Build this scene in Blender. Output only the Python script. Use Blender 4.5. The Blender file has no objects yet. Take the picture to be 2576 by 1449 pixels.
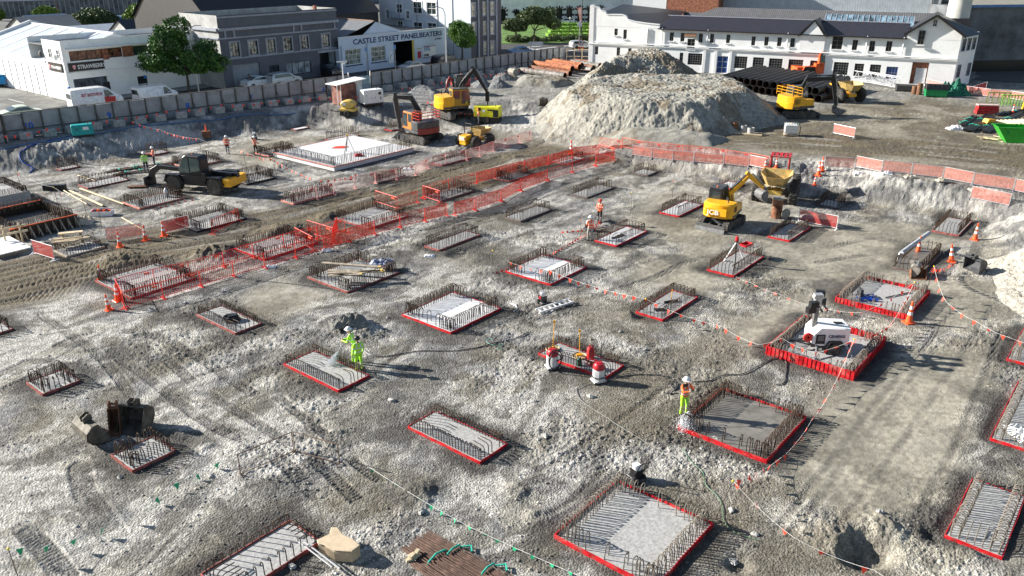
import bpy, bmesh, math, random
import numpy as np
from mathutils import Vector, Matrix
C = bpy.context.scene.collection
SC = bpy.context.scene
rad = math.radians
random.seed(7)
# ---------------------------------------------------------------- camera, sky, sun, exposure
FPX = 2045.0; TH = math.atan(850/2045); CAMH = 18.5
CT, ST = math.cos(TH), math.sin(TH)
cam = bpy.data.cameras.new("camera"); camo = bpy.data.objects.new("camera", cam); C.objects.link(camo)
cam.sensor_width = 36; cam.lens = FPX/2576*36; cam.clip_start = .5; cam.clip_end = 3000
camo.location = (0, 0, CAMH); camo.rotation_euler = (math.pi/2-TH, 0, 0)
SC.camera = camo
SUN_EL = rad(24); SHADOW_AZ = rad(-13.5)            # shadows fall to the right and a little towards the camera
world = bpy.data.worlds.new("World"); SC.world = world; world.use_nodes = True
wn = world.node_tree; wn.nodes.clear()
sky = wn.nodes.new("ShaderNodeTexSky"); sky.sky_type = 'NISHITA'; sky.sun_disc = False
sdir = Vector((-math.cos(SHADOW_AZ)*math.cos(SUN_EL), -math.sin(SHADOW_AZ)*math.cos(SUN_EL), math.sin(SUN_EL)))
sky.sun_elevation = SUN_EL; sky.sun_rotation = math.atan2(sdir.x, sdir.y)
sky.air_density = 1.0; sky.dust_density = .6; sky.ozone_density = 1.2
bgn = wn.nodes.new("ShaderNodeBackground"); bgn.inputs[1].default_value = .058
wo = wn.nodes.new("ShaderNodeOutputWorld")
wn.links.new(sky.outputs[0], bgn.inputs[0]); wn.links.new(bgn.outputs[0], wo.inputs[0])
sl = bpy.data.lights.new("sun", 'SUN'); sl.energy = 5.0; sl.angle = rad(.5); sl.color = (1, .955, .88)
so = bpy.data.objects.new("sun", sl); C.objects.link(so); so.rotation_euler = sdir.to_track_quat('Z', 'Y').to_euler()
SC.view_settings.view_transform = 'Standard'; SC.view_settings.look = 'None'
SC.view_settings.exposure = 1.22; SC.view_settings.gamma = 1
SC.cycles.max_bounces = 5; SC.cycles.transparent_max_bounces = 8

# ---------------------------------------------------------------- where things stand
def G(u, v, z=0.0):                               # survey point: sight line from the camera met with height z
    x = u-1288.0; y = v-724.5
    dx, dy, dz = x, FPX*CT-y*ST, -(FPX*ST+y*CT)
    t = (z-CAMH)/dz
    return Vector((dx*t, dy*t, z))
AXA = rad(50.7); AXB = AXA+math.pi/2              # the two directions of the site grid (world angles)
EA = Vector((math.cos(AXA), math.sin(AXA), 0)); EB = Vector((math.cos(AXB), math.sin(AXB), 0))
# ---------------------------------------------------------------- noise
def _h(ix, iy, s):
    h = (ix.astype(np.int64)*374761393 + iy.astype(np.int64)*668265263 + s*1274126177) & 0xffffffff
    h = ((h ^ (h >> 13))*1274126177) & 0xffffffff
    return ((h ^ (h >> 16)) & 0xffff)/65535.0
def vn(x, y, s=0):
    x = np.asarray(x, float); y = np.asarray(y, float)
    ix = np.floor(x); iy = np.floor(y); fx = x-ix; fy = y-iy
    fx = fx*fx*(3-2*fx); fy = fy*fy*(3-2*fy)
    a = _h(ix, iy, s); b = _h(ix+1, iy, s); c = _h(ix, iy+1, s); d = _h(ix+1, iy+1, s)
    return (a+(b-a)*fx)*(1-fy)+(c+(d-c)*fx)*fy
def fbm(x, y, s=0, o=4, g=.5):
    r = 0; a = 1; t = 0
    for i in range(o):
        ca, sa = math.cos(1.1*i+.4), math.sin(1.1*i+.4)
        r = r+a*vn((x*ca-y*sa)*2**i, (x*sa+y*ca)*2**i, s+i*17); t += a; a *= g
    return r/t
def sstep(a, b, x):
    t = np.clip((x-a)/(b-a), 0, 1); return t*t*(3-2*t)
# ---------------------------------------------------------------- materials
MATS = {}
def mat(name, col, rough=.7, metal=0, var=.12, scale=3.0, bump=0, spec=.4, col2=None, alpha=None, emit=None, trans=0, grime=0):
    if name in MATS: return MATS[name]
    m = bpy.data.materials.new(name); m.use_nodes = True; nt = m.node_tree; b = nt.nodes["Principled BSDF"]
    b.inputs["Roughness"].default_value = rough; b.inputs["Metallic"].default_value = metal
    b.inputs["Specular IOR Level"].default_value = spec
    c = tuple(col)+(1,)
    tc = nt.nodes.new("ShaderNodeTexCoord")
    nz = nt.nodes.new("ShaderNodeTexNoise"); nz.inputs["Scale"].default_value = scale; nz.inputs["Detail"].default_value = 6; nz.inputs["Roughness"].default_value = .65
    nt.links.new(tc.outputs["Object"], nz.inputs["Vector"])
    rp = nt.nodes.new("ShaderNodeValToRGB"); e = rp.color_ramp.elements
    lo = tuple(max(0, x*(1-var*1.6)) for x in col)+(1,) if col2 is None else tuple(col2)+(1,)
    hi = tuple(min(1, x*(1+var)) for x in col)+(1,) if col2 is None else c
    e[0].position = .35; e[0].color = lo; e[1].position = .62; e[1].color = hi
    nt.links.new(nz.outputs[0], rp.inputs[0])
    out = rp.outputs[0]
    if grime:
        n2 = nt.nodes.new("ShaderNodeTexNoise"); n2.inputs["Scale"].default_value = 1.7; n2.inputs["Detail"].default_value = 9; n2.inputs["Roughness"].default_value = .75
        nt.links.new(tc.outputs["Object"], n2.inputs["Vector"])
        r2 = nt.nodes.new("ShaderNodeValToRGB"); r2.color_ramp.elements[0].position = .5; r2.color_ramp.elements[0].color = (0, 0, 0, 1)
        r2.color_ramp.elements[1].position = .68; r2.color_ramp.elements[1].color = (grime,)*3+(1,)
        mx = nt.nodes.new("ShaderNodeMix"); mx.data_type = 'RGBA'
        nt.links.new(n2.outputs[0], r2.inputs[0]); nt.links.new(r2.outputs[0], mx.inputs[0]); nt.links.new(out, mx.inputs[6])
        mx.inputs[7].default_value = (.25, .22, .18, 1); out = mx.outputs[2]
    nt.links.new(out, b.inputs["Base Color"])
    if bump:
        bp = nt.nodes.new("ShaderNodeBump"); bp.inputs["Strength"].default_value = bump; bp.inputs["Distance"].default_value = .05
        nt.links.new(nz.outputs[0], bp.inputs["Height"]); nt.links.new(bp.outputs[0], b.inputs["Normal"])
    if alpha is not None: b.inputs["Alpha"].default_value = alpha
    if trans: b.inputs["Transmission Weight"].default_value = trans
    if emit: b.inputs["Emission Color"].default_value = tuple(emit[0])+(1,); b.inputs["Emission Strength"].default_value = emit[1]
    MATS[name] = m; return m
def stripes(name, c1, c2, scale, axis=0, rough=.6, bump=.3, metal=0):      # corrugated or boarded sheet; axis in object space
    if name in MATS: return MATS[name]
    m = mat(name, c1, rough, metal, .15, 1.3); nt = m.node_tree; b = nt.nodes["Principled BSDF"]
    tc = [n for n in nt.nodes if n.type == 'TEX_COORD'][0]
    w = nt.nodes.new("ShaderNodeTexWave"); w.bands_direction = 'XYZ'[axis]; w.inputs["Scale"].default_value = scale; w.wave_profile = 'SIN'
    nt.links.new(tc.outputs["Object"], w.inputs["Vector"])
    src = b.inputs["Base Color"].links[0].from_socket
    mx = nt.nodes.new("ShaderNodeMix"); mx.data_type = 'RGBA'; nt.links.new(w.outputs["Fac"], mx.inputs[0]); nt.links.new(src, mx.inputs[6])
    mx.inputs[7].default_value = tuple(c2)+(1,); nt.links.new(mx.outputs[2], b.inputs["Base Color"])
    bp = nt.nodes.new("ShaderNodeBump"); bp.inputs["Strength"].default_value = bump; bp.inputs["Distance"].default_value = .05
    nt.links.new(w.outputs["Fac"], bp.inputs["Height"]); nt.links.new(bp.outputs[0], b.inputs["Normal"])
    return m
# ---------------------------------------------------------------- mesh builder
class MB:
    def __init__(s): s.v = []; s.f = []; s.mi = []; s.m = 0
    def add(s, vs, fs):
        n = len(s.v); s.v += [tuple(v) for v in vs]; s.f += [tuple(i+n for i in f) for f in fs]; s.mi += [s.m]*len(fs); return s
    def box(s, c, d, rot=None, taper=0):          # centre, size, optional z angle or matrix
        hx, hy, hz = d[0]/2, d[1]/2, d[2]/2; t = 1-taper
        vs = [Vector((x*(hx*(t if z > 0 else 1)), y*(hy*(t if z > 0 else 1)), z*hz)) for z in (-1, 1) for x, y in ((-1, -1), (1, -1), (1, 1), (-1, 1))]
        if rot is not None:
            R = rot if not isinstance(rot, (int, float)) else Matrix.Rotation(rot, 3, 'Z'); vs = [R @ v for v in vs]
        cv = Vector(c)
        return s.add([v+cv for v in vs], [(3, 2, 1, 0), (4, 5, 6, 7), (0, 1, 5, 4), (1, 2, 6, 5), (2, 3, 7, 6), (3, 0, 4, 7)])
    def bar(s, a, b, w, h=None, up=(0, 0, 1)):    # box-section beam from a to b
        a = Vector(a); b = Vector(b); h = h or w; d = (b-a).normalized(); u = Vector(up)
        if abs(d.dot(u)) > .98: u = Vector((1, 0, 0))
        x = d.cross(u).normalized(); y = x.cross(d).normalized()
        vs = [p+x*sx*w/2+y*sy*h/2 for p in (a, b) for sx, sy in ((-1, -1), (1, -1), (1, 1), (-1, 1))]
        return s.add(vs, [(3, 2, 1, 0), (4, 5, 6, 7), (0, 1, 5, 4), (1, 2, 6, 5), (2, 3, 7, 6), (3, 0, 4, 7)])
    def tube(s, pts, r, n=6, caps=True):
        pts = [Vector(p) for p in pts]; rs = r if isinstance(r, (list, tuple)) else [r]*len(pts)
        vs = []; fs = []; px = None
        for i, p in enumerate(pts):
            d = (pts[min(i+1, len(pts)-1)]-pts[max(i-1, 0)])
            d = d.normalized() if d.length > 1e-9 else Vector((0, 0, 1))
            if px is None:
                u = Vector((0, 0, 1)) if abs(d.z) < .95 else Vector((1, 0, 0)); px = d.cross(u).normalized()
            else:
                px = (px-d*px.dot(d)); px = px.normalized() if px.length > 1e-6 else d.orthogonal().normalized()
            py = d.cross(px)
            for k in range(n):
                a = 2*math.pi*k/n; vs.append(p+(px*math.cos(a)+py*math.sin(a))*rs[i])
        for i in range(len(pts)-1):
            for k in range(n):
                a = i*n+k; b = i*n+(k+1) % n; fs.append((a, b, b+n, a+n))
        if caps: fs += [tuple(range(n-1, -1, -1)), tuple((len(pts)-1)*n+k for k in range(n))]
        return s.add(vs, fs)
    def cyl(s, a, b, r0, r1=None, n=14): return s.tube([a, b], [r0, r0 if r1 is None else r1], n)
    def lathe(s, prof, c=(0, 0, 0), n=16, axis='Z'):      # prof: (r, h) pairs
        vs = []; fs = []; c = Vector(c)
        for r, h in prof:
            for k in range(n):
                a = 2*math.pi*k/n; x, y = r*math.cos(a), r*math.sin(a)
                vs.append(c+(Vector((x, y, h)) if axis == 'Z' else Vector((x, h, y)) if axis == 'Y' else Vector((h, x, y))))
        for i in range(len(prof)-1):
            for k in range(n):
                a = i*n+k; b = i*n+(k+1) % n; fs.append((a, b, b+n, a+n))
        if prof[0][0] > 1e-4: fs.append(tuple(range(n-1, -1, -1)))
        if prof[-1][0] > 1e-4: fs.append(tuple((len(prof)-1)*n+k for k in range(n)))
        return s.add(vs, fs)
    def prism(s, poly, y0, y1, ch=0.0, axis='Y', off=(0, 0, 0)):   # outline in (x, z), run along y, ends chamfered
        n = len(poly); cx = sum(p[0] for p in poly)/n; cz = sum(p[1] for p in poly)/n
        ext = max(max(abs(p[0]-cx) for p in poly), max(abs(p[1]-cz) for p in poly), 1e-6)
        def inset(d): 
            out = []
            for i in range(n):
                p = Vector(poly[i]); a = (p-Vector(poly[i-1])); b = (Vector(poly[(i+1) % n])-p)
                na = Vector((a.y, -a.x)); nb = Vector((b.y, -b.x))
                na = na.normalized() if na.length > 1e-9 else na; nb = nb.normalized() if nb.length > 1e-9 else nb
                m = na+nb; m = m.normalized()*min(1.4, 1/max(.5, m.length/2)) if m.length > 1e-6 else na
                out.append(p-m*d*sgn)
            return out
        ar = sum(poly[i-1][0]*poly[i][1]-poly[i][0]*poly[i-1][1] for i in range(n)); sgn = 1 if ar > 0 else -1
        rings = [(y0, ch), (y0+ch, 0), (y1-ch, 0), (y1, ch)] if ch else [(y0, 0), (y1, 0)]
        vs = []; o = Vector(off)
        for y, d in rings:
            for p in (inset(d) if d else [Vector(q) for q in poly]):
                q = Vector((p.x, y, p.y)) if axis == 'Y' else Vector((y, p.x, p.y)) if axis == 'X' else Vector((p.x, p.y, y))
                vs.append(q+o)
        fs = []; K = len(rings); flip = (sgn > 0) == (axis in 'YY') 
        if axis != 'Y': flip = not (sgn > 0)
        for i in range(K-1):
            for k in range(n):
                a = i*n+k; b = i*n+(k+1) % n; q = (a, b, b+n, a+n); fs.append(q if flip else q[::-1])
        e0 = tuple(range(n)); e1 = tuple((K-1)*n+k for k in range(n))
        fs += [e0[::-1], e1] if flip else [e0, e1[::-1]]
        return s.add(vs, fs)
    def ball(s, c, r, n=10, sq=(1, 1, 1), m=6):
        prof = []; vs = []; fs = []; c = Vector(c)
        for i in range(m+1):
            t = math.pi*i/m
            for k in range(n):
                a = 2*math.pi*k/n; vs.append(c+Vector((math.sin(t)*math.cos(a)*sq[0], math.sin(t)*math.sin(a)*sq[1], -math.cos(t)*sq[2]))*r)
        for i in range(m):
            for k in range(n):
                a = i*n+k; b = i*n+(k+1) % n; fs.append((a, b, b+n, a+n))
        return s.add(vs, fs)
    def quad(s, a, b, c, d): return s.add([a, b, c, d], [(0, 1, 2, 3)])
    def xf(s, M):
        s.v = [tuple(M @ Vector(v)) for v in s.v]; return s
    def mesh(s, name, mats, smooth=False):
        me = bpy.data.meshes.new(name); me.from_pydata(s.v, [], s.f)
        for m in (mats if isinstance(mats, (list, tuple)) else [mats]): me.materials.append(m)
        if any(s.mi): me.polygons.foreach_set('material_index', s.mi)
        if smooth:
            me.shade_smooth() if False else me.polygons.foreach_set('use_smooth', [True]*len(me.polygons))
            try: me.set_sharp_from_angle(angle=rad(38))
            except Exception: pass
        me.validate(); me.update(); return me
    def part(s, name, mats, parent=None, smooth=False):
        o = bpy.data.objects.new(name, s.mesh(name, mats, smooth)); C.objects.link(o)
        if parent is not None: o.parent = parent
        return o
def tag(o, label=None, cat=None, group=None, kind=None):
    if label: o["label"] = label
    if cat: o["category"] = cat
    if group: o["group"] = group
    if kind: o["kind"] = kind
    return o
def thing(name, label, cat, loc=(0, 0, 0), rz=0, group=None):
    o = bpy.data.objects.new(name, None); C.objects.link(o); o.location = loc; o.rotation_euler = (0, 0, rz)
    o.empty_display_size = .2
    return tag(o, label, cat, group)
def inst(o, parent, loc=None, rz=None, rot=None):         # copy of one part under a parent
    c = o.copy(); C.objects.link(c); c.parent = parent
    if loc is not None: c.location = loc
    if rot is not None: c.rotation_euler = rot
    elif rz is not None: c.rotation_euler = (0, 0, rz)
    return c
def dup(o, loc=None, rz=None, label=None, group=None, parent=None):
    c = o.copy(); C.objects.link(c)
    if parent is not None: c.parent = parent
    if loc is not None: c.location = loc
    if rz is not None: c.rotation_euler = (0, 0, rz)
    if label: c["label"] = label
    if group: c["group"] = group
    for ch in KIDS(o): dup(ch, parent=c)
    return c
def KIDS(o): return [k for k in list(o.children)]
def struct(o): o["kind"] = "structure"; return o
ORD = 'first second third fourth fifth sixth seventh eighth ninth tenth eleventh twelfth thirteenth fourteenth fifteenth sixteenth seventeenth eighteenth nineteenth twentieth'.split()
def ordn(i):
    if i < 20: return ORD[i]
    t = {2: 'twenty', 3: 'thirty', 4: 'forty'}[(i+1)//10]
    return t+('-'+ORD[(i+1) % 10-1] if (i+1) % 10 else '') if (i+1) % 10 else {2: 'twentieth', 3: 'thirtieth', 4: 'fortieth'}[(i+1)//10]
def text(s, size, m, parent, loc, rot, name='lettering', ext=.01, sx=1, align='LEFT', bold=0):
    cu = bpy.data.curves.new(name, 'FONT'); cu.body = s; cu.size = size; cu.extrude = ext; cu.align_x = align; cu.offset = bold
    o = bpy.data.objects.new(name, cu); C.objects.link(o)
    bpy.context.view_layer.update()
    me = bpy.data.meshes.new_from_object(o.evaluated_get(bpy.context.evaluated_depsgraph_get()))
    bpy.data.objects.remove(o); me.materials.clear(); me.materials.append(m)
    o = bpy.data.objects.new(name, me); C.objects.link(o)
    if parent is not None: o.parent = parent
    o.location = loc; o.rotation_euler = rot; o.scale = (sx, 1, 1); return o
# common materials
RUST = mat('rebar_steel', (.085, .06, .045), .75, .5, .35, 14, spec=.3)
RUSTL = mat('weathered_rust', (.2, .1, .055), .8, .2, .3, 4, bump=.2)
RED = mat('red_film', (.50, .012, .018), .4, 0, .35, 3, grime=.6)
REDP = mat('red_plain', (.55, .012, .018), .4)
DULL = mat('dull_film', (.30, .07, .06), .6, 0, .5, 3, grime=.75)
DUSK = mat('dusty_board', (.12, .085, .075), .7, 0, .4, 3, grime=.7)
CONC = mat('slab_concrete', (.44, .435, .42), .85, 0, .10, 9, bump=.25, col2=(.27, .265, .25))
CONCW = mat('slab_white', (.62, .62, .62), .8, 0, .08, 3, bump=.2)
CONCD = mat('slab_wet', (.20, .185, .16), .45, 0, .2, 1.2, bump=.2)
CONB = mat('concrete_block', (.36, .36, .35), .9, 0, .2, 3, bump=.3)
BLACK = mat('black_paint', (.018, .018, .02), .4, 0, .2, 4)
RUBBER = mat('tyre_rubber', (.035, .033, .03), .85, 0, .3, 6, bump=.3, grime=.5)
STEEL = mat('bare_steel', (.35, .35, .35), .35, .9, .15, 5)
GALV = mat('galvanised', (.55, .56, .57), .4, .6, .12, 8)
DKGREY = mat('dark_grey_paint', (.06, .062, .066), .45, 0, .2, 5, grime=.35)
MIDGREY = mat('machine_grey', (.16, .16, .16), .5, .1, .2, 5, grime=.5)
WHITE = mat('white_paint', (.82, .82, .81), .45, 0, .05, 3)
YEL = mat('machine_yellow', (.85, .42, .015), .35, 0, .08, 3, grime=.25)
YELP = mat('pale_yellow', (.72, .5, .12), .5, 0, .12, 3, grime=.5)
ORG = mat('safety_orange', (.95, .13, .02), .5, 0, .1, 4)
GLASS = mat('dark_glass', (.03, .045, .05), .08, 0, .3, 2, spec=.8)
GLASSB = mat('window_glass', (.10, .12, .15), .06, 0, .5, .8, spec=.9)
WOOD = mat('weathered_timber', (.36, .30, .22), .85, 0, .3, 7, bump=.2)
WOODL = mat('fresh_timber', (.62, .5, .33), .8, 0, .2, 7)
FLAGR = mat('flag_red', (.95, .07, .03), .6, 0, .05, 4)
FLAGG = mat('flag_green', (.02, .38, .17), .6, 0, .05, 4)
STRING = mat('white_string', (.75, .75, .7), .8)
# ---------------------------------------------------------------- terrain
ZU = 1.6                                          # street level above the pit floor
def toe(*pts): return [tuple(G(u, v, 0).xy) for u, v in pts]
PIT = toe((-500, 520), (0, 441), (87, 432), (223, 411), (322, 391), (471, 361), (583, 344), (639, 342), (738, 322), (812, 315), (887, 322), (986, 313), (1090, 322),
          (1180, 330), (1290, 352), (1420, 384), (1500, 402), (1560, 410), (1650, 423), (1774, 438), (1850, 448), (1920, 478), (2010, 500), (2086, 493), (2160, 515), (2260, 530), (2359, 540), (2433, 548), (2483, 562), (2476, 587), (2505, 640), (2620, 720), (2800, 860)) + [(34, 20), (60, 4), (-60, 4)]
PW = [4.5]*12 + [6, 11, 12, 12, 6, 3.4, 3, 3, 3, 5, 7, 6, 3.6, 3.6, 3.6, 3.6, 4, 4, 5, 5, 5, 5, 5, 5]
PW = (PW+[5]*len(PIT))[:len(PIT)]
def pit_dist(x, y):
    x = np.asarray(x, float); y = np.asarray(y, float)
    best = np.full(x.shape, 1e9); w = np.full(x.shape, 4.0); ins = np.zeros(x.shape, bool)
    n = len(PIT)
    for i in range(n):
        x0, y0 = PIT[i]; x1, y1 = PIT[(i+1) % n]; dx, dy = x1-x0, y1-y0
        t = np.clip(((x-x0)*dx+(y-y0)*dy)/(dx*dx+dy*dy), 0, 1)
        d = np.hypot(x-x0-t*dx, y-y0-t*dy); m = d < best
        best = np.where(m, d, best); w = np.where(m, PW[i]*(1-t)+PW[(i+1) % n]*t, w)
        c = ((y0 > y) != (y1 > y)) & (x < (x1-x0)*(y-y0)/((y1-y0) if y1 != y0 else 1e-9)+x0); ins ^= c
    return np.where(ins, -best, best), w
def hbase(x, y):
    d, w = pit_dist(x, y)
    return ZU*sstep(-.2, 1, np.clip(d, -.2*w, w)/w*1.0) if True else 0
def HZ(x, y): return float(hbase(np.array([x]), np.array([y]))[0])
def GP(u, v):                                     # point on the ground seen at (u, v)
    z = 0.0
    for _ in range(12): p = G(u, v, z); z = .5*z+.5*HZ(p.x, p.y)
    p.z = HZ(p.x, p.y); return p
def poly_sd(x, y, pts):
    best = np.full(x.shape, 1e9); ins = np.zeros(x.shape, bool); n = len(pts)
    for i in range(n):
        x0, y0 = pts[i]; x1, y1 = pts[(i+1) % n]; dx, dy = x1-x0, y1-y0
        t = np.clip(((x-x0)*dx+(y-y0)*dy)/(dx*dx+dy*dy+1e-9), 0, 1)
        best = np.minimum(best, np.hypot(x-x0-t*dx, y-y0-t*dy))
        ins ^= ((y0 > y) != (y1 > y)) & (x < (x1-x0)*(y-y0)/((y1-y0) if y1 != y0 else 1e-9)+x0)
    return np.where(ins, -best, best)
def path_st(x, y, pts):                           # distance to a path, and distance along it
    best = np.full(x.shape, 1e9); al = np.zeros(x.shape); acc = 0
    for i in range(len(pts)-1):
        x0, y0 = pts[i]; x1, y1 = pts[i+1]; dx, dy = x1-x0, y1-y0; L = math.hypot(dx, dy)
        t = ((x-x0)*dx+(y-y0)*dy)/(L*L); tc = np.clip(t, 0, 1)
        d = np.hypot(x-x0-tc*dx, y-y0-tc*dy); m = d < best
        sgn = np.sign((x-x0)*dy-(y-y0)*dx)
        al = np.where(m, acc+tc*L, al); best = np.where(m, d, best); acc += L
    return best, al
def spline(pts, k=6):
    out = []; P = [pts[0]]+list(pts)+[pts[-1]]
    for i in range(1, len(P)-2):
        for j in range(k):
            t = j/k; a, b, c, d = (np.array(P[i+q], float) for q in (-1, 0, 1, 2))
            out.append(tuple(.5*((2*b)+(c-a)*t+(2*a-5*b+4*c-d)*t*t+(3*b-a-3*c+d)*t**3)))
    out.append(tuple(map(float, pts[-1]))); return out
def gp(*pts): return [tuple(GP(u, v).xy) for u, v in pts]
# pads: left, near and right corner in the photo -> (origin, length along A, length along B)
PADS = []
def padspec(key, L, N, R, a=None, b=None):
    n = GP(*N); l = GP(*L); r = GP(*R)
    A = a or (r-n).dot(EA); B = b or (l-n).dot(EB)
    PADS.append(dict(key=key, o=n, A=A, B=B)); return PADS[-1]
_ps = [('p1', (723, 915), (852, 986), (925, 946)), ('p2', (1016, 791), (1134, 840), (1260, 778)), ('p3', (1272, 684), (1384.5, 718.3), (1476, 673.6)),
 ('p4', (779, 696.5), (874.5, 737.4), (996, 684)), ('p5', (1070, 619.6), (1105, 632), (1199, 590)), ('p6', (1270, 548), (1310, 558.7), (1389, 529)),
 ('p7', (1436.5, 490.5), (1477.4, 499.2), (1540.7, 473.2)), ('p8', (1591.5, 436), (1628.7, 443.4), (1653.5, 433.5)), ('p9', (1661, 535.2), (1706.8, 546.3), (1767.6, 516.6)),
 ('p10', (1502, 604.6), (1550.6, 620.7), (1623.8, 583.5)), ('p11', (1804.8, 469.4), (1844.5, 478), (1875, 465)), ('p12', (1783.7, 677.3), (1845.7, 697.2), (1916.6, 647.6)),
 ('p13', (1604, 785.2), (1667, 807.5), (1757.7, 751.7)), ('p14', (1364.6, 886.9), (1522, 953.9), (1566.7, 921.6)), ('p15', (2099.6, 761), (2282, 804.3), (2327.8, 739.8)),
 ('p16', (1928, 890), (2145.5, 957), (2213.7, 864)), ('p17', (1717, 1070), (1927.3, 1165), (2028.9, 1054.9)), ('p18', (1398.8, 1349.5), (1646.6, 1485.8), (1790, 1322.4)),
 ('p19', (2377.7, 1347.8), (2520, 1407), (2572, 1251.3)), ('p20', (2494.5, 1097.2), (2680, 1166), (2740, 1010)), ('p21', (2535, 901), (2720, 955), (2745, 870)),
 ('p22', (1029.7, 1075.2), (1207.5, 1166.6), (1273.5, 1119.2)), ('p23', (287.8, 1146.3), (333.5, 1188.6), (441.9, 1137.9)), ('p24', (72.5, 963.5), (108.4, 995.6), (203, 961.8)),
 ('p25', (492.3, 794.3), (592.7, 841.5), (660, 817)), ('p26', (-60, 833), (-30, 850), (29.8, 829)), ('p27', (508, 1449), (583, 1512), (809, 1368)),
 ('p28', (262, 702), (330, 753), (493, 704)), ('p29', (600, 625), (664, 655), (797, 611)), ('p30', (847, 549.5), (927.8, 576.8), (1022, 543.3)),
 ('p31', (1065.5, 495), (1110, 507.3), (1202, 483.8)), ('p32', (1250, 446), (1282.8, 458), (1343.5, 441)), ('p33', (1392, 405), (1425, 414), (1475, 399)),
 ('p34', (436.5, 562.4), (496, 584.8), (617.5, 550)), ('p35', (307.5, 510.4), (352, 526.5), (471, 500.4)), ('p36', (198.4, 465.7), (222, 475.6), (332, 455.8)),
 ('p37', (431, 412), (470, 424), (566.7, 408)), ('p38', (592, 450), (620, 465.7), (688.5, 446.6)), ('p39', (705.9, 506), (738, 514.8), (842, 486)),
 ('p40', (140, 423.6), (153.8, 429.8), (198.4, 419.8)), ('p41', (370.8, 385), (384.4, 391.3), (421.6, 382.6)), ('p42', (648.8, 384.6), (676, 394.5), (745.5, 379.6)),
 ('p43', (725.7, 384.6), (841, 430), (1038, 380.8)), ('p44', (820, 351), (839.8, 356), (908, 342.4)), ('p45', (734.4, 325), (745.5, 328.3), (775.3, 321.3)),
 ('p46', (968.7, 326.3), (986, 330), (1038, 318.8)), ('p47', (946.4, 454), (951.4, 461.4), (1025.8, 444)), ('p48', (1085, 411.8), (1112.6, 418), (1187, 399.4)),
 ('p49', (1932, 596), (1985.6, 608.3), (2036.4, 573.6)), ('p50', (2058.7, 515.3), (2108.3, 526), (2140, 514)), ('p51', (2347.6, 579.8), (2411, 594.7), (2442, 558.7)),
 ('p52', (2254.6, 663), (2318, 690), (2384, 640)), ('p53', (-70, 500), (-40, 532), (83, 508)), ('p54', (-40, 560), (32, 604), (196, 564)), ('p55', (140, 630), (168, 648), (262, 622))]
for _p in _ps: padspec(*_p)
PD = {p['key']: p for p in PADS}
for k, a in (('p31', 4), ('p33', 3), ('p37', 4.3), ('p47', 4)): pass
def pad_dist(x, y):                               # distance outside the nearest pad
    best = np.full(x.shape, 1e9)
    for p in PADS:
        dx = x-p['o'].x; dy = y-p['o'].y
        a = dx*EA.x+dy*EA.y; b = dx*EB.x+dy*EB.y
        ex = np.maximum(np.maximum(-a, a-p['A']), 0); ey = np.maximum(np.maximum(-b, b-p['B']), 0)
        best = np.minimum(best, np.hypot(ex, ey))
    return best
ROAD = gp((-300, 760), (0, 715), (180, 672), (420, 622), (640, 585), (860, 530), (1060, 475), (1240, 425), (1400, 385), (1560, 350), (1900, 345), (2300, 372), (2800, 420))
ROADW = 4.6
HAUL = [gp((1200, 330), (1340, 372), (1560, 372), (1900, 395), (2100, 405), (2576, 470), (3000, 560), (3000, 330), (2300, 240), (1900, 290), (1700, 330))][0]
TAN = gp((1990, 1040), (2110, 940), (2330, 870), (2540, 860), (2500, 980), (2440, 1100), (2380, 1260), (2200, 1310), (2030, 1270), (1950, 1180))
TAN2 = gp((1900, 600), (2100, 560), (2320, 600), (2290, 690), (2500, 700), (2560, 790), (2420, 830), (2050, 760), (1940, 690))
TAN3 = gp((590, 750), (700, 700), (820, 735), (760, 780), (640, 800))
TAN5 = gp((1700, 480), (1860, 500), (1960, 560), (1760, 640), (1560, 560), (1620, 500)); TAN6 = gp((2100, 560), (2330, 560), (2440, 610), (2300, 640), (2060, 600)); TAN7 = gp((1860, 800), (1960, 760), (2080, 700), (2000, 860), (1900, 900), (1800, 850)); TAN8 = gp((1560, 690), (1760, 600), (1900, 640), (1780, 740), (1640, 720))
TAN4 = gp((560, 395), (620, 350), (1000, 330), (960, 345), (700, 370), (700, 430))
TRACKS = [(spline(gp((-40, 960), (95, 900), (200, 850), (300, 835), (400, 850), (500, 900), (640, 990))), .32),
          (spline(gp((-40, 1000), (60, 960), (170, 905), (250, 885), (330, 920), (420, 985), (520, 1060), (640, 1130))), .30),
          (spline(gp((100, 790), (190, 850), (260, 905), (330, 990))), .30),
          (spline(gp((420, 905), (520, 985), (640, 1060), (790, 1160), (900, 1260))), .30),
          (spline(gp((300, 1370), (250, 1290), (215, 1240), (200, 1170))), .45),
          (spline(gp((560, 1080), (660, 1130), (740, 1190), (790, 1240))), .35),
          (spline(gp((170, 1450), (110, 1380), (60, 1330))), .4), (spline(gp((700, 1000), (800, 1080), (900, 1170), (960, 1210))), .25),
          (spline(gp((1820, 640), (1730, 660), (1640, 700), (1500, 745))), .3), (spline(gp((2330, 655), (2200, 640), (2060, 660))), .3), (spline(gp((2100, 620), (2200, 600), (2290, 612))), .3)]
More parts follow.
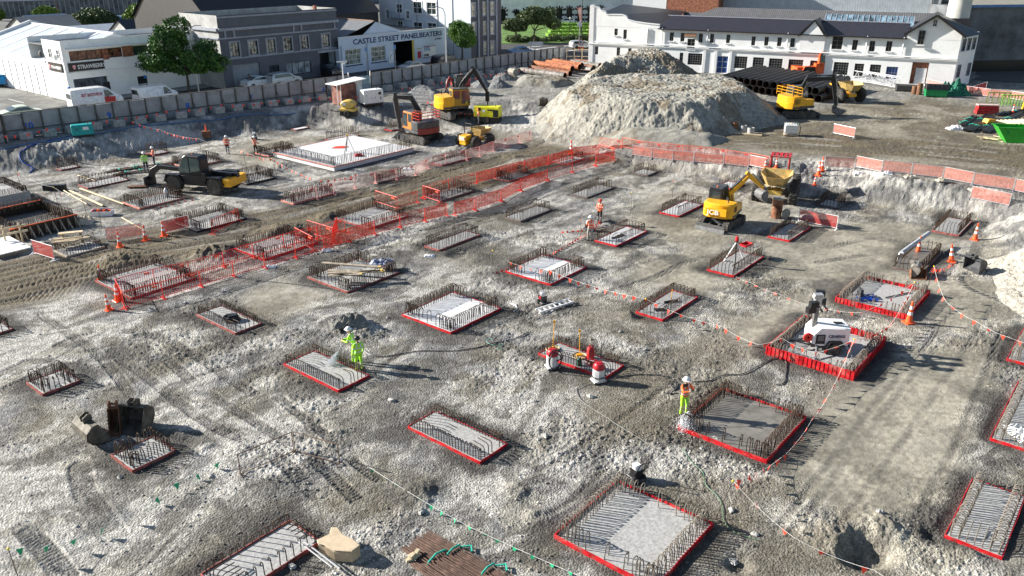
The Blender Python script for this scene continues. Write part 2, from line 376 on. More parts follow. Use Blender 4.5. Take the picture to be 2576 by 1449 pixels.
RUTS = [spline(gp(*q)) for q in (((1950, 1340), (2060, 1200), (2200, 1020), (2330, 870), (2400, 770)), ((2110, 1330), (2200, 1210), (2330, 1030), (2440, 860), (2500, 770)), ((2260, 1400), (2330, 1260), (2400, 1130), (2470, 960), (2520, 830)),
        ((1990, 1350), (2100, 1210), (2240, 1020), (2360, 870)), ((1320, 1200), (1450, 1130), (1600, 1030), (1700, 960)), ((1290, 1330), (1420, 1270), (1520, 1180), (1600, 1100)), ((1700, 640), (1560, 680), (1420, 740), (1300, 800)), ((1880, 660), (1960, 600), (2020, 540), (2060, 480)), ((1830, 640), (1900, 580), (1960, 520), (2000, 470)),
        ((1000, 560), (1200, 540), (1440, 520)), ((900, 640), (1060, 600), (1200, 560), (1420, 480)), ((0, 960), (130, 910), (260, 840), (420, 770)))]
def mk_lines(n, seed, x0, x1, y0, y1, l0, l1, ang, spread):
    r = random.Random(seed); out = []
    for _ in range(n):
        x = r.uniform(x0, x1); y = r.uniform(y0, y1); a = ang+r.gauss(0, spread); L = r.uniform(l0, l1)
        out.append((x, y, a, L))
    return out
DENTS = [(G(2185, 1385), .75, .5), (G(2150, 1405), .5, .35), (G(1860, 1420), .4, .25), (G(330, 1160), .3, .1), (G(1240, 655), .9, .12), (G(1150, 640), .7, .25), (G(1620, 640), .5, .12), (G(2350, 1350), .35, .2)]
HEAPS = [(G(905, 832), .9, .35), (G(1585, 795), .35, .3), (G(2060, 1330), .9, .25), (G(2220, 1330), .8, .3), (G(2130, 1370), .8, .22), (G(2430, 1380), .5, .2), (G(1530, 560), .5, .3), (G(300, 655), 1.2, .4), (G(720, 585), 1.6, .5), (G(540, 640), 1.5, .6), (G(830, 545), 1.0, .35),
         (G(700, 420), 1.6, .35), (G(770, 400), .9, .3), (G(1155, 380), 1.4, .5), (G(1120, 352), 2, .5), (G(1200, 340), 2, .4), (G(1280, 395), 1.3, .3), (G(1330, 415), 1.4, .3), (G(590, 1140), .6, .12), (G(510, 1125), .5, .15), (G(450, 1090), .5, .15), (G(380, 715), .8, .25), (G(1050, 1245), .8, .25), (G(1300, 1240), .6, .2), (G(1350, 1300), .4, .2), (G(850, 1090), .3, .1), (G(1370, 1040), .5, .1)]
FENCE = [tuple(G(u, v, ZU).xy) for u, v in ((-190, 377), (0, 353), (639, 268), (880, 237), (934, 231), (1278, 176), (1420, 155), (1500, 150))]
def terrain(x, y, fine=True):
    d, w = pit_dist(x, y)
    base = hbase(x, y)
    fd, _ = path_st(x, y, FENCE)
    # which side of the hoarding: beyond it the ground is street
    ln = FENCE; beyond = np.zeros(x.shape, bool)
    x0, y0 = FENCE[0]; x1, y1 = FENCE[-1]
    nx, ny = -(y1-y0), (x1-x0); sd = ((x-x0)*nx+(y-y0)*ny)/math.hypot(nx, ny); beyond = sd > .8
    beyond = beyond | (y > 141)
    bank = sstep(0.0, .25, np.clip(d/w, 0, 1))*(1-sstep(.85, 1.25, d/w))
    pd = pad_dist(x, y)
    flat = 1-sstep(.05, .5, pd)
    soft = np.zeros(x.shape)
    for T in (TAN, TAN2, TAN3, TAN4, TAN5, TAN6, TAN7, TAN8):
        soft = np.maximum(soft, 1-sstep(-1.3, .9, poly_sd(x, y, T)+1.6*(fbm(x*.8, y*.8, 9, 3)-.5)))
    rd, ra = path_st(x, y, ROAD)
    road = 1-sstep(ROADW*.7, ROADW*1.15, rd+1.8*(fbm(x*.35, y*.35, 3, 3)-.5))
    haul = 1-sstep(-3, 2, poly_sd(x, y, HAUL)+3*(fbm(x*.2, y*.2, 5, 3)-.5))
    rough = fbm(x*.9, y*.9, 21, 3)
    amp = .62*(.10+1.35*sstep(.46, .72, fbm(x*.22, y*.22, 40, 3)))*(1-.88*soft)*(1-.35*road)*(1-.3*haul)
    h = base+(fbm(x*.16, y*.16, 1, 3)-.5)*.26*(1-soft*.6)
    h = h+amp*((rough-.5)*.07+(fbm(x*3.2, y*3.2, 23, 3)-.5)*.05)
    if fine:
        rid = 1-np.abs(2*fbm(x*2.3+fbm(x, y, 6, 2)*2, y*2.3, 31, 3)-1)
        h = h+amp*(rid-.7)*.035
        f1 = fbm(x*9, y*9, 55, 3); h = h+(.1+amp)*(f1-.5)*.085+(.1+amp)*(sstep(.6, .8, vn(x*8, y*8, 71)))*.035+(.12+amp)*(sstep(.55, .8, vn(x*17, y*17, 72)))*.02
    # bank: clods, gullies
    g = np.abs(fbm(x*1.4, y*1.4, 61, 4)-.5)*2
    h = h+bank*((.5-g)*.24+(fbm(x*5, y*5, 65, 3)-.5)*.18)
    # wheel ruts and lug prints on the haul road, along its length
    lat = rd+.5*(vn(ra*.1, ra*0, 4)-.5)
    rp = np.zeros(x.shape)
    for o_, a_ in ((.7, .06), (1.6, .05), (2.5, .07), (3.4, .05), (.2, -.02)):
        rp = rp-a_*np.exp(-((lat-o_)/.22)**2)*(.4+fbm(ra*.15, lat*.3+o_*7, 8, 2))
        rp = rp+a_*.7*np.exp(-((lat-o_-.36)/.14)**2)*fbm(ra*.6, lat+o_, 12, 3)
    rp = rp+.02*np.sign(np.sin((ra+.6*np.abs(lat))*2*math.pi/.32))*(vn(ra*.25, lat*1.5, 91) > .55)
    h = h+road*rp
    tr = np.zeros(x.shape); ru = np.zeros(x.shape)
    for i, (T, hw) in enumerate(TRACKS):
        bx = np.array(T); m = (x > bx[:, 0].min()-1.2) & (x < bx[:, 0].max()+1.2) & (y > bx[:, 1].min()-1.2) & (y < bx[:, 1].max()+1.2)
        if not m.any(): continue
        dd, aa = path_st(x[m], y[m], T); inn = (1-sstep(hw*.8, hw, dd))*sstep(.2, .5, fbm(x[m]*.7, y[m]*.7, 77+i, 2))
        edge = np.exp(-((dd-hw*1.15)/.07)**2)
        h[m] = h[m]*(1)+inn*(-.03+.026*np.sin((aa+.12*vn(aa*2, dd*3, 5))*2*math.pi/.17)*(.75+.5*vn(aa*1.3, dd*4, 6)))+.03*edge*fbm(aa, dd, 5, 2)
        tr[m] = np.maximum(tr[m], inn)
    for i, T in enumerate(RUTS):
        bx = np.array(T); m = (x > bx[:, 0].min()-1) & (x < bx[:, 0].max()+1) & (y > bx[:, 1].min()-1) & (y < bx[:, 1].max()+1)
        if not m.any(): continue
        dd, aa = path_st(x[m], y[m], T)
        ru[m] = np.maximum(ru[m], np.exp(-(dd/.16)**2)*sstep(.3, .55, fbm(aa*.35, aa*0, 40+i, 2)))
        h[m] += (1-.65*soft[m])*2.6*(-.009*np.exp(-(dd/.13)**2)+.005*np.exp(-((dd-.24)/.07)**2)+.010*(dd < .13)*np.sin(aa*2*math.pi/.13))*(.3+1.2*fbm(aa*.3, aa*0, 3+i, 2))
    for c, r, k in DENTS: h = h-k*np.exp(-(((x-c.x)**2+(y-c.y)**2)/(r*r))**1.6)*(.8+.4*rough)
    for c, r, k in HEAPS: h = h+k*np.exp(-((x-c.x)**2+(y-c.y)**2)/(r*r)*(.6+.8*rough))*(.5+fbm(x*4, y*4, 88, 3))
    h = np.where(flat > 0, h*(1-flat)+(base-.03)*flat, h)
    h = np.where(beyond, ZU-.06, h)
    return h, dict(d=d, w=w, bank=bank, pd=pd, soft=soft, road=road, haul=haul, tr=tr, ru=ru, beyond=beyond, amp=amp, ra=ra, lat=lat)
def ground_colour(x, y, h, q):
    pale = np.array([.43, .41, .37]); grey = np.array([.215, .21, .20]); damp = np.array([.066, .062, .055]); mud = np.array([.135, .11, .072]); tan = np.array([.31, .285, .225]); mudd = np.array([.10, .088, .066])
    n1 = fbm(x*.28, y*.28, 101, 4); n2 = fbm(x*1.3, y*1.3, 102, 4); n3 = fbm(x*6, y*6, 103, 4); n4 = fbm(x*.55+y*.2, y*.5-x*.2, 104, 4)
    mix = lambda a, b, t: a+(b-a)*t[..., None]
    c = mix(grey[None]*np.ones(x.shape+(1,)), pale, sstep(.36, .56, n1*.55+n2*.45))
    c = mix(c, tan*1.28, sstep(3, 14, x+6*(n1-.5))*sstep(.35, .6, n1*.5+n2*.5)*.75); c = mix(c, grey*.62, sstep(.55, .66, fbm(x*2.1, y*2.1, 111, 4))*.45)
    c = mix(c, tan*.8, sstep(.53, .66, n4)*.55*(1-q['bank']*.3))
    c = mix(c, mudd*1.3, sstep(.60, .72, fbm(x*.45, y*.45, 133, 4))*.75)
    c = mix(c, damp*1.25, sstep(.61, .67, fbm(x*.9, y*.9, 141, 4))*.6)
    # dark streaks running with the site traffic
    wx = 5*(fbm(x*.12, y*.12, 145, 3)-.5); al = x*EA.x+y*EA.y+wx*2; ac = x*EB.x+y*EB.y+wx+.8*(fbm(x*.7, y*.7, 146, 2)-.5)
    c = mix(c, damp*1.3, sstep(.54, .68, fbm(al*.25, ac*1.1, 150, 4))*.65)
    c = mix(c, pale*1.08, sstep(.58, .7, fbm(al*.3, ac*1.2, 160, 4))*.6)
    c = mix(c, tan, q['soft']*.85)
    c = mix(c, tan*.62, q['soft']*sstep(.4, .62, n4)*.85)
    c = mix(c, mud, q['haul']*.8); c = mix(c, mudd, q['haul']*sstep(.45, .62, fbm(al*.2, ac*.5, 170, 4))*.6)
    c = mix(c, tan*.9, q['haul']*sstep(.5, .65, n1)*.7)
    c = mix(c, mud*1.05, q['road']*.97); c = mix(c, mudd, q['road']*sstep(.45, .6, fbm(q['ra']*.35, q['lat']*2.2, 180, 4))*.75)
    c = mix(c, pale*.85, q['road']*sstep(.6, .72, fbm(q['ra']*.3, q['lat']*1.7, 190, 4))*.4)
    bt = fbm(x*.35, y*.35, 200, 4)
    bl = sstep(.42, .6, bt*.7+n2*.3)
    c = np.where((q['bank'] > 0.02)[..., None], mix(c, mix(grey[None]*.72+0*c, pale*1.12, bl), q['bank']*.9), c)
    up = sstep(.9, 1.3, q['d']/q['w'])*(1-q['haul'])
    c = mix(c, np.array([.2, .195, .175]), up*.6)
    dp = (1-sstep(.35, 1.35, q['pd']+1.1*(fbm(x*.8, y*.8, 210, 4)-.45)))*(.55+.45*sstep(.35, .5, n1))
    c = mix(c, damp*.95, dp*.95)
    c = mix(c, damp*1.6, q['ru']*.55); c = mix(c, damp*1.7, q['tr']*.6*sstep(.2, .5, n2))
    # brown wet area round the water-blasted pad
    for u, v, r in ((1690, 1000, 5.5), (1520, 790, 4), (1800, 880, 2.5), (1780, 1240, 3), (1250, 560, 3), (1180, 640, 4), (1700, 560, 2.5), (1560, 940, 3), (950, 1240, 2.6), (640, 800, 2.5), (2150, 1400, 2.5), (800, 920, 2.2), (1900, 1400, 3), (1560, 1080, 3)):
        p = G(u, v); dd = np.hypot(x-p.x, y-p.y)+2.6*(fbm(x*.6, y*.6, 220, 4)-.5)
        c = mix(c, mudd*1.35, (1-sstep(r*.35, r, dd))*.65)
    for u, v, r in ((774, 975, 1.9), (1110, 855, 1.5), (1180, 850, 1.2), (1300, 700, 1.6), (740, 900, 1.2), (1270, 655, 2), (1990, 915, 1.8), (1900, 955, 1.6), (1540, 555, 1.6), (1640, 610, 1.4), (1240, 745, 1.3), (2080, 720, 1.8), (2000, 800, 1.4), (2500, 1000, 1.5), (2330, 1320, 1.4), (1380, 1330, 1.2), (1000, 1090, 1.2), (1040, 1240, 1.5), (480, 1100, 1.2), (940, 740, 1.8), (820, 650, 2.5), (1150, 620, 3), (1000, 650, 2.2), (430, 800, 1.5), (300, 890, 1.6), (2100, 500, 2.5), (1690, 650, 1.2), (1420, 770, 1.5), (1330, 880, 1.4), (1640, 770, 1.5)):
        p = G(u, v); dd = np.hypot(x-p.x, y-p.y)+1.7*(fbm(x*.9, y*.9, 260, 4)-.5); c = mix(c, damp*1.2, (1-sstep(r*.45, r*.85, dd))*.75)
    c = c*(.5+.98*n3)[..., None]
    sp = vn(x*14, y*14, 230); c = c*(1+.45*(sp > .86)*(1-q['soft'])*(1-q['road']*.6))[..., None]
    return np.clip(c, .02, .6)
def grid_mesh(name, X, Y, Z, col=None, material=None, mask=None):
    ny, nx = X.shape; me = bpy.data.meshes.new(name)
    co = np.stack([X, Y, Z], -1).reshape(-1, 3).astype(np.float32)
    i = np.arange(ny*nx).reshape(ny, nx); q = np.stack([i[:-1, :-1], i[:-1, 1:], i[1:, 1:], i[1:, :-1]], -1).reshape(-1, 4)
    if mask is not None: mk = mask.ravel(); q = q[mk[q].all(1)]
    me.vertices.add(len(co)); me.vertices.foreach_set('co', co.ravel())
    me.loops.add(q.size); me.loops.foreach_set('vertex_index', q.ravel().astype(np.int32))
    me.polygons.add(len(q)); me.polygons.foreach_set('loop_start', np.arange(0, q.size, 4, dtype=np.int32)); me.polygons.foreach_set('loop_total', np.full(len(q), 4, np.int32))
    me.polygons.foreach_set('use_smooth', np.ones(len(q), bool)); me.update(calc_edges=True)
    if col is not None:
        a = me.color_attributes.new('albedo', 'FLOAT_COLOR', 'POINT'); c4 = np.ones((len(co), 4), np.float32); c4[:, :col.shape[-1]] = col.reshape(-1, col.shape[-1]); a.data.foreach_set('color', c4.ravel())
    if material: me.materials.append(material)
    o = bpy.data.objects.new(name, me); C.objects.link(o); return o
def earth_mat(name, amount=.45, sc=9.0, bump=.5, dist=.06):
    m = bpy.data.materials.new(name); m.use_nodes = True; nt = m.node_tree; b = nt.nodes["Principled BSDF"]
    b.inputs["Roughness"].default_value = .92; b.inputs["Specular IOR Level"].default_value = .2
    at = nt.nodes.new("ShaderNodeAttribute"); at.attribute_name = 'albedo'
    tc = nt.nodes.new("ShaderNodeTexCoord")
    n1 = nt.nodes.new("ShaderNodeTexNoise"); n1.inputs["Scale"].default_value = sc; n1.inputs["Detail"].default_value = 8; n1.inputs["Roughness"].default_value = .72
    v1 = nt.nodes.new("ShaderNodeTexVoronoi"); v1.inputs["Scale"].default_value = sc*1.3
    nt.links.new(tc.outputs["Object"], n1.inputs["Vector"]); nt.links.new(tc.outputs["Object"], v1.inputs["Vector"])
    mr = nt.nodes.new("ShaderNodeMapRange"); mr.inputs[1].default_value = .3; mr.inputs[2].default_value = .7; mr.inputs[3].default_value = 1-amount; mr.inputs[4].default_value = 1+amount
    nt.links.new(n1.outputs[0], mr.inputs[0])
    mx = nt.nodes.new("ShaderNodeMix"); mx.data_type = 'RGBA'; mx.blend_type = 'MULTIPLY'; nt.links.new(at.outputs["Alpha"], mx.inputs[0])
    nt.links.new(at.outputs["Color"], mx.inputs[6]); nt.links.new(mr.outputs[0], mx.inputs[7]); nt.links.new(mx.outputs[2], b.inputs["Base Color"])
    ad = nt.nodes.new("ShaderNodeMath"); ad.operation = 'SUBTRACT'; nt.links.new(n1.outputs[0], ad.inputs[0]); nt.links.new(v1.outputs["Distance"], ad.inputs[1])
    bp = nt.nodes.new("ShaderNodeBump"); bp.inputs["Distance"].default_value = dist; ms = nt.nodes.new("ShaderNodeMath"); ms.operation = 'MULTIPLY'; ms.inputs[1].default_value = bump; nt.links.new(at.outputs["Alpha"], ms.inputs[0]); nt.links.new(ms.outputs[0], bp.inputs["Strength"])
    nt.links.new(ad.outputs[0], bp.inputs["Height"]); nt.links.new(bp.outputs[0], b.inputs["Normal"])
    return m
EARTH = earth_mat('crushed_earth', .6, 10, .7)
ys = [13.0]
while ys[-1] < 172: ys.append(ys[-1]+.018+.00006*ys[-1]**2)
ys = np.array(ys); ts = np.linspace(-.92, .92, 1250)
Yg, Tg = np.meshgrid(ys, ts, indexing='ij'); Xg = Yg*Tg
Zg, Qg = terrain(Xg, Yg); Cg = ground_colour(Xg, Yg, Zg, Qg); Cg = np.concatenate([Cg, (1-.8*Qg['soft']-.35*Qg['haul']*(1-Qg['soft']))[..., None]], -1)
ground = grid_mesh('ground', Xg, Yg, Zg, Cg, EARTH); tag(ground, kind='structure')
def TZ(x, y): return float(terrain(np.array([float(x)]), np.array([float(y)]))[0][0])
# loose stones over the broken ground
def stones(name, n, seed, label, xr, size, dens, material, cols):
    r = np.random.RandomState(seed); px = []; py = []
    Y = r.uniform(14, 85, n*4)**1.0; 
    Y = 14+(r.power(.75, n*4))*58; T = r.uniform(-.78, .78, n*4); X = Y*T
    h, q = terrain(X, Y); D = dens(X, Y, q); keep = r.uniform(0, 1, len(X)) < D
    X, Y, h = X[keep][:n], Y[keep][:n], h[keep][:n]; n = len(X)
    ico = np.array([(0, 0, -1), (.72, -.53, -.45), (-.28, -.85, -.45), (-.89, 0, -.45), (-.28, .85, -.45), (.72, .53, -.45), (.28, -.85, .45), (-.72, -.53, .45), (-.72, .53, .45), (.28, .85, .45), (.89, 0, .45), (0, 0, 1)])
    F = np.array([(0, 1, 2), (1, 0, 5), (0, 2, 3), (0, 3, 4), (0, 4, 5), (1, 5, 10), (2, 1, 6), (3, 2, 7), (4, 3, 8), (5, 4, 9), (1, 10, 6), (2, 6, 7), (3, 7, 8), (4, 8, 9), (5, 9, 10), (6, 10, 11), (7, 6, 11), (8, 7, 11), (9, 8, 11), (10, 9, 11)])
    s = size[0]+(size[1]-size[0])*r.power(.28, n); a = r.uniform(0, 6.28, n)
    V = ico[None]*(1+r.uniform(-.28, .28, (n, 12, 1)))*np.stack([r.uniform(.8, 1.4, n), r.uniform(.7, 1.1, n), r.uniform(.5, .85, n)], -1)[:, None]*s[:, None, None]
    ca, sa = np.cos(a)[:, None], np.sin(a)[:, None]
    V = np.stack([V[..., 0]*ca-V[..., 1]*sa+X[:, None], V[..., 0]*sa+V[..., 1]*ca+Y[:, None], V[..., 2]+(h+s*.18)[:, None]], -1)
    me = bpy.data.meshes.new(name); co = V.reshape(-1, 3).astype(np.float32)
    f = (F[None]+(np.arange(n)*12)[:, None, None]).reshape(-1, 3)
    me.vertices.add(len(co)); me.vertices.foreach_set('co', co.ravel()); me.loops.add(f.size); me.loops.foreach_set('vertex_index', f.ravel().astype(np.int32))
    me.polygons.add(len(f)); me.polygons.foreach_set('loop_start', np.arange(0, f.size, 3, dtype=np.int32)); me.polygons.foreach_set('loop_total', np.full(len(f), 3, np.int32)); me.update(calc_edges=True)
    cl = ground_colour(X, Y, h, {k: v[keep][:n] for k, v in q.items()}); lum = cl*1.15+.04; k = r.uniform(.75, 1.35, n)
    c4 = np.ones((n, 12, 4), np.float32); c4[..., :3] = np.clip((lum*k[:, None])[:, None, :], .04, .5)
    at = me.color_attributes.new('albedo', 'FLOAT_COLOR', 'POINT'); at.data.foreach_set('color', c4.ravel()); me.materials.append(material)
    o = bpy.data.objects.new(name, me); C.objects.link(o); tag(o, label, 'rubble', kind='stuff'); return o
STONE = earth_mat('broken_stone', .25, 20, .3, .02)
def dens1(x, y, q):
    m = .10+.8*sstep(.54, .70, fbm(x*.5, y*.5, 301, 3))
    for u, v, r in ((1190, 865, 1.2), (1140, 880, .8), (905, 850, .9), (470, 1085, .7), (530, 1125, .6), (700, 905, .6), (1650, 820, .9), (1600, 1110, .9), (1790, 1100, 1.2), (1770, 1180, .8), (1310, 1250, 1), (740, 1180, .8), (620, 1380, .9), (520, 1180, .8), (1000, 1330, .9), (1480, 860, .8), (1240, 1350, 1), (90, 990, .7), (1560, 640, .9), (2540, 700, 2)):
        p = G(u, v); m = m+1.1*np.exp(-((x-p.x)**2+(y-p.y)**2)/(r*r))
    return m*(1-.93*q['soft'])*(1-.8*q['road'])*(q['pd'] > .12)*(1-q['beyond'])*np.clip(q['amp']+.15, 0, 1)
stones('rubble', 40000, 5, 'loose pale stones and clods scattered over the broken ground', None, (.009, .062), dens1, STONE, None)
# ---------------------------------------------------------------- foundation pads with starter bars
def bar_mesh(kind, h, r=.0195):
    b = MB()
    if kind == 'H':
        R = .135; pts = [(.12, 0, 0), (.12, 0, h-R)]+[(.12+R-R*math.cos(t), 0, h-R+R*math.sin(t)) for t in [math.pi*k/6 for k in range(1, 6)]]+[(.12+2*R, 0, h-R), (.12+2*R, 0, 0)]
    elif kind == 'K':
        R = .065; pts = [(.1, 0, 0), (.1, 0, h-R)]+[(.1+R-R*math.cos(t), 0, h-R+R*math.sin(t)) for t in [math.pi*k/5 for k in range(1, 5)]]+[(.1+2*R, 0, h-R), (.1+2*R, 0, h-R-.09)]
    elif kind == 'E':
        R = .16; pts = [(.1, 0, 0), (.1, 0, h-R)]+[(.1+R-R*math.cos(t), 0, h-R+R*math.sin(t)) for t in [math.pi/2*k/4 for k in range(1, 5)]]+[(.1+R+.45, 0, h)]
    elif kind == 'S': pts = [(.1, 0, 0), (.1, 0, h)]
    b.tube(pts, r, 5); return b.mesh('starter_bar', RUST, True)
BARM = {}
def barobj(kind, h, m=RUST):
    k = (kind, round(h, 2), m.name)
    if k not in BARM:
        me = bar_mesh(kind, h); me.materials.clear(); me.materials.append(m); BARM[k] = me
    return BARM[k]
PALEBAR = mat('pale_rebar', (.20, .175, .145), .8, .2, .3, 12)
def positions(L, mode):
    if mode == 'd': n = max(3, int(round((L-.3)/.152))); return [.15+(L-.3)*i/(n-1) for i in range(n)]
    if mode == 'g':                                # dense groups at both ends, wider spacing between
        e = [.16+.15*i for i in range(6)]; mid0 = e[-1]+.3; out = list(e)
        k = max(2, int((L-2*e[-1]-.5)/.42)); out += [mid0+(L-2*mid0)*i/(k-1) for i in range(k)]; out += [L-q for q in e[::-1]]; return out
    if mode == 'w': n = max(3, int(round((L-.3)/.26))); return [.15+(L-.3)*i/(n-1) for i in range(n)]
    if mode == 's': n = max(3, int(round((L-.3)/.2))); return [.15+(L-.3)*i/(n-1) for i in range(n)]
REDF = {}
WOODRED = mat('stained_form_timber', (.55, .2, .15), .7, 0, .35, 5)
def pad(key, label, sides='HHHH', modes='dgdg', h=.68, rim=.10, top=.07, slab=None, film=RED, miss=(), bars=RUST, ribs=False, group='foundation pads ringed with starter bars', side=None):
    p = PD[key]; A, B = p['A'], p['B']; z = HZ(p['o'].x+EA.x*A/2+EB.x*B/2, p['o'].y+EA.y*A/2+EB.y*B/2)
    t = thing('foundation_pad', label, 'foundation pad', (p['o'].x, p['o'].y, z), AXA, group); r = random.Random(key)
    s = MB(); s.box((A/2, B/2, top/2-.1), (A-.06, B-.06, top+.2)); s.part('slab', slab or CONC, t)
    for (a, b_) in (((0, 0), (A, 0)), ((0, 0), (0, B)), ((0, B), (A, B)), ((A, 0), (A, B))):
        m = MB(); n = 9; wob = [r.uniform(-.012, .012) for _ in range(n+1)]; rz_ = [r.uniform(-.008, .008) for _ in range(n+1)]
        dx, dy = b_[0]-a[0], b_[1]-a[1]; L = math.hypot(dx, dy); ux, uy = dx/L, dy/L; nx_, ny_ = -uy, ux
        e = .03
        for i in range(n):
            q = []
            for j in (i, i+1):
                f = j/n; X = a[0]+dx*f; Y = a[1]+dy*f
                ext = 0
                for sg in (-1, 1):
                    for zz in (-.12, rim+rz_[j]): q.append((X+nx_*(sg*e/2+wob[j]), Y+ny_*(sg*e/2+wob[j]), zz))
            m.add(q, [(0, 4, 5, 1), (2, 3, 7, 6), (1, 5, 7, 3), (0, 2, 6, 4)]+([(0, 1, 3, 2)] if i == 0 else [])+([(4, 6, 7, 5)] if i == n-1 else []))
        if ribs:
            k = int(L/.2)
            for i in range(k+1):
                X = a[0]+dx*i/k; Y = a[1]+dy*i/k
                m.box((X, Y, rim/2), (.045, .075, rim*.97+r.uniform(-.01, .012)), math.atan2(dy, dx))
        m.part('form_board', film, t)
    zb = top-.01; cnt = 0
    def place(kind, x, y, ang):
        nonlocal cnt
        if r.random() < .02 or cnt > 98: return
        o = bpy.data.objects.new('starter_bar', barobj(kind, h, bars)); C.objects.link(o); o.parent = t; cnt += 1
        o.location = (x, y, zb); o.rotation_euler = (r.gauss(0, .035), r.gauss(0, .035), ang+r.gauss(0, .06))
    if sides[0] != '-':
        for q in positions(A, modes[0]): place(sides[0], q, 0, math.pi/2)
    if sides[1] != '-':
        for q in positions(B, modes[1]): place(sides[1], 0, q, 0)
    if sides[2] != '-':
        for q in positions(A, modes[2]): place(sides[2], q, B, -math.pi/2)
    if sides[3] != '-':
        for q in positions(B, modes[3]): place(sides[3], A, q, math.pi)
    p['obj'] = t; p['z'] = z; p['top'] = z+top; return t
def PP(key, a, b, dz=0):                           # a point on a pad: fractions along A and B
    p = PD[key]; q = p['o']+EA*(p['A']*a)+EB*(p['B']*b); q.z = p['top']+dz; return q
LG = dict(sides='KEKE', modes='dsds'); LB = dict(sides='EKEK', modes='sdsd')
pad('p1', 'narrow pad being hosed by the two workers in yellow green suits', **LB, slab=CONC, h=.5)
pad('p2', 'square red rimmed pad with a bare pale slab, just left of the ladder', slab=CONCW)
pad('p3', 'square red rimmed pad with a bright white slab behind the ladder', slab=CONCW)
pad('p4', 'square pad with grey timber planks piled across its slab')
pad('p5', 'narrow pad with white and blue litter on it behind the plank covered pad', **LG)
pad('p6', 'narrow dull rimmed pad left of the two workers in orange vests', **LG)
pad('p7', 'narrow dull rimmed pad with tall bars below the corner of the orange barriers', **LG, h=.7)
pad('p8', 'tiny far pad with wet mud around it below the bank with orange barriers', sides='KKKK', modes='ssss')
pad('p9', 'narrow red rimmed white pad left of the yellow mini excavator', **LG, slab=CONCW, h=.7)
pad('p10', 'red rimmed white pad with a dark plank beside the two workers in orange vests', **LG, slab=CONCW, h=.65)
pad('p11', 'small red rimmed white pad under the raised arm of the mini excavator', sides='SSSS', modes='ssss', slab=CONCW)
pad('p12', 'narrow red rimmed pad with a survey tripod and a red tray standing on it', **LG)
pad('p13', 'narrow red rimmed pad with a push broom standing on it right of the ladder', **LG, h=.6)
pad('p14', 'narrow red rimmed pad cluttered with vacuums, hand tampers and a red fuel can', **LB, h=.5)
pad('p15', 'pad in tall red boards with a blue harness left on its slab', rim=.3, top=.12, h=.55, ribs=True, bars=PALEBAR)
pad('p16', 'pad in tall red boards with the white light tower parked in it', rim=.46, top=.12, h=.55, ribs=True, bars=PALEBAR)
pad('p17', 'large wet brown pad being washed by the worker in orange and yellow', slab=CONCD, h=.62, rim=.16)
pad('p18', 'nearest and largest square pad with tall hoops, cut by the lower edge', h=.62, bars=PALEBAR, rim=.16)
pad('p19', 'narrow red rimmed pad standing alone in the lower right corner', sides='HEHS', modes='dsds', h=.5, bars=PALEBAR)
pad('p20', 'pad with a crumpled white sheet heaped on it at the right edge', sides='HSHH', modes='dddd', h=.5, bars=PALEBAR)
pad('p21', 'red edged pad cut off by the right edge behind the pad with the white sheet', h=.5, bars=PALEBAR)
pad('p22', 'narrow bright red rimmed pad with white bent bars, alone in front of the wheeled blower', **LB, h=.5)
pad('p23', 'small red edged pad with crooked bars right below the three dark buckets', sides='HHHK', modes='ssws', h=.62)
pad('p24', 'small red edged pad with leaning hoops at the left, ringed by crawler tracks', sides='KHHH', modes='ssws', h=.62)
pad('p25', 'narrow pad with a black coiled hose dumped on its slab', **LB, h=.5)
pad('p26', 'small pad cut off by the left edge below the muddy haul road', sides='KKKK', modes='ssss')
pad('p27', 'long speckled pad with hooked bars at the lower edge, left of the tan weight', sides='KEKE', modes='wsws', h=.5, rim=.12)
RF = 'foundation pads inside the red barriers'
pad('p28', 'fenced pad at the left end of the red barrier run, beside three cones', group=RF)
pad('p29', 'second fenced pad from the left in the red barrier run', group=RF)
pad('p30', 'third fenced pad from the left in the red barrier run, hoops very dense', group=RF)
pad('p31', 'fourth fenced pad from the left in the red barrier run', group=RF)
pad('p32', 'fifth fenced pad from the left in the red barrier run', group=RF)
pad('p33', 'farthest small fenced pad at the right end of the red barrier run', group=RF, sides='KKKK', modes='ssss')
pad('p34', 'pad with one red panel lying across it at the near edge of the haul road', film=BLACK)
pad('p35', 'pad with tall hoops and red flags in front of the black telehandler', h=.7, film=WOODRED)
pad('p36', 'narrow pad with a pale plank laid on its corner, left of the telehandler boom', sides='KEKE', modes='wsws', film=RED, h=.7)
pad('p37', 'large pad with dense hoops directly behind the telehandler cab', film=WOODRED, h=.7)
pad('p38', 'dark pad half hidden right of the telehandler counterweight', film=BLACK, h=.8)
pad('p39', 'small pad behind the first white red panel beside the far side of the haul road', sides='HHHH', modes='dsds', film=WOODRED, h=.75)
pad('p40', 'tiny pad in the shade at the foot of the left bank', sides='KKKK', modes='ssss', h=.9)
pad('p41', 'tiny shaded pad behind the worker in the white helmet near the left bank', sides='KKKK', modes='ssss', h=.9)
pad('p42', 'low pad beside the worker standing left of the big white slab', film=WOODRED, h=.7, sides='HHHH', modes='dddd')
pad('p43', 'biggest pad, a raised white slab with hoops all round', sides='HHHH', modes='ssss', h=.85, rim=.38, top=.39, slab=CONCW, film=CONCW)
_p = PD['p43']
for _c, _d in (((_p['A']/2, -.06, .38), (_p['A']+.2, .1, .07)), ((-.06, _p['B']/2, .38), (.1, _p['B'], .07)), ((_p['A']/2, _p['B']+.06, .38), (_p['A'], .1, .07))): MB().box(_c, _d).part('edge_board', WOODRED, _p['obj'])
pad('p44', 'small pad with tall thin bars behind the big white slab', sides='SKSK', modes='wsws', film=WOODRED, h=.9)
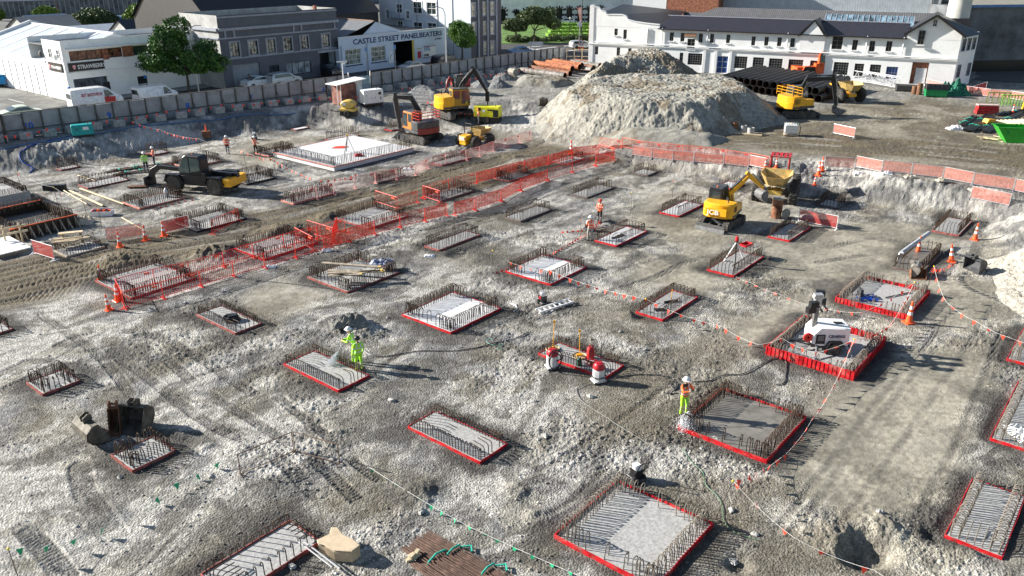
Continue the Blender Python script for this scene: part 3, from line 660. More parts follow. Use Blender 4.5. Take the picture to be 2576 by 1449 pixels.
pad('p45', 'smallest flat pad in front of the pale bank behind the big white slab', sides='----', slab=CONCW)
pad('p46', 'pad with pale round hoops under the arm of the red cabbed excavator', sides='HHHH', modes='ssss', h=.9, bars=PALEBAR)
pad('p47', 'dark railed pad behind the barrier with the white sign', film=RED, sides='HHHH', modes='dsds', h=.7)
pad('p48', 'long low pad behind the far end of the pink barriers', film=RED, sides='KKKK', modes='dsds')
pad('p49', 'narrow red rimmed pad below the rusty drum and the sagging netting panel', **LG, h=.6)
pad('p50', 'pad lost in the shadow of the site dumper', **LG, h=.8)
pad('p51', 'red rimmed pad with drooping bars by the lone cone below the right bank', sides='KEKE', modes='dsds')
pad('p52', 'dark pad half hidden under buckets between two cones', **LG, slab=CONCD)
pad('p53', 'raised concrete block pad cut off by the left edge', rim=.9, top=.85, film=CONC, sides='HHHH', modes='dddd', h=.5)
pad('p55', 'sunken pad with timber beams laid over it near the left edge', sides='KKKK', modes='dsds', h=.5, film=WOOD)
# boxed trench, orange edged
def trench():
    p = PD['p54']; A, B = p['A'], p['B']; t = thing('boxed_foundation', 'deep timber boxed foundation with orange edges and a dense bar cage at the left edge', 'foundation pad', p['o'][:]+(), AXA); r = random.Random(3)
    OR = mat('orange_edge', (.75, .13, .04), .6, 0, .2, 4); H_ = .75
    MB().box((A/2, B/2, .02), (A-.1, B-.1, .1)).part('slab', CONCD, t)
    for c, d in (((A/2, 0, H_/2), (A, .06, H_)), ((A/2, B, H_/2), (A, .06, H_)), ((0, B/2, H_/2), (.06, B-.07, H_)), ((A, B/2, H_/2), (.06, B-.07, H_))):
        MB().box(c, d).part('form_board', mat('dark_ply', (.05, .035, .025), .7), t)
    for c, d in (((A/2, -.02, H_+.03), (A+.1, .12, .05)), ((A/2, B+.02, H_+.03), (A+.1, .12, .05))):
        MB().box(c, d).part('edge_board', OR, t)
    for i in range(9):
        x = .2+(A-.4)*i/8
        b = MB(); b.bar((x, -.1, H_-.1), (x, -.75, 0), .09, .05); b.bar((x, -.08, 0), (x, -.08, H_-.05), .09, .05); b.part('brace', WOOD, t)
    for side_, n in ((.18, 24), (B-.18, 24)):
        for i in range(n):
            o = bpy.data.objects.new('starter_bar', barobj('H', 1.15)); C.objects.link(o); o.parent = t; o.location = (.15+(A-.3)*i/(n-1), side_-(.1 if side_ < 1 else -.1), .05); o.rotation_euler = (r.gauss(0, .04), r.gauss(0, .04), math.pi/2 if side_ < 1 else -math.pi/2)
    for side_, ang in ((.0, 0), (A, math.pi)):
        for i in range(16):
            o = bpy.data.objects.new('starter_bar', barobj('H', 1.15)); C.objects.link(o); o.parent = t; o.location = (side_+(.05 if side_ < 1 else -.05), .2+(B-.4)*i/15, .05); o.rotation_euler = (0, r.gauss(0, .04), ang)
trench()
# ---------------------------------------------------------------- barriers, cones, pins, bunting
BARR = mat('barrier_red', (.72, .05, .035), .5, .1, .15, 5); BARO = mat('barrier_orange', (.85, .14, .06), .5, .1, .15, 5); BARP = mat('barrier_faded', (.80, .42, .38), .55, .1, .2, 5)
def barmesh(nb=17, L=2.4, h=1.0):
    f = MB(); f.tube([(0, 0, .08), (0, 0, h)], .02, 6); f.tube([(L, 0, .08), (L, 0, h)], .02, 6); f.tube([(-.02, 0, h), (L+.02, 0, h)], .02, 6); f.tube([(0, 0, .12), (L, 0, .12)], .018, 6)
    b = MB()
    for i in range(1, nb): b.tube([(L*i/nb, 0, .12), (L*i/nb, 0, h)], .016, 4, False)
    ft = MB(); ft.box((0, 0, .015), (.07, .62, .03)); ft.bar((0, -.22, .03), (0, 0, .16), .03); ft.bar((0, .22, .03), (0, 0, .16), .03)
    pl = MB(); pl.box((L*.84, 0, h-.16), (.34, .03, .11))
    return f, b, ft, pl
def make_barrier(m, plate, kind='bar', net=None):
    t = thing('barrier_panel', 'x', 'barrier', (0, 0, -500)); f, b, ft, pl = barmesh()
    f.part('frame', m, t)
    if kind == 'bar': b.part('infill_bars', m, t); pl.part('maker_plate', plate, t)
    if kind == 'bar' and net: MB().box((1.2, 0, .56), (2.34, .006, .84)).part('netting', net, t)
    elif kind == 'net':
        n = MB(); n.box((1.2, 0, .56), (2.34, .008, .84)); n.part('netting', net, t)
    o = ft.part('foot', m, t); inst(o, t, (2.4, 0, 0)); return t
NETR = mat('red_netting', (.5, .06, .05), .8, 0, .2, 4, alpha=.50); NETP = mat('pink_netting', (.62, .25, .2), .8, 0, .2, 4, alpha=.42); NETW = mat('pale_sheet', (.7, .7, .7), .7, alpha=.6)
NETO = mat('orange_netting', (.85, .13, .06), .8, 0, .2, 4, alpha=.3)
PROTO = {'red': make_barrier(BARR, BARO), 'rednet': make_barrier(BARR, BARO, 'bar', NETO), 'orange': make_barrier(BARO, BARR), 'pink': make_barrier(BARP, BARR), 'grey': make_barrier(GALV, BARR, 'net', NETP), 'white': make_barrier(WHITE, BARR, 'net', NETR), 'bare': make_barrier(mat('rusty_tube', (.16, .1, .07), .7, .4), BARR, 'none')}
for p in PROTO.values():
    for c in [p]+KIDS(p): c.hide_render = True
DULLS = dict(p4=DULL, p5=DULL, p6=DUSK, p7=DUSK, p8=DUSK, p24=DULL, p23=DULL, p25=DULL, p27=DULL, p26=DULL, p30=DULL, p31=DUSK, p32=DULL, p33=DULL, p40=DULL, p41=DULL, p44=DULL, p45=DULL, p48=DULL, p50=DUSK, p51=DULL, p52=DUSK, p36=DULL, p47=DUSK, p28=DULL)
for _k, _m in DULLS.items():
    for _c in PD[_k]['obj'].children:
        if _c.name.startswith('form_board'): _c.data.materials[0] = _m
def panel(kind, a, b, label, group=None, tilt=0):
    a = Vector(a); b = Vector(b); src = PROTO[kind]; o = dup(src, a, math.atan2(b.y-a.y, b.x-a.x), label, group)
    for c in [o]+KIDS(o): c.hide_render = False
    L = math.hypot(b.x-a.x, b.y-a.y); o.scale = ((L-.06)/2.4, 1, 1); o.rotation_euler = (tilt, 0, o.rotation_euler.z); return o
def run(kind, pts, desc, group, skip=(), flip=False):
    P_ = [GP(*q) for q in pts]; n = 0
    for i in range(len(P_)-1):
        if i in skip: continue
        a, b = P_[i].copy(), P_[i+1].copy(); a.z = max(a.z, TZ(a.x, a.y)); b.z = max(b.z, TZ(b.x, b.y)); a.z = (a.z+b.z)/2
        panel('rednet' if kind == 'red' and i % 8 > 1 and pts[i][0] > 800 else kind, a, b, desc % ordn(n), group, random.uniform(-.03, .03)); n += 1
run('red', [(315, 778), (413, 752), (508, 722), (590, 696), (668, 674), (745.5, 649), (817, 629.6), (880.7, 608.5), (944, 590), (1008, 573), (1070, 557), (1127, 543), (1143.6, 542), (1195.7, 528.4), (1261, 506), (1310, 480.6), (1378, 455.8), (1440, 435), (1498.5, 418.6), (1546, 404)],
    '%s red barrier from the left in the near run beside the pale ground', 'red barriers along the near side of the fenced pads', skip=(11,))
run('red', [(298, 742), (392, 716), (479, 697), (565, 672), (639, 648), (716, 625), (800, 603), (870, 583)], '%s red barrier from the left in the inner run over the left fenced pads', 'red barriers along the inner side of the fenced pads')
run('red', [(1065, 500), (1130, 480), (1200, 462), (1262, 446), (1320, 431), (1380, 417), (1440, 402), (1506, 386)], '%s red barrier from the left along the muddy edge of the far fenced pads', 'red barriers along the haul road side')
for i, (a, b) in enumerate((((745, 607), (790, 632)), ((776, 588), (840, 608)), ((946, 510), (1000, 528)), ((1002, 525), (1052, 510)), ((1065, 497), (1108, 511)), ((838, 612), (850, 580)), ((297, 742), (315, 778)), ((1505, 388), (1546, 404)))):
    panel('red', GP(*a), GP(*b), ['red cross barrier at the left of the second fenced pad', 'red cross barrier just left of the third fenced pad', 'tall standing red cross barrier behind the third fenced pad', 'red barrier leaning right of the third fenced pad', 'red cross barrier at the left end of the fourth fenced pad', 'red barrier between the second and third fenced pads', 'short red barrier closing the left end beside the cones', 'red barrier closing the far right end of the fenced strip'][i], 'red barriers set across the fenced strip')
run('pink', [(842, 486), (894, 474), (946, 461.4), (998.5, 452.8), (1045.6, 441.6), (1078, 424), (1122.5, 412), (1173.3, 403), (1206.8, 394.5), (1241.5, 380.8), (1277.8, 371), (1308, 361), (1337, 352)], '%s faded red barrier from the left on the far side of the haul road', 'faded barriers on the far side of the haul road')
run('pink', [(738, 511), (798, 500), (842, 489)], '%s faded barrier from the left in front of the dark pad by the telehandler shadow', 'faded barriers by the telehandler shadow')
run('orange', [(1508.4, 379), (1565.5, 372.7), (1616, 384), (1664.7, 390), (1715.5, 396.3), (1771, 401), (1827, 407.4), (1885, 415), (1935, 422)], '%s orange barrier from the left on top of the bank below the dirt heap', 'orange barriers on top of the bank')
run('grey', [(1590, 392), (1640, 399), (1693, 406), (1745, 410), (1820, 416), (1884, 421), (1928, 425)], '%s grey framed panel from the left standing before the orange barriers', 'grey framed panels before the orange barriers')
run('grey', [(2072, 426), (2150, 428), (2217.4, 436), (2291.8, 443.4), (2371, 453.3), (2445.6, 468), (2549.8, 483), (2620, 497)], '%s grey framed panel with pink netting from the left on top of the right bank', 'grey framed netting panels on the right bank')
run('grey', [(2330, 218), (2380, 230), (2440, 238), (2490, 245), (2540, 250), (2590, 258)], '%s netting panel from the left beyond the far yard by the dark shed', 'netting panels in the far yard')
run('grey', [(2095, 337), (2150, 349)], '%s small netting panel beside the white liquid tank', None)
for a, b, k, l in (((413, 590), (480, 574), 'white', 'white framed panel with red netting leaning by the cone at the haul road'), ((86, 639), (140, 656), 'white', 'white framed red netting panel in front of the sawhorses'), ((270, 608), (362, 596), 'grey', 'flat sagging netting panel between two cones'),
                   ((2008, 558), (2106, 578), 'white', 'white framed red netting panel sagging beside the rusty drum'), ((535, 590), (603, 556), 'red', 'lone red barrier standing across the hoops of the pad by the haul road'),
                   ((606, 1199), (743, 1140), 'bare', 'empty rusty barrier frame, the left one of a standing pair'), ((743, 1140), (858, 1173), 'bare', 'empty rusty barrier frame, the right one of a standing pair'),
                   ((2440, 500), (2540, 520), 'grey', 'grey panel leaning before the netting at the far right of the bank'), ((2435, 240), (2480, 225), 'white', 'white framed red panel standing left of the green trestles'), ((2300, 205), (2380, 215), 'white', 'white framed red panel before the roller door')):
    panel(k, GP(*a), GP(*b), l)
PROTO_KILL = []
for p in PROTO.values():
    for c in KIDS(p): bpy.data.objects.remove(c)
    bpy.data.objects.remove(p)
CO = mat('cone_orange', (.95, .12, .03), .45, 0, .06, 5); CW = mat('cone_white', (.85, .85, .85), .5)
def make_cone():
    t = thing('traffic_cone', 'x', 'traffic cone'); b = MB(); b.prism([(-.2, 0), (.2, 0), (.2, .05), (-.2, .05)], -.2, .2, .02); b.part('base', CO, t)
    MB().lathe([(.14, .05), (.125, .12), (.035, .86), (.045, .9), (.03, .93)], n=14).part('cone_body', CO, t, True)
    for z in (.36, .6):
        r0 = .125-(z-.12)*.1216+.004; r1 = .125-(z+.13-.12)*.1216+.004; MB().lathe([(r0, z), (r1, z+.13)], n=14).part('reflective_band', CW, t, True)
    return t
_c0 = make_cone(); _used = False
for (u, v), l, s, tl in (((253, 705), 'leaning orange cone behind the left end fenced pad', 1.15, (-.1, -.12)), ((296.4, 758), 'orange cone touching the left end of the red barriers', 1.15, (0, -.08)), ((275, 781), 'nearest of the three cones at the left end of the red barriers', 1.05, (0, -.05)),
    ((367, 605), 'orange cone right of the flat netting panel by the haul road', 1.2, (0, 0)), ((302.6, 622), 'orange cone at the end of the short bar row by the haul road', 1.2, (0, 0)), ((413, 595), 'orange cone touching the white framed netting panel', 1.2, (0, 0)),
    ((1436.5, 388), 'tall orange cone raised on a post inside the far red barriers', 1.5, (0, 0)), ((1924, 427.4), 'orange cone left of the red canopy, before the white notice', 1.1, (0, 0)), ((1952, 423), 'orange cone half hidden behind the dumper canopy', 1, (0, 0)),
    ((2067, 430), 'tall cone at the left end of the pink netting panels', 1.3, (0, 0)), ((2058.7, 442), 'nearer cone of the pair at the left end of the netting panels', 1.3, (0, 0)), ((2048.8, 468), 'short cone half way down the ramp behind the dumper', .9, (0, 0)),
    ((2451.8, 604.6), 'lone cone right of the pad with drooping bars', 1.3, (0, 0)), ((2309, 634), 'cone behind the grey roll on the shadowed pad', 1.2, (0, 0)), ((2393.5, 660), 'leaning cone between the shadowed pad and the grey bucket', 1.3, (0, .15)),
    ((2285.6, 811.7), 'pale orange cone at the near corner of the pad in tall red boards', 1.35, (0, 0)), ((2071.7, 250.5), 'cone between the black pipes and the far dumper', 1.2, (0, 0)), ((2546.6, 288), 'cone beside the tied steel in the far right yard', 1.2, (0, 0)),
    ((1404, 131), 'cone in the street by the white corner building', 1.1, (0, 0)), ((163, 0), '', 0, 0)):
    if not l: continue
    p = GP(u, v); z = max(p.z, TZ(p.x, p.y)); o = _c0 if not _used else dup(_c0); _used = True
    o.location = (p.x, p.y, z-.01); o["label"] = l; o["group"] = 'orange traffic cones'; o.scale = (s,)*3; o.rotation_euler = (tl[0], tl[1], random.uniform(0, 3))
def pin(u, v, h, label, capc='y', lean=(0, 0), r=.014, m=None):
    p = GP(u, v); z = TZ(p.x, p.y); t = thing('marker_post', label, 'post', (p.x, p.y, z), 0, 'steel marker posts')
    MB().tube([(0, 0, -.05), (lean[0], lean[1], h)], r, 6).part('rod', m or RUST, t)
    MB().ball((lean[0], lean[1], h), .045, 8).part('cap', mat('cap_yellow', (.9, .65, .03), .5) if capc == 'y' else mat('cap_orange', (.9, .25, .03), .5), t, True)
    return Vector((p.x+lean[0], p.y+lean[1], z+h))
Q = {}
for k, u, v, h, l, cc, ln in (('a', 1380.7, 727, 1.2, 'marker post at the near corner of the bright white pad', 'o', (0, 0)), ('b', 1621, 804, 1.25, 'yellow topped post at the left of the broom pad', 'y', (0, 0)), ('c', 1586.6, 535, 1.6, 'tall thin post above the pad with the dark plank', 'y', (0, 0)),
    ('d', 1690.7, 501.7, 1.5, 'tall thin post standing alone behind the left white pad', 'o', (0, 0)), ('e', 1461.3, 598.4, 1.4, 'post beside the worker with the machine', 'o', (-.05, 0)), ('f', 1594, 392, 1.3, 'post before the corner of the orange barriers', 'o', (0, 0)), ('g', 409, 366.5, 1.6, 'post at the top of the left bank carrying flags', 'o', (0, 0)),
    ('h', 507, 391.3, 1.6, 'post behind the telehandler cab, left one', 'y', (0, 0)), ('i', 621, 426, 1.7, 'post right of the telehandler, behind the dark pad', 'y', (-.15, 0)), ('j', 57, 484.3, 1.6, 'post behind the raised block at the left edge', 'y', (-.1, 0)), ('k', 147.6, 521.5, 1.6, 'post above the boxed orange foundation', 'y', (-.05, 0)),
    ('l', 224.4, 556.2, 1.7, 'post with an orange flag beside the white box of tools', 'y', (-.2, 0)), ('m', 256.7, 574.8, 1.5, 'post in front of the white box of tools', 'y', (0, 0)), ('n', 698.4, 449, 1.8, 'leaning rusty post at the corner left of the far barriers', 'y', (-.3, 0)), ('o', 1240, 688, 1.5, 'post with tangled red flags left of the bright white pad', 'y', (0, 0)),
    ('p', 2135.6, 913, 1.3, 'yellow capped post inside the light tower pad', 'y', (.05, 0)), ('q', 2329, 737.3, 1.7, 'tall post at the right corner of the tall boarded pad', 'y', (.15, 0)), ('r', 1798.7, 1303.8, 1.4, 'leaning pale post at the right of the nearest pad', 'y', (.55, .25)), ('s', 45.7, 1452, 1.15, 'yellow capped post in the lower left corner', 'y', (-.05, 0)), ('t', 2290, 762, 1.3, 'post at the near corner of the tall boarded pad', 'y', (0, 0))):
    Q[k] = pin(u, v, h, l, cc, ln)
_tri = MB(); _tri.prism([(-.085, 0), (.085, 0), (0, -.19)], -.002, .002)
_fm = {c: _tri.mesh('flag', m) for c, m in (('r', FLAGR), ('g', FLAGG))}
def bunting(name, pts, label, color='r', sp=.62, sag=.18, sc=1.0, string=True, grp='strings of little flags'):
    o0 = Vector(pts[0]); t = thing('bunting', label, 'flag line', o0, 0, grp); b = MB(); r = random.Random(label); path = []
    for i in range(len(pts)-1):
        a, c = Vector(pts[i])-o0, Vector(pts[i+1])-o0; L = (c-a).length; n = max(2, int(L/.4))
        for k in range(n): f = k/n; q = a.lerp(c, f); q.z -= 4*f*(1-f)*sag*min(1, L/4); path.append(q)
    path.append(Vector(pts[-1])-o0)
    if string: b.tube(path, .006, 3); b.part('string', STRING, t)
    acc = .2
    for i in range(len(path)-1):
        d = path[i+1]-path[i]; L = d.length
        while acc < L and L > 0:
            q = path[i]+d*(acc/L); f = bpy.data.objects.new('flag', _fm[color]); C.objects.link(f); f.parent = t; f.location = q
            f.rotation_euler = (r.uniform(-.5, .7), r.uniform(-.3, .3), math.atan2(d.y, d.x)+r.uniform(-.7, .7)); f.scale = (sc*1.35,)*3; acc += sp*r.uniform(.8, 1.2)
        acc -= L
    return t
def A3(u, v, h): p = GP(u, v); return Vector((p.x, p.y, TZ(p.x, p.y)+h))
bunting('b', [A3(1277, 700, 1.1), Q['a'], Q['b'], A3(1810, 860, .9), A3(1905, 905, .8), A3(1960, 900, 1.1), A3(2040, 935, 1.0), Q['p']], 'red flag line from the white pad past the broom pad to the light tower', sp=.68)
bunting('b', [A3(1850, 703, .15), A3(1890, 718, .1), A3(1960, 745, .1), A3(2060, 775, .1), A3(2165, 800, .3), Q['t']], 'red flag line lying on pale ground left of the tall boarded pad', sp=.75)
bunting('b', [Q['q'], A3(2370, 800, 1.0), A3(2450, 850, .9), A3(2530, 890, .9), A3(2620, 920, 1)], 'red flag line running right from the tall boarded pad', sp=.95)
bunting('b', [Q['q'], A3(2345, 712, .9), A3(2395, 680, .5)], 'short red flag line up to the leaning cone', sp=.3)
bunting('b', [Q['t'], A3(2235, 850, .8), A3(2190, 880, .9), Q['p']], 'red flag line between the tall boarded pads', sp=.55)
bunting('b', [Q['p'], A3(2080, 1020, .5), A3(2040, 1070, .3), A3(2000, 1125, .2), A3(1960, 1170, .3), Q['r']], 'red flag line along the right edge of the wet pad', sp=.72)
bunting('b', [Q['r'], A3(1990, 1400, .75), A3(2190, 1470, .5), A3(2300, 1530, .5)], 'red flag line running right from the leaning pale post', sp=1.1)
bunting('b', [A3(-20, 1490, .9), Q['s'], A3(170, 1395, .5), A3(330, 1320, .4), A3(440, 1240, .35), A3(580, 1165, .3)], 'green flag line in the lower left', 'g', .95, grp=None)
bunting('b', [A3(930, 1185, .15), A3(1060, 1270, .1), A3(1180, 1330, .1), A3(1330, 1400, .12), A3(1470, 1460, .12)], 'green flag line lying on broken ground left of the nearest pad', 'g', .62, sag=.02, sc=.8, grp=None)
bunting('b', [Q['g'], Q['h']], 'short red flag line up at the left bank', sp=.5)
bunting('b', [Q['i'], Q['h']], 'white string sagging behind the telehandler', sp=9)
bunting('b', [Q['i'], Q['n'], A3(800, 478, .9), A3(850, 478, 1.0), A3(900, 466, 1)], 'red flag line from the leaning rusty post to the far barriers', sp=.6)
bunting('b', [Q['j'], Q['k'], Q['l']], 'white string between the posts behind the boxed foundation', sp=9)
bunting('b', [A3(1390, 350, 1.2), Q['g']] if False else [A3(15, 372, 1.0), A3(120, 350, 1.0), A3(230, 335, 1.1), A3(300, 325, 1.1), A3(430, 305, 1.1), A3(560, 290, 1.1), A3(700, 277, 1.1), A3(800, 268, 1.1), A3(905, 262, .9), A3(960, 262, 1.0)], 'long red flag line in front of the concrete hoarding, left stretch', sp=1.1, sc=1.3)
bunting('b', [A3(335, 330, .9), Q['g']], 'red flag line falling from the hoarding to the bank post', sp=.7, sc=1.1)
bunting('b', [A3(1010, 245, 1.1), A3(1120, 225, 1.1), A3(1230, 208, 1.1), A3(1330, 190, 1.1), A3(1410, 176, 1.1)], 'red flag line in front of the concrete hoarding, right stretch', sp=1.1, sc=1.3)
bunting('b', [A3(1075, 278, 1.1), A3(1100, 290, 1.1), A3(1195, 315, 1.1)], 'red and white flag line before the yellow compressor', sp=.6, sc=1.2)
bunting('b', [A3(1245, 690, .1), A3(1300, 668, .1), A3(1390, 640, .1), A3(1440, 610, .1), A3(1490, 585, .2), A3(1510, 565, .3), A3(1470, 580, .1), A3(1410, 585, .1)], 'tangled red flag line on the ground before the workers in orange vests', sp=.38, string=True, sag=0)
bunting('b', [A3(385, 531, .1), A3(420, 520, .1), A3(470, 508, .1), A3(490, 505, .1)], 'red flag line dropped along the rim of the pad before the telehandler', sp=.5, sag=0)
# ---------------------------------------------------------------- machines
def RZ(a): return Matrix.Rotation(a, 4, 'Z')
def TR(x, y=0, z=0): return Matrix.Translation((x, y, z))
def ray_plane(u, v, o, ang):                      # sight line met with the vertical plane through o at heading ang -> (along, up)
    d = Vector((u-1288, FPX*CT-(v-724.5)*ST, -(FPX*ST+(v-724.5)*CT))); c = Vector((0, 0, CAMH)); n = Vector((-math.sin(ang), math.cos(ang), 0))
    q = c+d*((Vector(o)-c).dot(n)/d.dot(n)); return ((q-Vector(o)).dot(Vector((math.cos(ang), math.sin(ang), 0))), q.z-o[2])
def stadium(L, h, n=7):
    r = h/2; out = []
    for k in range(n+1): a = -math.pi/2+math.pi*k/n; out.append((L/2-r+r*math.cos(a), r+r*math.sin(a)))
    for k in range(n+1): a = math.pi/2+math.pi*k/n; out.append((-L/2+r+r*math.cos(a), r+r*math.sin(a)))
    return out
def beam(mb, pts, hs, w, y=0, ch=.02):            # plated arm in the xz plane
    up, dn = [], []
    for i, p in enumerate(pts):
        a = Vector(pts[max(i-1, 0)]); b = Vector(pts[min(i+1, len(pts)-1)]); d = (b-a).normalized(); n = Vector((-d.y, d.x)); q = Vector(p)
        up.append(tuple(q+n*hs[i]/2)); dn.append(tuple(q-n*hs[i]/2))
    return mb.prism(dn+up[::-1], y-w/2, y+w/2, ch)
def tracks(t, M, L, h, w, gauge, m=None, fm=None):
    TRM = mat('crawler_track', (.07, .065, .058), .8, .3, .4, 7, bump=.3, grime=.7)
    for s in (-1, 1):
        b = MB(); st = stadium(L, h); b.prism(st, s*gauge/2-w/2, s*gauge/2+w/2, .03); tot = len(st)
        per = []; 
        for i in range(tot): a = Vector(st[i]); c = Vector(st[(i+1) % tot]); per.append((a, c, (c-a).length))
        S = sum(p[2] for p in per); n = int(S/.17); acc = 0; k = 0
        for j in range(n):
            target = S*j/n
            while acc+per[k][2] < target: acc += per[k][2]; k += 1
            f = (target-acc)/per[k][2]; q = per[k][0].lerp(per[k][1], f); d = (per[k][1]-per[k][0]).normalized()
            b.box((q.x, s*gauge/2, q.y), (.05, w, .05), Matrix.Rotation(-math.atan2(d.y, d.x), 3, 'Y'))
        tr = b.xf(M).part('track', m or TRM, t)
        c = MB(); yo = s*(gauge/2+w/2+.015)
        for x in (-L/2+h/2, L/2-h/2): c.cyl(M @ Vector((x, yo-.05, h/2)), M @ Vector((x, yo+.02, h/2)), h*.36, n=12)
        for i in range(5): x = -L/2+h+(L-2*h)*i/4; c.cyl(M @ Vector((x, yo-.05, h*.25)), M @ Vector((x, yo+.02, h*.25)), h*.14, n=8)
        c.part('roller', fm or DKGREY, tr)
    MB().box((0, 0, h*.62), (L*.55, gauge, h*.4)).xf(M).part('undercarriage', DKGREY, t)
def bucket_mb(w=.9, s=1.0, teeth=5, ears=True):
    b = MB(); P_ = [(0, 0), (-.22, -.04), (-.42, -.24), (-.46, -.5), (-.3, -.72), (0, -.82), (.42, -.84)]; P_ = [(x*s, z*s) for x, z in P_]
    o = P_; i_ = [(x*.93+.01*s, z*.95-.01*s+.02*s) for x, z in P_]
    i_[0] = (P_[0][0]+.02*s, P_[0][1]-.03*s); i_[-1] = (P_[-1][0], P_[-1][1]+.03*s)
    for k in range(len(o)-1):
        b.prism([o[k], o[k+1], i_[k+1], i_[k]], -w/2, w/2)
    side = o[::-1]
    for y in (-w/2, w/2-.03): b.prism(side, y, y+.03)
    for k in range(teeth): y = -w/2+.06+(w-.12)*k/(teeth-1) if teeth > 1 else 0; b.prism([(.38*s, -.86*s), (.38*s, -.79*s), (.58*s, -.84*s)], y-.03, y+.03)
    if ears:
        for y in (-.14, .14): b.prism([(-.28*s, -.08*s), (.04*s, 0), (.02*s, .2*s), (-.1*s, .24*s), (-.3*s, .12*s)], y-.02, y+.02)
        b.cyl((-.0*s, -.16, .13*s), (0, .16, .13*s), .03); b.cyl((-.2*s, -.16, .08*s), (-.2*s, .16, .08*s), .03)
    return b
def cabbox(t, M, x0, x1, y0, y1, z0, z1, m, roof=None, slope=.12):
    prof = [(x0, z0), (x1, z0), (x1+.02, z0+(z1-z0)*.35), (x1-slope, z1-.04), (x1-slope-.06, z1), (x0+.08, z1), (x0, z1-.08)]
    c = MB().prism(prof, y0, y1, .05).xf(M).part('cab', m, t); h = z1-z0; L = x1-x0
    win = [[(x0+.1, z0+h*.45), (x0+L*.42, z0+h*.45), (x0+L*.42, z1-.14), (x0+.12, z1-.14)], [(x0+L*.5, z0+h*.15), (x1-.08, z0+h*.15), (x1-.05, z0+h*.4), (x1-slope-.1, z1-.14), (x0+L*.5, z1-.14)]]
    for y, s in ((y0, -1), (y1, 1)):
        for p in win: MB().prism(p, min(y, y+s*.012), max(y, y+s*.012)).xf(M).part('window', GLASS, c)
    MB().add([(x1-slope*.42+.012, y0+.1, z0+h*.5), (x1-slope*.42+.012, y1-.1, z0+h*.5), (x1-slope+.01, y1-.12, z1-.14), (x1-slope+.01, y0+.12, z1-.14)], [(0, 1, 2, 3)]).xf(M @ TR(.03)).part('window', GLASS, c)
    MB().box((x0-.006, (y0+y1)/2, z0+h*.66), (.012, (y1-y0)*.75, h*.45)).xf(M).part('window', GLASS, c)
    MB().prism([(x0+.04, y0+.05), (x1-slope-.02, y0+.05), (x1-slope-.02, y1-.05), (x0+.04, y1-.05)], z1, z1+.06, .02, 'Z').xf(M).part('cab_roof', roof or m, t)
    MB().lathe([(.05, 0), (.055, .06), (.04, .12), (0, .13)], (x0+.3, (y0+y1)/2, z1+.06), 8).xf(M).part('beacon', mat('beacon_amber', (.95, .2, .03), .3), t)
    return c
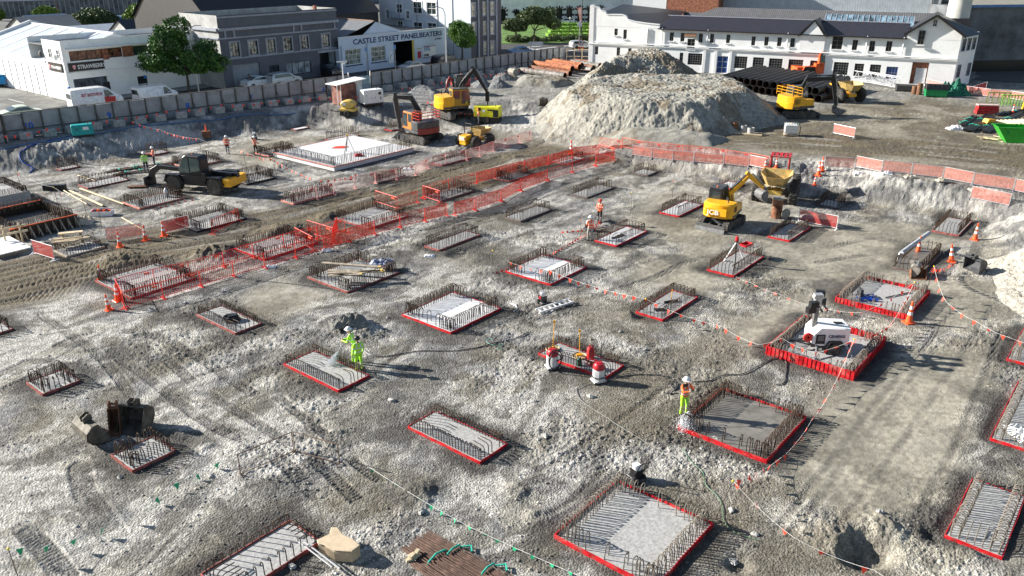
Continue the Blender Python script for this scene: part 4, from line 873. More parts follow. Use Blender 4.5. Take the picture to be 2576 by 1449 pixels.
def excavator(label, u, v, tdir, hdir, s, body, boomc, joints, boom_off=0, bdir=None, cabm=None, end='bucket', blade=True, bw=.7, rails=None, stickc=None, cabside=1, bucket_a=0, lift=0, name='excavator', hz=None, cwt=None, cat='excavator'):
    p = GP(u, v) if not isinstance(u, Vector) else u; p.z = TZ(p.x, p.y) if hz is None else hz; t = thing(name, label, cat, p)
    M = RZ(tdir); L = 2.9*s; h = .72*s**.7; w = .45*s; g = 1.85*s
    tracks(t, M, L, h, w, g)
    if blade:
        b = MB(); b.prism([(L/2+.35, .05), (L/2+.5, .02), (L/2+.42, .28), (L/2+.5, .55), (L/2+.42, .55), (L/2+.34, .28)], -1.1*s, 1.1*s)
        for y in (-.35*s, .35*s): b.bar((L/2+.4, y, .3), (L/2-.5, y, .35), .12)
        b.xf(M).part('dozer_blade', MIDGREY, t)
    H_ = RZ(hdir); z0 = h+.22
    MB().cyl((0, 0, h*.6), (0, 0, z0), .55*s, n=18).part('turntable', BLACK, t)
    W = 1.12*s; R = -1.45*s; F = 1.1*s
    deck = [(F, -W*.9), (F, W*.9), (R*.3, W), (R*.75, W*.95), (R*.98, W*.6), (R*1.02, 0), (R*.98, -W*.6), (R*.75, -W*.95), (R*.3, -W)]
    MB().prism(deck, z0, z0+.2*s, .03, 'Z').xf(H_).part('deck', DKGREY, t)
    hood = [(-.15*s, -W*.97), (-.15*s, W*.97), (R*.3, W), (R*.75, W*.95), (R*.98, W*.6), (R*1.02, 0), (R*.98, -W*.6), (R*.75, -W*.95), (R*.3, -W)]
    MB().prism(hood, z0+.2*s, z0+1.0*s, .09, 'Z').xf(H_).part('engine_cover', body, t, True)
    MB().prism([(x*1.03-.02, y*.99) for x, y in hood[3:]+hood[2:3]][:6]+[(R*.55, -W*.95)], z0-.02, z0+.5*s, .06, 'Z').xf(H_).part('counterweight', cwt or body, t, True)
    MB().prism([(F*.9, -cabside*W*.3), (F*.9, -cabside*W*.92), (-.15*s, -cabside*W*.95), (-.15*s, -cabside*W*.3)], z0+.2*s, z0+.72*s, .05, 'Z').xf(H_).part('tank_cover', body, t, True)
    b = MB()
    for k in range(5): b.box((R*.5, -cabside*(W*1.0), z0+.45*s+k*.08*s), (.5*s, .03, .035*s))
    b.xf(H_).part('grille', BLACK, t)
    MB().cyl((R*.55, -cabside*W*.5, z0+s), (R*.55, -cabside*W*.5, z0+1.35*s), .04*s, n=8).xf(H_).part('exhaust', BLACK, t)
    ys = sorted((cabside*W*.06, cabside*W*.94)); cabbox(t, H_, -.3*s, F+.12*s, ys[0], ys[1], z0+.2*s, z0+.2*s+1.55*s**.6, cabm or BLACK, DKGREY)
    if rails:
        b = MB(); zt = z0+s
        for x0_, x1_, y0_, y1_ in ((R*.9, -.3*s, -W*.9, W*.9),):
            for z in (.3, .6, .9):
                b.tube([(x0_, y0_, zt+z), (x1_, y0_, zt+z), (x1_, y1_, zt+z), (x0_, y1_, zt+z), (x0_, y0_, zt+z)], .025, 5)
            for x in (x0_, (x0_+x1_)/2, x1_):
                for y in (y0_, y1_): b.tube([(x, y, zt), (x, y, zt+.9)], .025, 5)
        b.xf(H_).part('guard_rails', rails, t)
    bd = hdir if bdir is None else bdir; foot = H_ @ Vector((F*.85, -cabside*W*.12+boom_off, 0)); foot.z = 0; o = Vector((p.x+foot.x, p.y+foot.y, p.z))
    MB().box((foot.x, foot.y, z0+.3*s), (.4*s, .4*s, .7*s), bd).part('boom_mount', DKGREY, t)
    J = [ray_plane(a, c, o, bd) for a, c in joints]; BM = Matrix.Translation(foot) @ RZ(bd)
    bo = MB(); beam(bo, J[:3], [.3*s, .42*s, .24*s], bw*.38*s); bo.xf(BM).part('boom', boomc, t)
    hy = MB()
    q0 = Vector((J[0][0]+.25*s, 0, J[0][1]-.25*s)); q1 = Vector((J[1][0], 0, J[1][1]-.1*s))
    for y in (-.16*s, .16*s):
        a = q0+Vector((0, y, 0)); c = q1+Vector((0, y, 0)); m_ = a.lerp(c, .55); hy.cyl(a, m_, .065*s, n=8); hy.cyl(m_, c, .035*s, n=6)
    a = Vector((J[1][0], 0, J[1][1]+.3*s)); c = Vector((J[2][0], 0, J[2][1]+.28*s)); m_ = a.lerp(c, .5); hy.cyl(a, m_, .065*s, n=8); hy.cyl(m_, c, .035*s, n=6)
    hy.xf(BM).part('hydraulic_ram', STEEL if boomc is not BLACK else DKGREY, t)
    hs_ = MB()
    for y in (-.1*s, .12*s): hs_.tube([(J[0][0], y, J[0][1]+.25*s), (J[1][0], y, J[1][1]+.32*s), (J[2][0], y, J[2][1]+.25*s)], .022*s, 5)
    hs_.xf(BM).part('hydraulic_hose', BLACK, t)
    st = MB(); d = (Vector(J[3])-Vector(J[2])).normalized(); back = Vector(J[2])-d*.35*s
    beam(st, [tuple(back), J[2], J[3]], [.16*s, .34*s, .18*s], bw*.3*s); st.xf(BM).part('stick', stickc or boomc, t)
    hy = MB(); n = Vector((-d.y, d.x)); a2 = Vector(J[2])+n*.25*s+d*.1*s; c2 = Vector(J[3])+n*.2*s-d*.25*s; mm = a2.lerp(c2, .6)
    hy.cyl((a2.x, 0, a2.y), (mm.x, 0, mm.y), .055*s, n=8); hy.cyl((mm.x, 0, mm.y), (c2.x, 0, c2.y), .03*s, n=6)
    hy.cyl((c2.x, 0, c2.y), (J[3][0]+d.x*.1, 0, J[3][1]+d.y*.1), .05*s, n=6); hy.xf(BM).part('bucket_ram', STEEL, t)
    E_ = BM @ TR(J[3][0], 0, J[3][1]) @ Matrix.Rotation(bucket_a, 4, 'Y')
    if end == 'bucket': bucket_mb(.95*s, .9*s).xf(E_).part('bucket', MIDGREY, t)
    elif end == 'breaker':
        b = MB(); b.box((0, 0, -.35*s), (.32*s, .28*s, .8*s)); b.cyl((0, 0, -.75*s), (0, 0, -1.35*s), .05*s, .03*s, n=8); b.xf(E_).part('breaker', BLACK, t)
    return t, J, BM
GRAB = mat('loader_grey', (.30, .28, .25), .7, .2, .25, 4, grime=.6)
# yellow mini excavator by the ramp
t, J, BM = excavator('yellow and black mini excavator arching its yellow arm over a site dumper', 1815, 566, rad(-130), rad(58), 1.02, YEL, YEL,
    [(1846, 552), (1838, 485), (1885, 441), (1925, 478)], bdir=rad(17), boom_off=-.1, bucket_a=.5)
H_ = RZ(rad(58)); 
MB().box((-1.6, 0, 1.42), (.16, 1.5, .5)).xf(H_).part('rear_badge_panel', YEL, t)
text('JCB', .46, WHITE, t, H_ @ Vector((-1.72, .62, 1.24)), (math.pi/2, 0, rad(58)-math.pi/2), sx=1.2, bold=.006, ext=.006)
# red, dark excavator with railings and auger stick
excavator('red and dark grey excavator with orange cab roof and red railings on its engine deck', 1062, 357, rad(141), rad(128), 1.25, DKGREY, BLACK, [(1056, 280), (1034, 246), (995, 244), (1008, 327)], bdir=rad(165), rails=BARR, cabm=mat('cab_orange', (.62, .2, .04), .4), bucket_a=-.3, cwt=mat('dark_red', (.25, .04, .03), .5))
excavator('orange excavator with a rock breaker on its raised folded arm', 1140, 296, rad(128), rad(20), 1.35, YEL, BLACK, [(1152, 236), (1166, 208), (1192, 176), (1226, 232)], bdir=rad(-8), end='breaker', blade=False, cabm=mat('cab_yellow_dark', (.4, .22, .02), .4), cabside=-1)
excavator('yellow excavator with caged roof and black arm reaching towards the black pipes', 1998, 292, rad(4), rad(20), 1.3, YEL, BLACK, [(2014, 226), (2030, 200), (2096, 197), (2102, 268)], bdir=rad(-2), rails=YEL, cabm=DKGREY, bucket_a=-.7)
excavator('small red excavator parked in the shade before the hoarding', 1157, 236, rad(90), rad(215), .85, mat('faded_red', (.35, .04, .03), .5), mat('faded_red', (.3, .04, .03), .5), [(1143, 222), (1137, 200), (1130, 198), (1122, 226)], bdir=rad(200), cabm=BLACK)
def tyre(t, M, c, r, w, hub=DKGREY, lug=True, m=RUBBER):
    b = MB(); c = Vector(c)
    b.lathe([(r*.55, -w/2), (r*.86, -w/2), (r*.97, -w*.36), (r, -w*.2), (r, w*.2), (r*.97, w*.36), (r*.86, w/2), (r*.55, w/2)], (0, 0, 0), 22, 'Y')
    if lug:
        for k in range(16):
            a = 2*math.pi*k/16
            for s in (-1, 1): b.box((math.cos(a+s*.07)*r, s*w*.22, math.sin(a+s*.07)*r), (r*.09, w*.46, r*.09), Matrix.Rotation(-a, 3, 'Y') @ Matrix.Rotation(s*.5, 3, 'X'))
    b.xf(M @ Matrix.Translation(c)); w_ = b.part('wheel', m, t)
    h = MB().lathe([(r*.55, -w*.42), (r*.5, -w*.2), (r*.2, -w*.3), (r*.2, w*.3), (r*.5, w*.2), (r*.55, w*.42)], (0, 0, 0), 14, 'Y').xf(M @ Matrix.Translation(c)).part('rim', hub, w_); return w_
def dumper(label, p, ang, s, body, skip, can=None, spoil=False):
    p.z = TZ(p.x, p.y); t = thing('site_dumper', label, 'dumper', p); M = RZ(ang); r = .62*s
    for x in (.95*s, -.95*s):
        for y in (-1.0*s, 1.0*s): tyre(t, M, (x, y, r), r, .46*s, body)
    MB().prism([(1.3*s, .5*s), (1.3*s, .75*s), (.1*s, .8*s), (.0, .5*s)], -.4*s, .4*s, .03).xf(M).part('front_chassis', body, t)
    MB().prism([(-.05*s, .45*s), (-.05*s, .8*s), (-1.0*s, .8*s), (-1.75*s, .75*s), (-1.75*s, .45*s)], -.42*s, .42*s, .03).xf(M).part('rear_chassis', body, t)
    MB().prism([(-.95*s, .8*s), (-.95*s, 1.35*s), (-1.75*s, 1.3*s), (-1.85*s, .8*s)], -.48*s, .48*s, .06).xf(M).part('engine_cover', body, t)
    b = MB()
    for k in range(6): b.box((-1.84*s, -.3*s+k*.12*s, 1.05*s), (.05, .05*s, .35*s))
    b.xf(M).part('grille', WHITE, t)
    # open skip, pointed nose
    top = [(.0, -.8), (1.2, -.88), (1.9, -.5), (1.9, .5), (1.2, .88), (.0, .8)]; bot = [(.25, -.45), (1.1, -.5), (1.4, -.35), (1.4, .35), (1.1, .5), (.25, .45)]
    vs = [(x*s, y*s, 1.72*s if i in (0, 1, 4, 5) else 1.62*s) for i, (x, y) in enumerate(top)]+[(x*s, y*s, 1.0*s) for x, y in bot]
    n = 6; fs = [(i, (i+1) % n, n+(i+1) % n, n+i) for i in range(n)]+[tuple(range(n, 2*n))]
    vi = [(v[0]*.95+.05*s, v[1]*.95, v[2]+(.0 if i < n else .05*s)) for i, v in enumerate(vs)]
    b = MB().add(vs+vi, [f[::-1] for f in fs]+[tuple(i+2*n for i in f) for f in fs]+[(i, (i+1) % n, 2*n+(i+1) % n, 2*n+i) for i in range(n)])
    sk = b.xf(M).part('skip', skip, t)
    if spoil:
        b = MB(); rr = random.Random(4); n = 16; b.add([((.35+1.3*i/(n-1))*s, (-.6+1.2*j/(n-1))*s, 1.0*s+.25*math.sin(3.1*i/(n-1))*math.sin(3.1*j/(n-1))+rr.uniform(0, .1)) for j in range(n) for i in range(n)], [(j*n+i, j*n+i+1, (j+1)*n+i+1, (j+1)*n+i) for j in range(n-1) for i in range(n-1)])
        b.xf(M).part('spoil', mat('spoil_brown', (.3, .25, .17), .9, bump=.3), sk)
    MB().box((-.6*s, 0, 1.0*s), (.45*s, .45*s, .3*s)).xf(M).part('seat', BLACK, t); MB().box((-.82*s, 0, 1.3*s), (.1*s, .42*s, .45*s)).xf(M).part('backrest', BLACK, t)
    MB().tube([(-.2*s, 0, .9*s), (-.3*s, 0, 1.35*s)], .03, 6).lathe([(.17*s, 0), (.17*s, .03)], (-.3*s, 0, 1.35*s), 12).xf(M).part('steering_wheel', BLACK, t)
    b = MB().tube([(-.95*s, -.5*s, .8*s), (-.95*s, -.5*s, 2.2*s), (-.9*s, -.42*s, 2.32*s), (-.9*s, .42*s, 2.32*s), (-.95*s, .5*s, 2.2*s), (-.95*s, .5*s, .8*s)], .045*s, 8).xf(M).part('roll_bar', BLACK if can is None else BLACK, t)
    if can:
        b = MB()
        for k in range(5): b.box((-.75*s, -.48*s+k*.24*s, 2.36*s), (1.1*s, .17*s, .05)) 
        b.box((-.25*s, 0, 2.33*s), (.08, 1.15*s, .06)); b.box((-1.25*s, 0, 2.33*s), (.08, 1.15*s, .06)); b.xf(M).part('canopy', can, t)
        MB().tube([(-.25*s, .5*s, .9*s), (-.25*s, .5*s, 2.3*s)], .04*s, 6).tube([(-.25*s, -.5*s, .9*s), (-.25*s, -.5*s, 2.3*s)], .04*s, 6).xf(M).part('canopy_post', can, t)
    return t
SKY_ = mat('dumper_skip', (.52, .36, .12), .55, .1, .25, 3, grime=.8)
p = GP(1950, 497); dumper('dirty yellow site dumper with a red slatted canopy and spoil in its skip', p, rad(-112), 1.4, YELP, SKY_, RED, True)
p = GP(1196, 367); dumper('yellow dumper with an empty skip and black roll bar by the red cabbed excavator', p, rad(48), 1.05, YEL, SKY_)
p = GP(2120, 252); dumper('orange skip dumper parked at the end of the black pipes', p, rad(-75), 1.35, YEL, SKY_)
# telehandlers
def telehandler(label, p, ang, s, body, accent, joints, yoff=.35, arms=True, hz=None):
    p.z = TZ(p.x, p.y) if hz is None else hz; t = thing('telehandler', label, 'telehandler', p); M = RZ(ang); r = .62*s
    for x in (1.5*s, -1.6*s):
        for y in (-.98*s, .98*s):
            tyre(t, M, (x, y, r), r, .42*s, BLACK); MB().prism([(x-.75*s, r*1.15), (x-.5*s, r*2.0), (x+.5*s, r*2.0), (x+.75*s, r*1.15), (x+.66*s, r*1.15), (x+.44*s, r*1.9), (x-.44*s, r*1.9), (x-.66*s, r*1.15)], y-.22*s, y+.22*s).xf(M).part('mudguard', body, t)
    MB().prism([(2.1*s, .5*s), (2.1*s, .95*s), (-2.2*s, 1.15*s), (-2.4*s, .5*s)], -.55*s, .55*s, .05).xf(M).part('chassis', body, t)
    MB().prism([(-2.2*s, .6*s), (-2.75*s, .6*s), (-2.75*s, 1.15*s), (-2.2*s, 1.15*s)], -1.0*s, 1.0*s, .06).xf(M).part('counterweight', accent, t)
    side = -1 if yoff > 0 else 1
    MB().prism([(.9*s, .55*s), (.9*s, 1.35*s), (-1.1*s, 1.5*s), (-1.1*s, .55*s)], *sorted((-.25*s if side > 0 else -1.05*s, 1.05*s if side > 0 else .25*s))[:2], .06) if False else None
    ys = (side*.2*s, side*1.05*s); ys = (min(ys), max(ys))
    MB().prism([(1.0*s, .55*s), (1.0*s, 1.2*s), (-1.0*s, 1.5*s), (-1.0*s, .55*s)], ys[0], ys[1], .05).xf(M).part('body_side', body, t)
    prof = [(-.75*s, 1.2*s), (1.0*s, 1.2*s), (1.05*s, 1.55*s), (.62*s, 2.45*s), (.4*s, 2.58*s), (-.6*s, 2.55*s), (-.78*s, 2.3*s)]
    cab = MB().prism(prof, ys[0], ys[1], .06).xf(M).part('cab', body, t)
    gm = mat('tele_glass', (.10, .14, .13), .1, spec=.9)
    for y, sg in ((ys[0], -1), (ys[1], 1)):
        for pl in ([(.95*s, 1.55*s), (.6*s, 2.35*s), (.38*s, 2.44*s), (.2*s, 2.44*s), (.2*s, 1.4*s), (.9*s, 1.4*s)], [(.1*s, 1.45*s), (.1*s, 2.42*s), (-.55*s, 2.4*s), (-.65*s, 2.25*s), (-.62*s, 1.6*s)]):
            MB().prism(pl, min(y, y+sg*.012), max(y, y+sg*.012)).xf(M).part('window', gm, cab)
    MB().add([(1.06*s, ys[0]+.08, 1.6*s), (1.06*s, ys[1]-.08, 1.6*s), (.66*s, ys[1]-.1, 2.42*s), (.66*s, ys[0]+.1, 2.42*s)], [(0, 1, 2, 3)]).xf(M @ TR(.012)).part('window', gm, cab)
    MB().lathe([(.05, 0), (.05, .1), (0, .13)], (.1*s, (ys[0]+ys[1])/2, 2.57*s), 8).xf(M).part('beacon', mat('beacon_amber', (.95, .2, .03), .3), t)
    ex = sorted((-side*.25*s, -side*1.0*s)); MB().prism([(1.0*s, .6*s), (.9*s, 1.05*s), (-1.1*s, 1.25*s), (-1.2*s, .6*s)], ex[0], ex[1], .06).xf(M).part('engine_cover', body, t)
    bo = M @ Vector((0, 0, 0)); o = Vector((p.x, p.y, p.z)); J = [ray_plane(a, c, o, ang) for a, c in joints]
    b = MB(); beam(b, [J[0], J[1]], [.26*s, .26*s], .30*s); b.xf(M).part('boom', body if accent is YEL else accent, t); b = MB(); q0 = Vector(J[0]).lerp(Vector(J[1]), .75); beam(b, [tuple(q0), tuple(Vector(J[1]).lerp(Vector(J[2]), .12))], [.34*s, .34*s], .36*s); b.xf(M).part('boom_collar', accent, t)
    b = MB(); beam(b, [tuple(Vector(J[0]).lerp(Vector(J[1]), .55)), J[2]], [.3*s, .28*s], .27*s); b.xf(M).part('boom_extension', body, t)
    b = MB(); beam(b, [J[2], tuple((Vector(J[2])+Vector(J[3]))/2+Vector((.1*s, .12*s))), J[3]], [.34*s, .42*s, .3*s], .26*s); b.xf(M).part('boom_head', body, t)
    if arms:
        b = MB(); x, z = J[3]; b.box((x+.05*s, 0, z-.12*s), (.12*s, 1.1*s, .7*s)); 
        for y in (-.3*s, .3*s): b.box((x+.12*s, y, z-.45*s), (.3*s, .12*s, .06*s))
        b.xf(M).part('fork_carriage', BLACK, t)
    a = Vector((-1.2*s, 0, 1.3*s)); c = Vector((.2*s, 0, 1.75*s)); MB().cyl(a, c, .08*s, n=10).xf(M).part('lift_ram', STEEL, t)
    b = MB()
    for y in (-.3*s, .3*s): b.prism([(-2.5*s, 1.1*s), (-2.5*s, J[0][1]+.15*s), (-2.1*s, J[0][1]+.15*s), (-1.7*s, 1.1*s)], y-.04*s, y+.04*s)
    b.xf(M).part('boom_tower', body, t); return t
p = GP(515, 478); telehandler('black telehandler with yellow counterweight and its long arm stretched left', p, rad(164), 1.22, BLACK, YEL, [(600, 440), (505, 432), (400, 419), (378, 450)], yoff=-.35)
p = GP(2062, 197); telehandler('orange telehandler behind the black pipes, arm lying level', p, rad(4), 1.5, mat('orange_machine', (.75, .12, .03), .45), mat('orange_machine', (.75, .12, .03), .45), [(2006, 177), (2060, 175), (2110, 180), (2118, 192)], arms=False)
# light tower
def light_tower():
    p = PP('p16', .47, .50); t = thing('light_tower', 'white trailer light tower with folded lamp heads standing inside a red boarded pad', 'light tower', p, math.pi); q = t
    body = [(-.85, .42), (.55, .42), (.95, .55), (.95, 1.05), (.6, 1.42), (-.85, 1.35)]
    MB().prism(body, -.62, .62, .05).part('canopy_body', WHITE, q, True)
    MB().box((.0, .63, .95), (.01, .01, .01)).part('side_hatch', WHITE, q)
    MB().prism([(-.1+.45, .55), (.8, .55), (.8, 1.05), (.35, 1.05)], .625, .64, .003).part('control_hatch', BLACK, q)
    MB().box((.57, .645, .85), (.3, .01, .28)).part('control_panel', MIDGREY, q)
    for y in (-.75, .75): tyre(q, Matrix.Identity(4), (-.15, y, .32), .33, .2, GALV, False)
    for y in (-.72, .72): MB().prism([(-.62, .42), (-.45, .72), (.15, .72), (.32, .42), (.25, .42), (.1, .66), (-.4, .66), (-.55, .42)], y-.12, y+.12).part('mudguard', BLACK, q)
    MB().box((0, 0, .38), (1.9, 1.1, .08)).part('chassis', BLACK, q)
    b = MB(); b.bar((.9, 0, .4), (1.75, 0, .42), .09); b.bar((.9, .4, .38), (1.6, 0, .42), .06); b.bar((.9, -.4, .38), (1.6, 0, .42), .06); b.box((1.8, 0, .45), (.2, .12, .12)); b.part('drawbar', BLACK, q)
    MB().tube([(1.55, .05, .42), (1.55, .05, .05)], .035, 6).part('jockey_leg', GALV, q)
    for x, y in ((.9, 1.15), (-.9, 1.1), (.9, -1.15), (-.9, -1.1)): MB().bar((x*.8, y*.5, .45), (x, y, .12), .07).box((x, y, .03), (.16, .16, .03)).part('outrigger', GALV, q)
    MB().lathe([(.2, 0), (.24, .02), (.24, .1), (.2, .12), (.06, .1), (.06, 0)], (1.15, .45, .85), 14, 'Y').part('cable_reel', BARR, q)
    b = MB()
    for k, (w_, h_) in enumerate(((.2, 2.05), (.15, 2.2), (.1, 2.3))): b.box((.75, 0, .4+h_/2), (w_, w_, h_))
    b.part('mast', MIDGREY, q)
    hb = MB(); hb.box((.75, 0, 2.55), (.3, .34, .62)); hb.prism([(.5, 2.75), (1.0, 2.75), (.95, 2.95), (.55, 2.95)], -.16, .16); hb.part('lamp_box', GALV, q, True)
    cr = MB(); cr.bar((.75, -.75, 2.35), (.75, .75, 2.35), .07); cr.bar((.35, -.4, 2.25), (.35, .4, 2.25), .06); cr.part('cross_arm', DKGREY, q)
    for x, y, z, a in ((1.15, .6, 2.65, .2), (.45, -.55, 2.75, -.2), (1.15, .35, 2.25, .3), (.3, -.6, 2.3, -.4)):
        L_ = MB(); L_.box((0, 0, 0), (.42, .26, .3), Matrix.Rotation(a, 3, 'Z')); L_.xf(TR(x, y, z)).part('lamp_head', BLACK, q)
        MB().bar((.75, y*.5, 2.4), (x, y, z), .04).part('lamp_bracket', DKGREY, q)
    MB().prism([(-.65, 1.39), (-.2, 1.41), (-.2, 1.43), (-.65, 1.41)], -.1, .1).part('roof_cap', BLACK, q)
    text('CENERGI', .2, mat('letter_dark', (.05, .07, .15), .6), q, (.2, .64, .88), (math.pi/2, 0, math.pi), bold=.003)
light_tower()
# road vehicles
def car(label, p, ang, L, W, Hh, prof, glass, m, cat='car', name='parked_car', wr=.33, extra=None, door=None):
    t = thing(name, label, cat, p, ang); n = len(prof)
    P_ = [(x*L, z*Hh) for x, z in prof]
    vs = []; rings = [(-.5, .90), (-.485, 1), (-.44, 1), (.44, 1), (.485, 1), (.5, .90)]
    b = MB()
    def ring(y, k):
        out = []
        for x, z in P_:
            f = 1-.13*max(0, (z/Hh-.5))/.5; yy = y*W*f
            cx, cz = 0, .45*Hh; out.append((cx+(x-cx)*(1 if k == 1 else .985), yy, cz+(z-cz)*(1 if k == 1 else .965)))
        return out
    R_ = [ring(y, k) for y, k in rings]
    for r_ in R_: vs += r_
    fs = []
    for i in range(len(rings)-1):
        for k in range(n): a = i*n+k; c = i*n+(k+1) % n; fs.append((a, c, c+n, a+n))
    fs += [tuple(range(n))[::-1], tuple((len(rings)-1)*n+k for k in range(n))]
    b.add(vs, fs); b.part('body', m, t, True)
    for g in glass:
        G_ = [(x*L, z*Hh) for x, z in g[1]]
        if g[0] == 's':
            for s in (-1, 1):
                vv = []
                for x, z in G_: f = 1-.13*max(0, (z/Hh-.5))/.5; vv.append((x, s*(W*.5*f+.006), z))
                MB().add(vv, [tuple(range(len(vv)))[::s]]).part('window', GLASS, t)
        else:
            (x0, z0), (x1, z1) = G_; nx_ = 1 if x0 > 0 and x0 > x1 else -1
            MB().add([(x0+.012*nx_, -W*.42, z0+.01), (x0+.012*nx_, W*.42, z0+.01), (x1+.012*nx_, W*.38, z1+.01), (x1+.012*nx_, -W*.38, z1+.01)], [(0, 1, 2, 3) if nx_ > 0 else (3, 2, 1, 0)]).part('windscreen', GLASS, t)
    for x in (-.31, .31):
        for s in (-1, 1): tyre(t, Matrix.Identity(4), (x*L, s*(W/2-.1), wr), wr, .22, GALV, False, mat('road_tyre', (.02, .02, .02), .8))
    for s in (-1, 1):
        MB().box((L*.49, s*W*.36, Hh*.38), (.04, .28, .12)).part('headlight', mat('lamp_clear', (.7, .72, .75), .15), t)
        MB().box((-L*.497, s*W*.42, Hh*.48), (.04, .12, .22)).part('tail_light', mat('lamp_red', (.5, .02, .02), .3), t)
        MB().box((L*.2, s*(W*.5+.08), Hh*.56), (.12, .16, .12)).part('mirror', BLACK, t)
    MB().box((L*.0, 0, .25), (L*.9, W*.92, .1)).part('sill', BLACK, t)
    return t
VANP = [(-.5, .16), (-.5, .9), (-.485, .98), (-.3, 1), (.12, 1), (.22, .96), (.36, .66), (.46, .56), (.5, .42), (.5, .16), (.4, .14), (.38, .3), (.24, .3), (.22, .14), (-.22, .14), (-.24, .3), (-.38, .3), (-.4, .14)]
SEDP = [(-.5, .25), (-.49, .6), (-.44, .68), (-.32, .74), (-.14, .98), (0, 1), (.1, .97), (.25, .68), (.42, .58), (.49, .48), (.5, .25), (.4, .2), (.37, .42), (.25, .42), (.22, .18), (-.22, .18), (-.25, .42), (-.37, .42), (-.4, .2)]
WAGP = [(-.5, .22), (-.5, .6), (-.47, .82), (-.43, .96), (-.2, 1), (.02, .99), (.12, .95), (.27, .66), (.43, .58), (.49, .46), (.5, .22), (.4, .18), (.37, .38), (.25, .38), (.22, .18), (-.22, .18), (-.25, .38), (-.37, .38), (-.4, .18)]
VG = [('s', [(.14, .56), (.33, .58), (.23, .86), (.14, .88)]), ('f', [(.35, .68), (.235, .94)]), ('f', [(-.5, .55), (-.497, .9)])]
SG = [('s', [(-.3, .72), (-.13, .92), (.09, .92), (.21, .7)]), ('f', [(.24, .7), (.115, .95)]), ('f', [(-.32, .76), (-.16, .95)])]
WG = [('s', [(-.42, .66), (-.4, .9), (.08, .92), (.22, .66)]), ('f', [(.26, .68), (.125, .94)]), ('f', [(-.485, .68), (-.445, .92)])]
CARW = mat('car_white', (.8, .8, .8), .25, spec=.6); CARS = mat('car_silver', (.5, .52, .53), .3, .4); CARB = mat('car_blue', (.03, .16, .38), .25, spec=.6); CARK = mat('car_black', (.02, .02, .022), .2, spec=.6)
def street(u, v, z=ZU): p = G(u, v, z); p.z = z; return p
p = street(244, 271); v = car('white high roofed delivery van with a red door beside the white corner building', p, rad(44), 5.6, 2.0, 2.35, VANP, VG, CARW, 'van', 'delivery_van', .34)
text('aramex', .72, mat('letter_crimson', (.5, .02, .06), .5), v, (-1.75, -1.0, 1.52), (math.pi/2-.06, 0, 0), sx=1.1, bold=.002)
MB().prism([(.72, .55), (1.9, .55), (1.95, 1.25), (.72, 1.3)], -1.012, -.99, .003).part('door', mat('door_crimson', (.55, .03, .03), .35), v)
p = street(393, 254); v = car('white service van with a roof rack and dark dots on its side', p, rad(50), 4.9, 1.9, 1.9, VANP, VG, CARW, 'van', 'delivery_van', .33)
b = MB()
for y in (-.7, .7): b.bar((-2, y, 2.05), (1, y, 2.05), .06)
for x in (-1.9, -.9, .1, .9): b.bar((x, -.75, 2.0), (x, .75, 2.0), .05)
b.part('roof_rack', GALV, v)
for k in range(4): MB().lathe([(.1, -.955), (.1, -.965)], (.75+k*.27, 0, .95), 10, 'Y').part('dot_decal', mat('letter_dark', (.05, .07, .15), .6), v)
for (u, v_), a, L, W, Hh, pr, gl, m, l in (((652, 218), 50, 4.7, 1.9, 1.45, SEDP, SG, CARW, 'white saloon parked before the grey building'), ((715, 214), 50, 4.8, 1.9, 1.75, WAGP, WG, CARS, 'silver people carrier with roof bars behind the hoarding'), ((60, 300), 45, 4.4, 1.8, 1.5, SEDP, SG, mat('car_pale_green', (.55, .62, .48), .3), 'pale green car showing only its roof over the hoarding'),
    ((3, 214), 120, 4.3, 1.8, 1.6, WAGP, WG, mat('car_bright_blue', (.02, .25, .55), .25), 'bright blue car cut off by the left edge'), ((1123, 165), 45, 4.8, 2, 1.75, WAGP, WG, CARK, 'black wagon parked before the painted panel shop'), ((1040, 179), 50, 4.5, 1.8, 1.45, SEDP, SG, CARS, 'silver car roof just over the hoarding before the garage opening'),
    ((1313, 139), 25, 4.8, 1.9, 1.5, SEDP, SG, CARB, 'blue saloon waiting at the street corner'), ((1462, 122), 20, 4.3, 1.8, 1.5, WAGP, WG, CARS, 'silver hatchback by the white corner building'), ((1480, 74), 10, 4.6, 1.9, 1.8, WAGP, WG, CARW, 'white van in front of the station arches'),
    ((1420, 62), 200, 4.6, 1.9, 1.6, WAGP, WG, CARW, 'white car parked under the station arches'), ((1400, 60), 200, 4.6, 1.9, 1.5, WAGP, WG, CARK, 'black car parked under the station arches'), ((280, 62), 10, 4.6, 1.9, 1.5, SEDP, SG, CARB, 'blue car between the round shrubs'), ((295, 54), 10, 4.6, 1.9, 1.5, WAGP, WG, CARB, 'blue car behind the large round shrub'), ((182, 56), 10, 4.4, 1.9, 1.5, WAGP, WG, CARS, 'silver car beyond the low shrubs at left')):
    if 'van in front' in l: continue
    car(l, street(u, v_), rad(a), L, W, Hh, pr, gl, m)
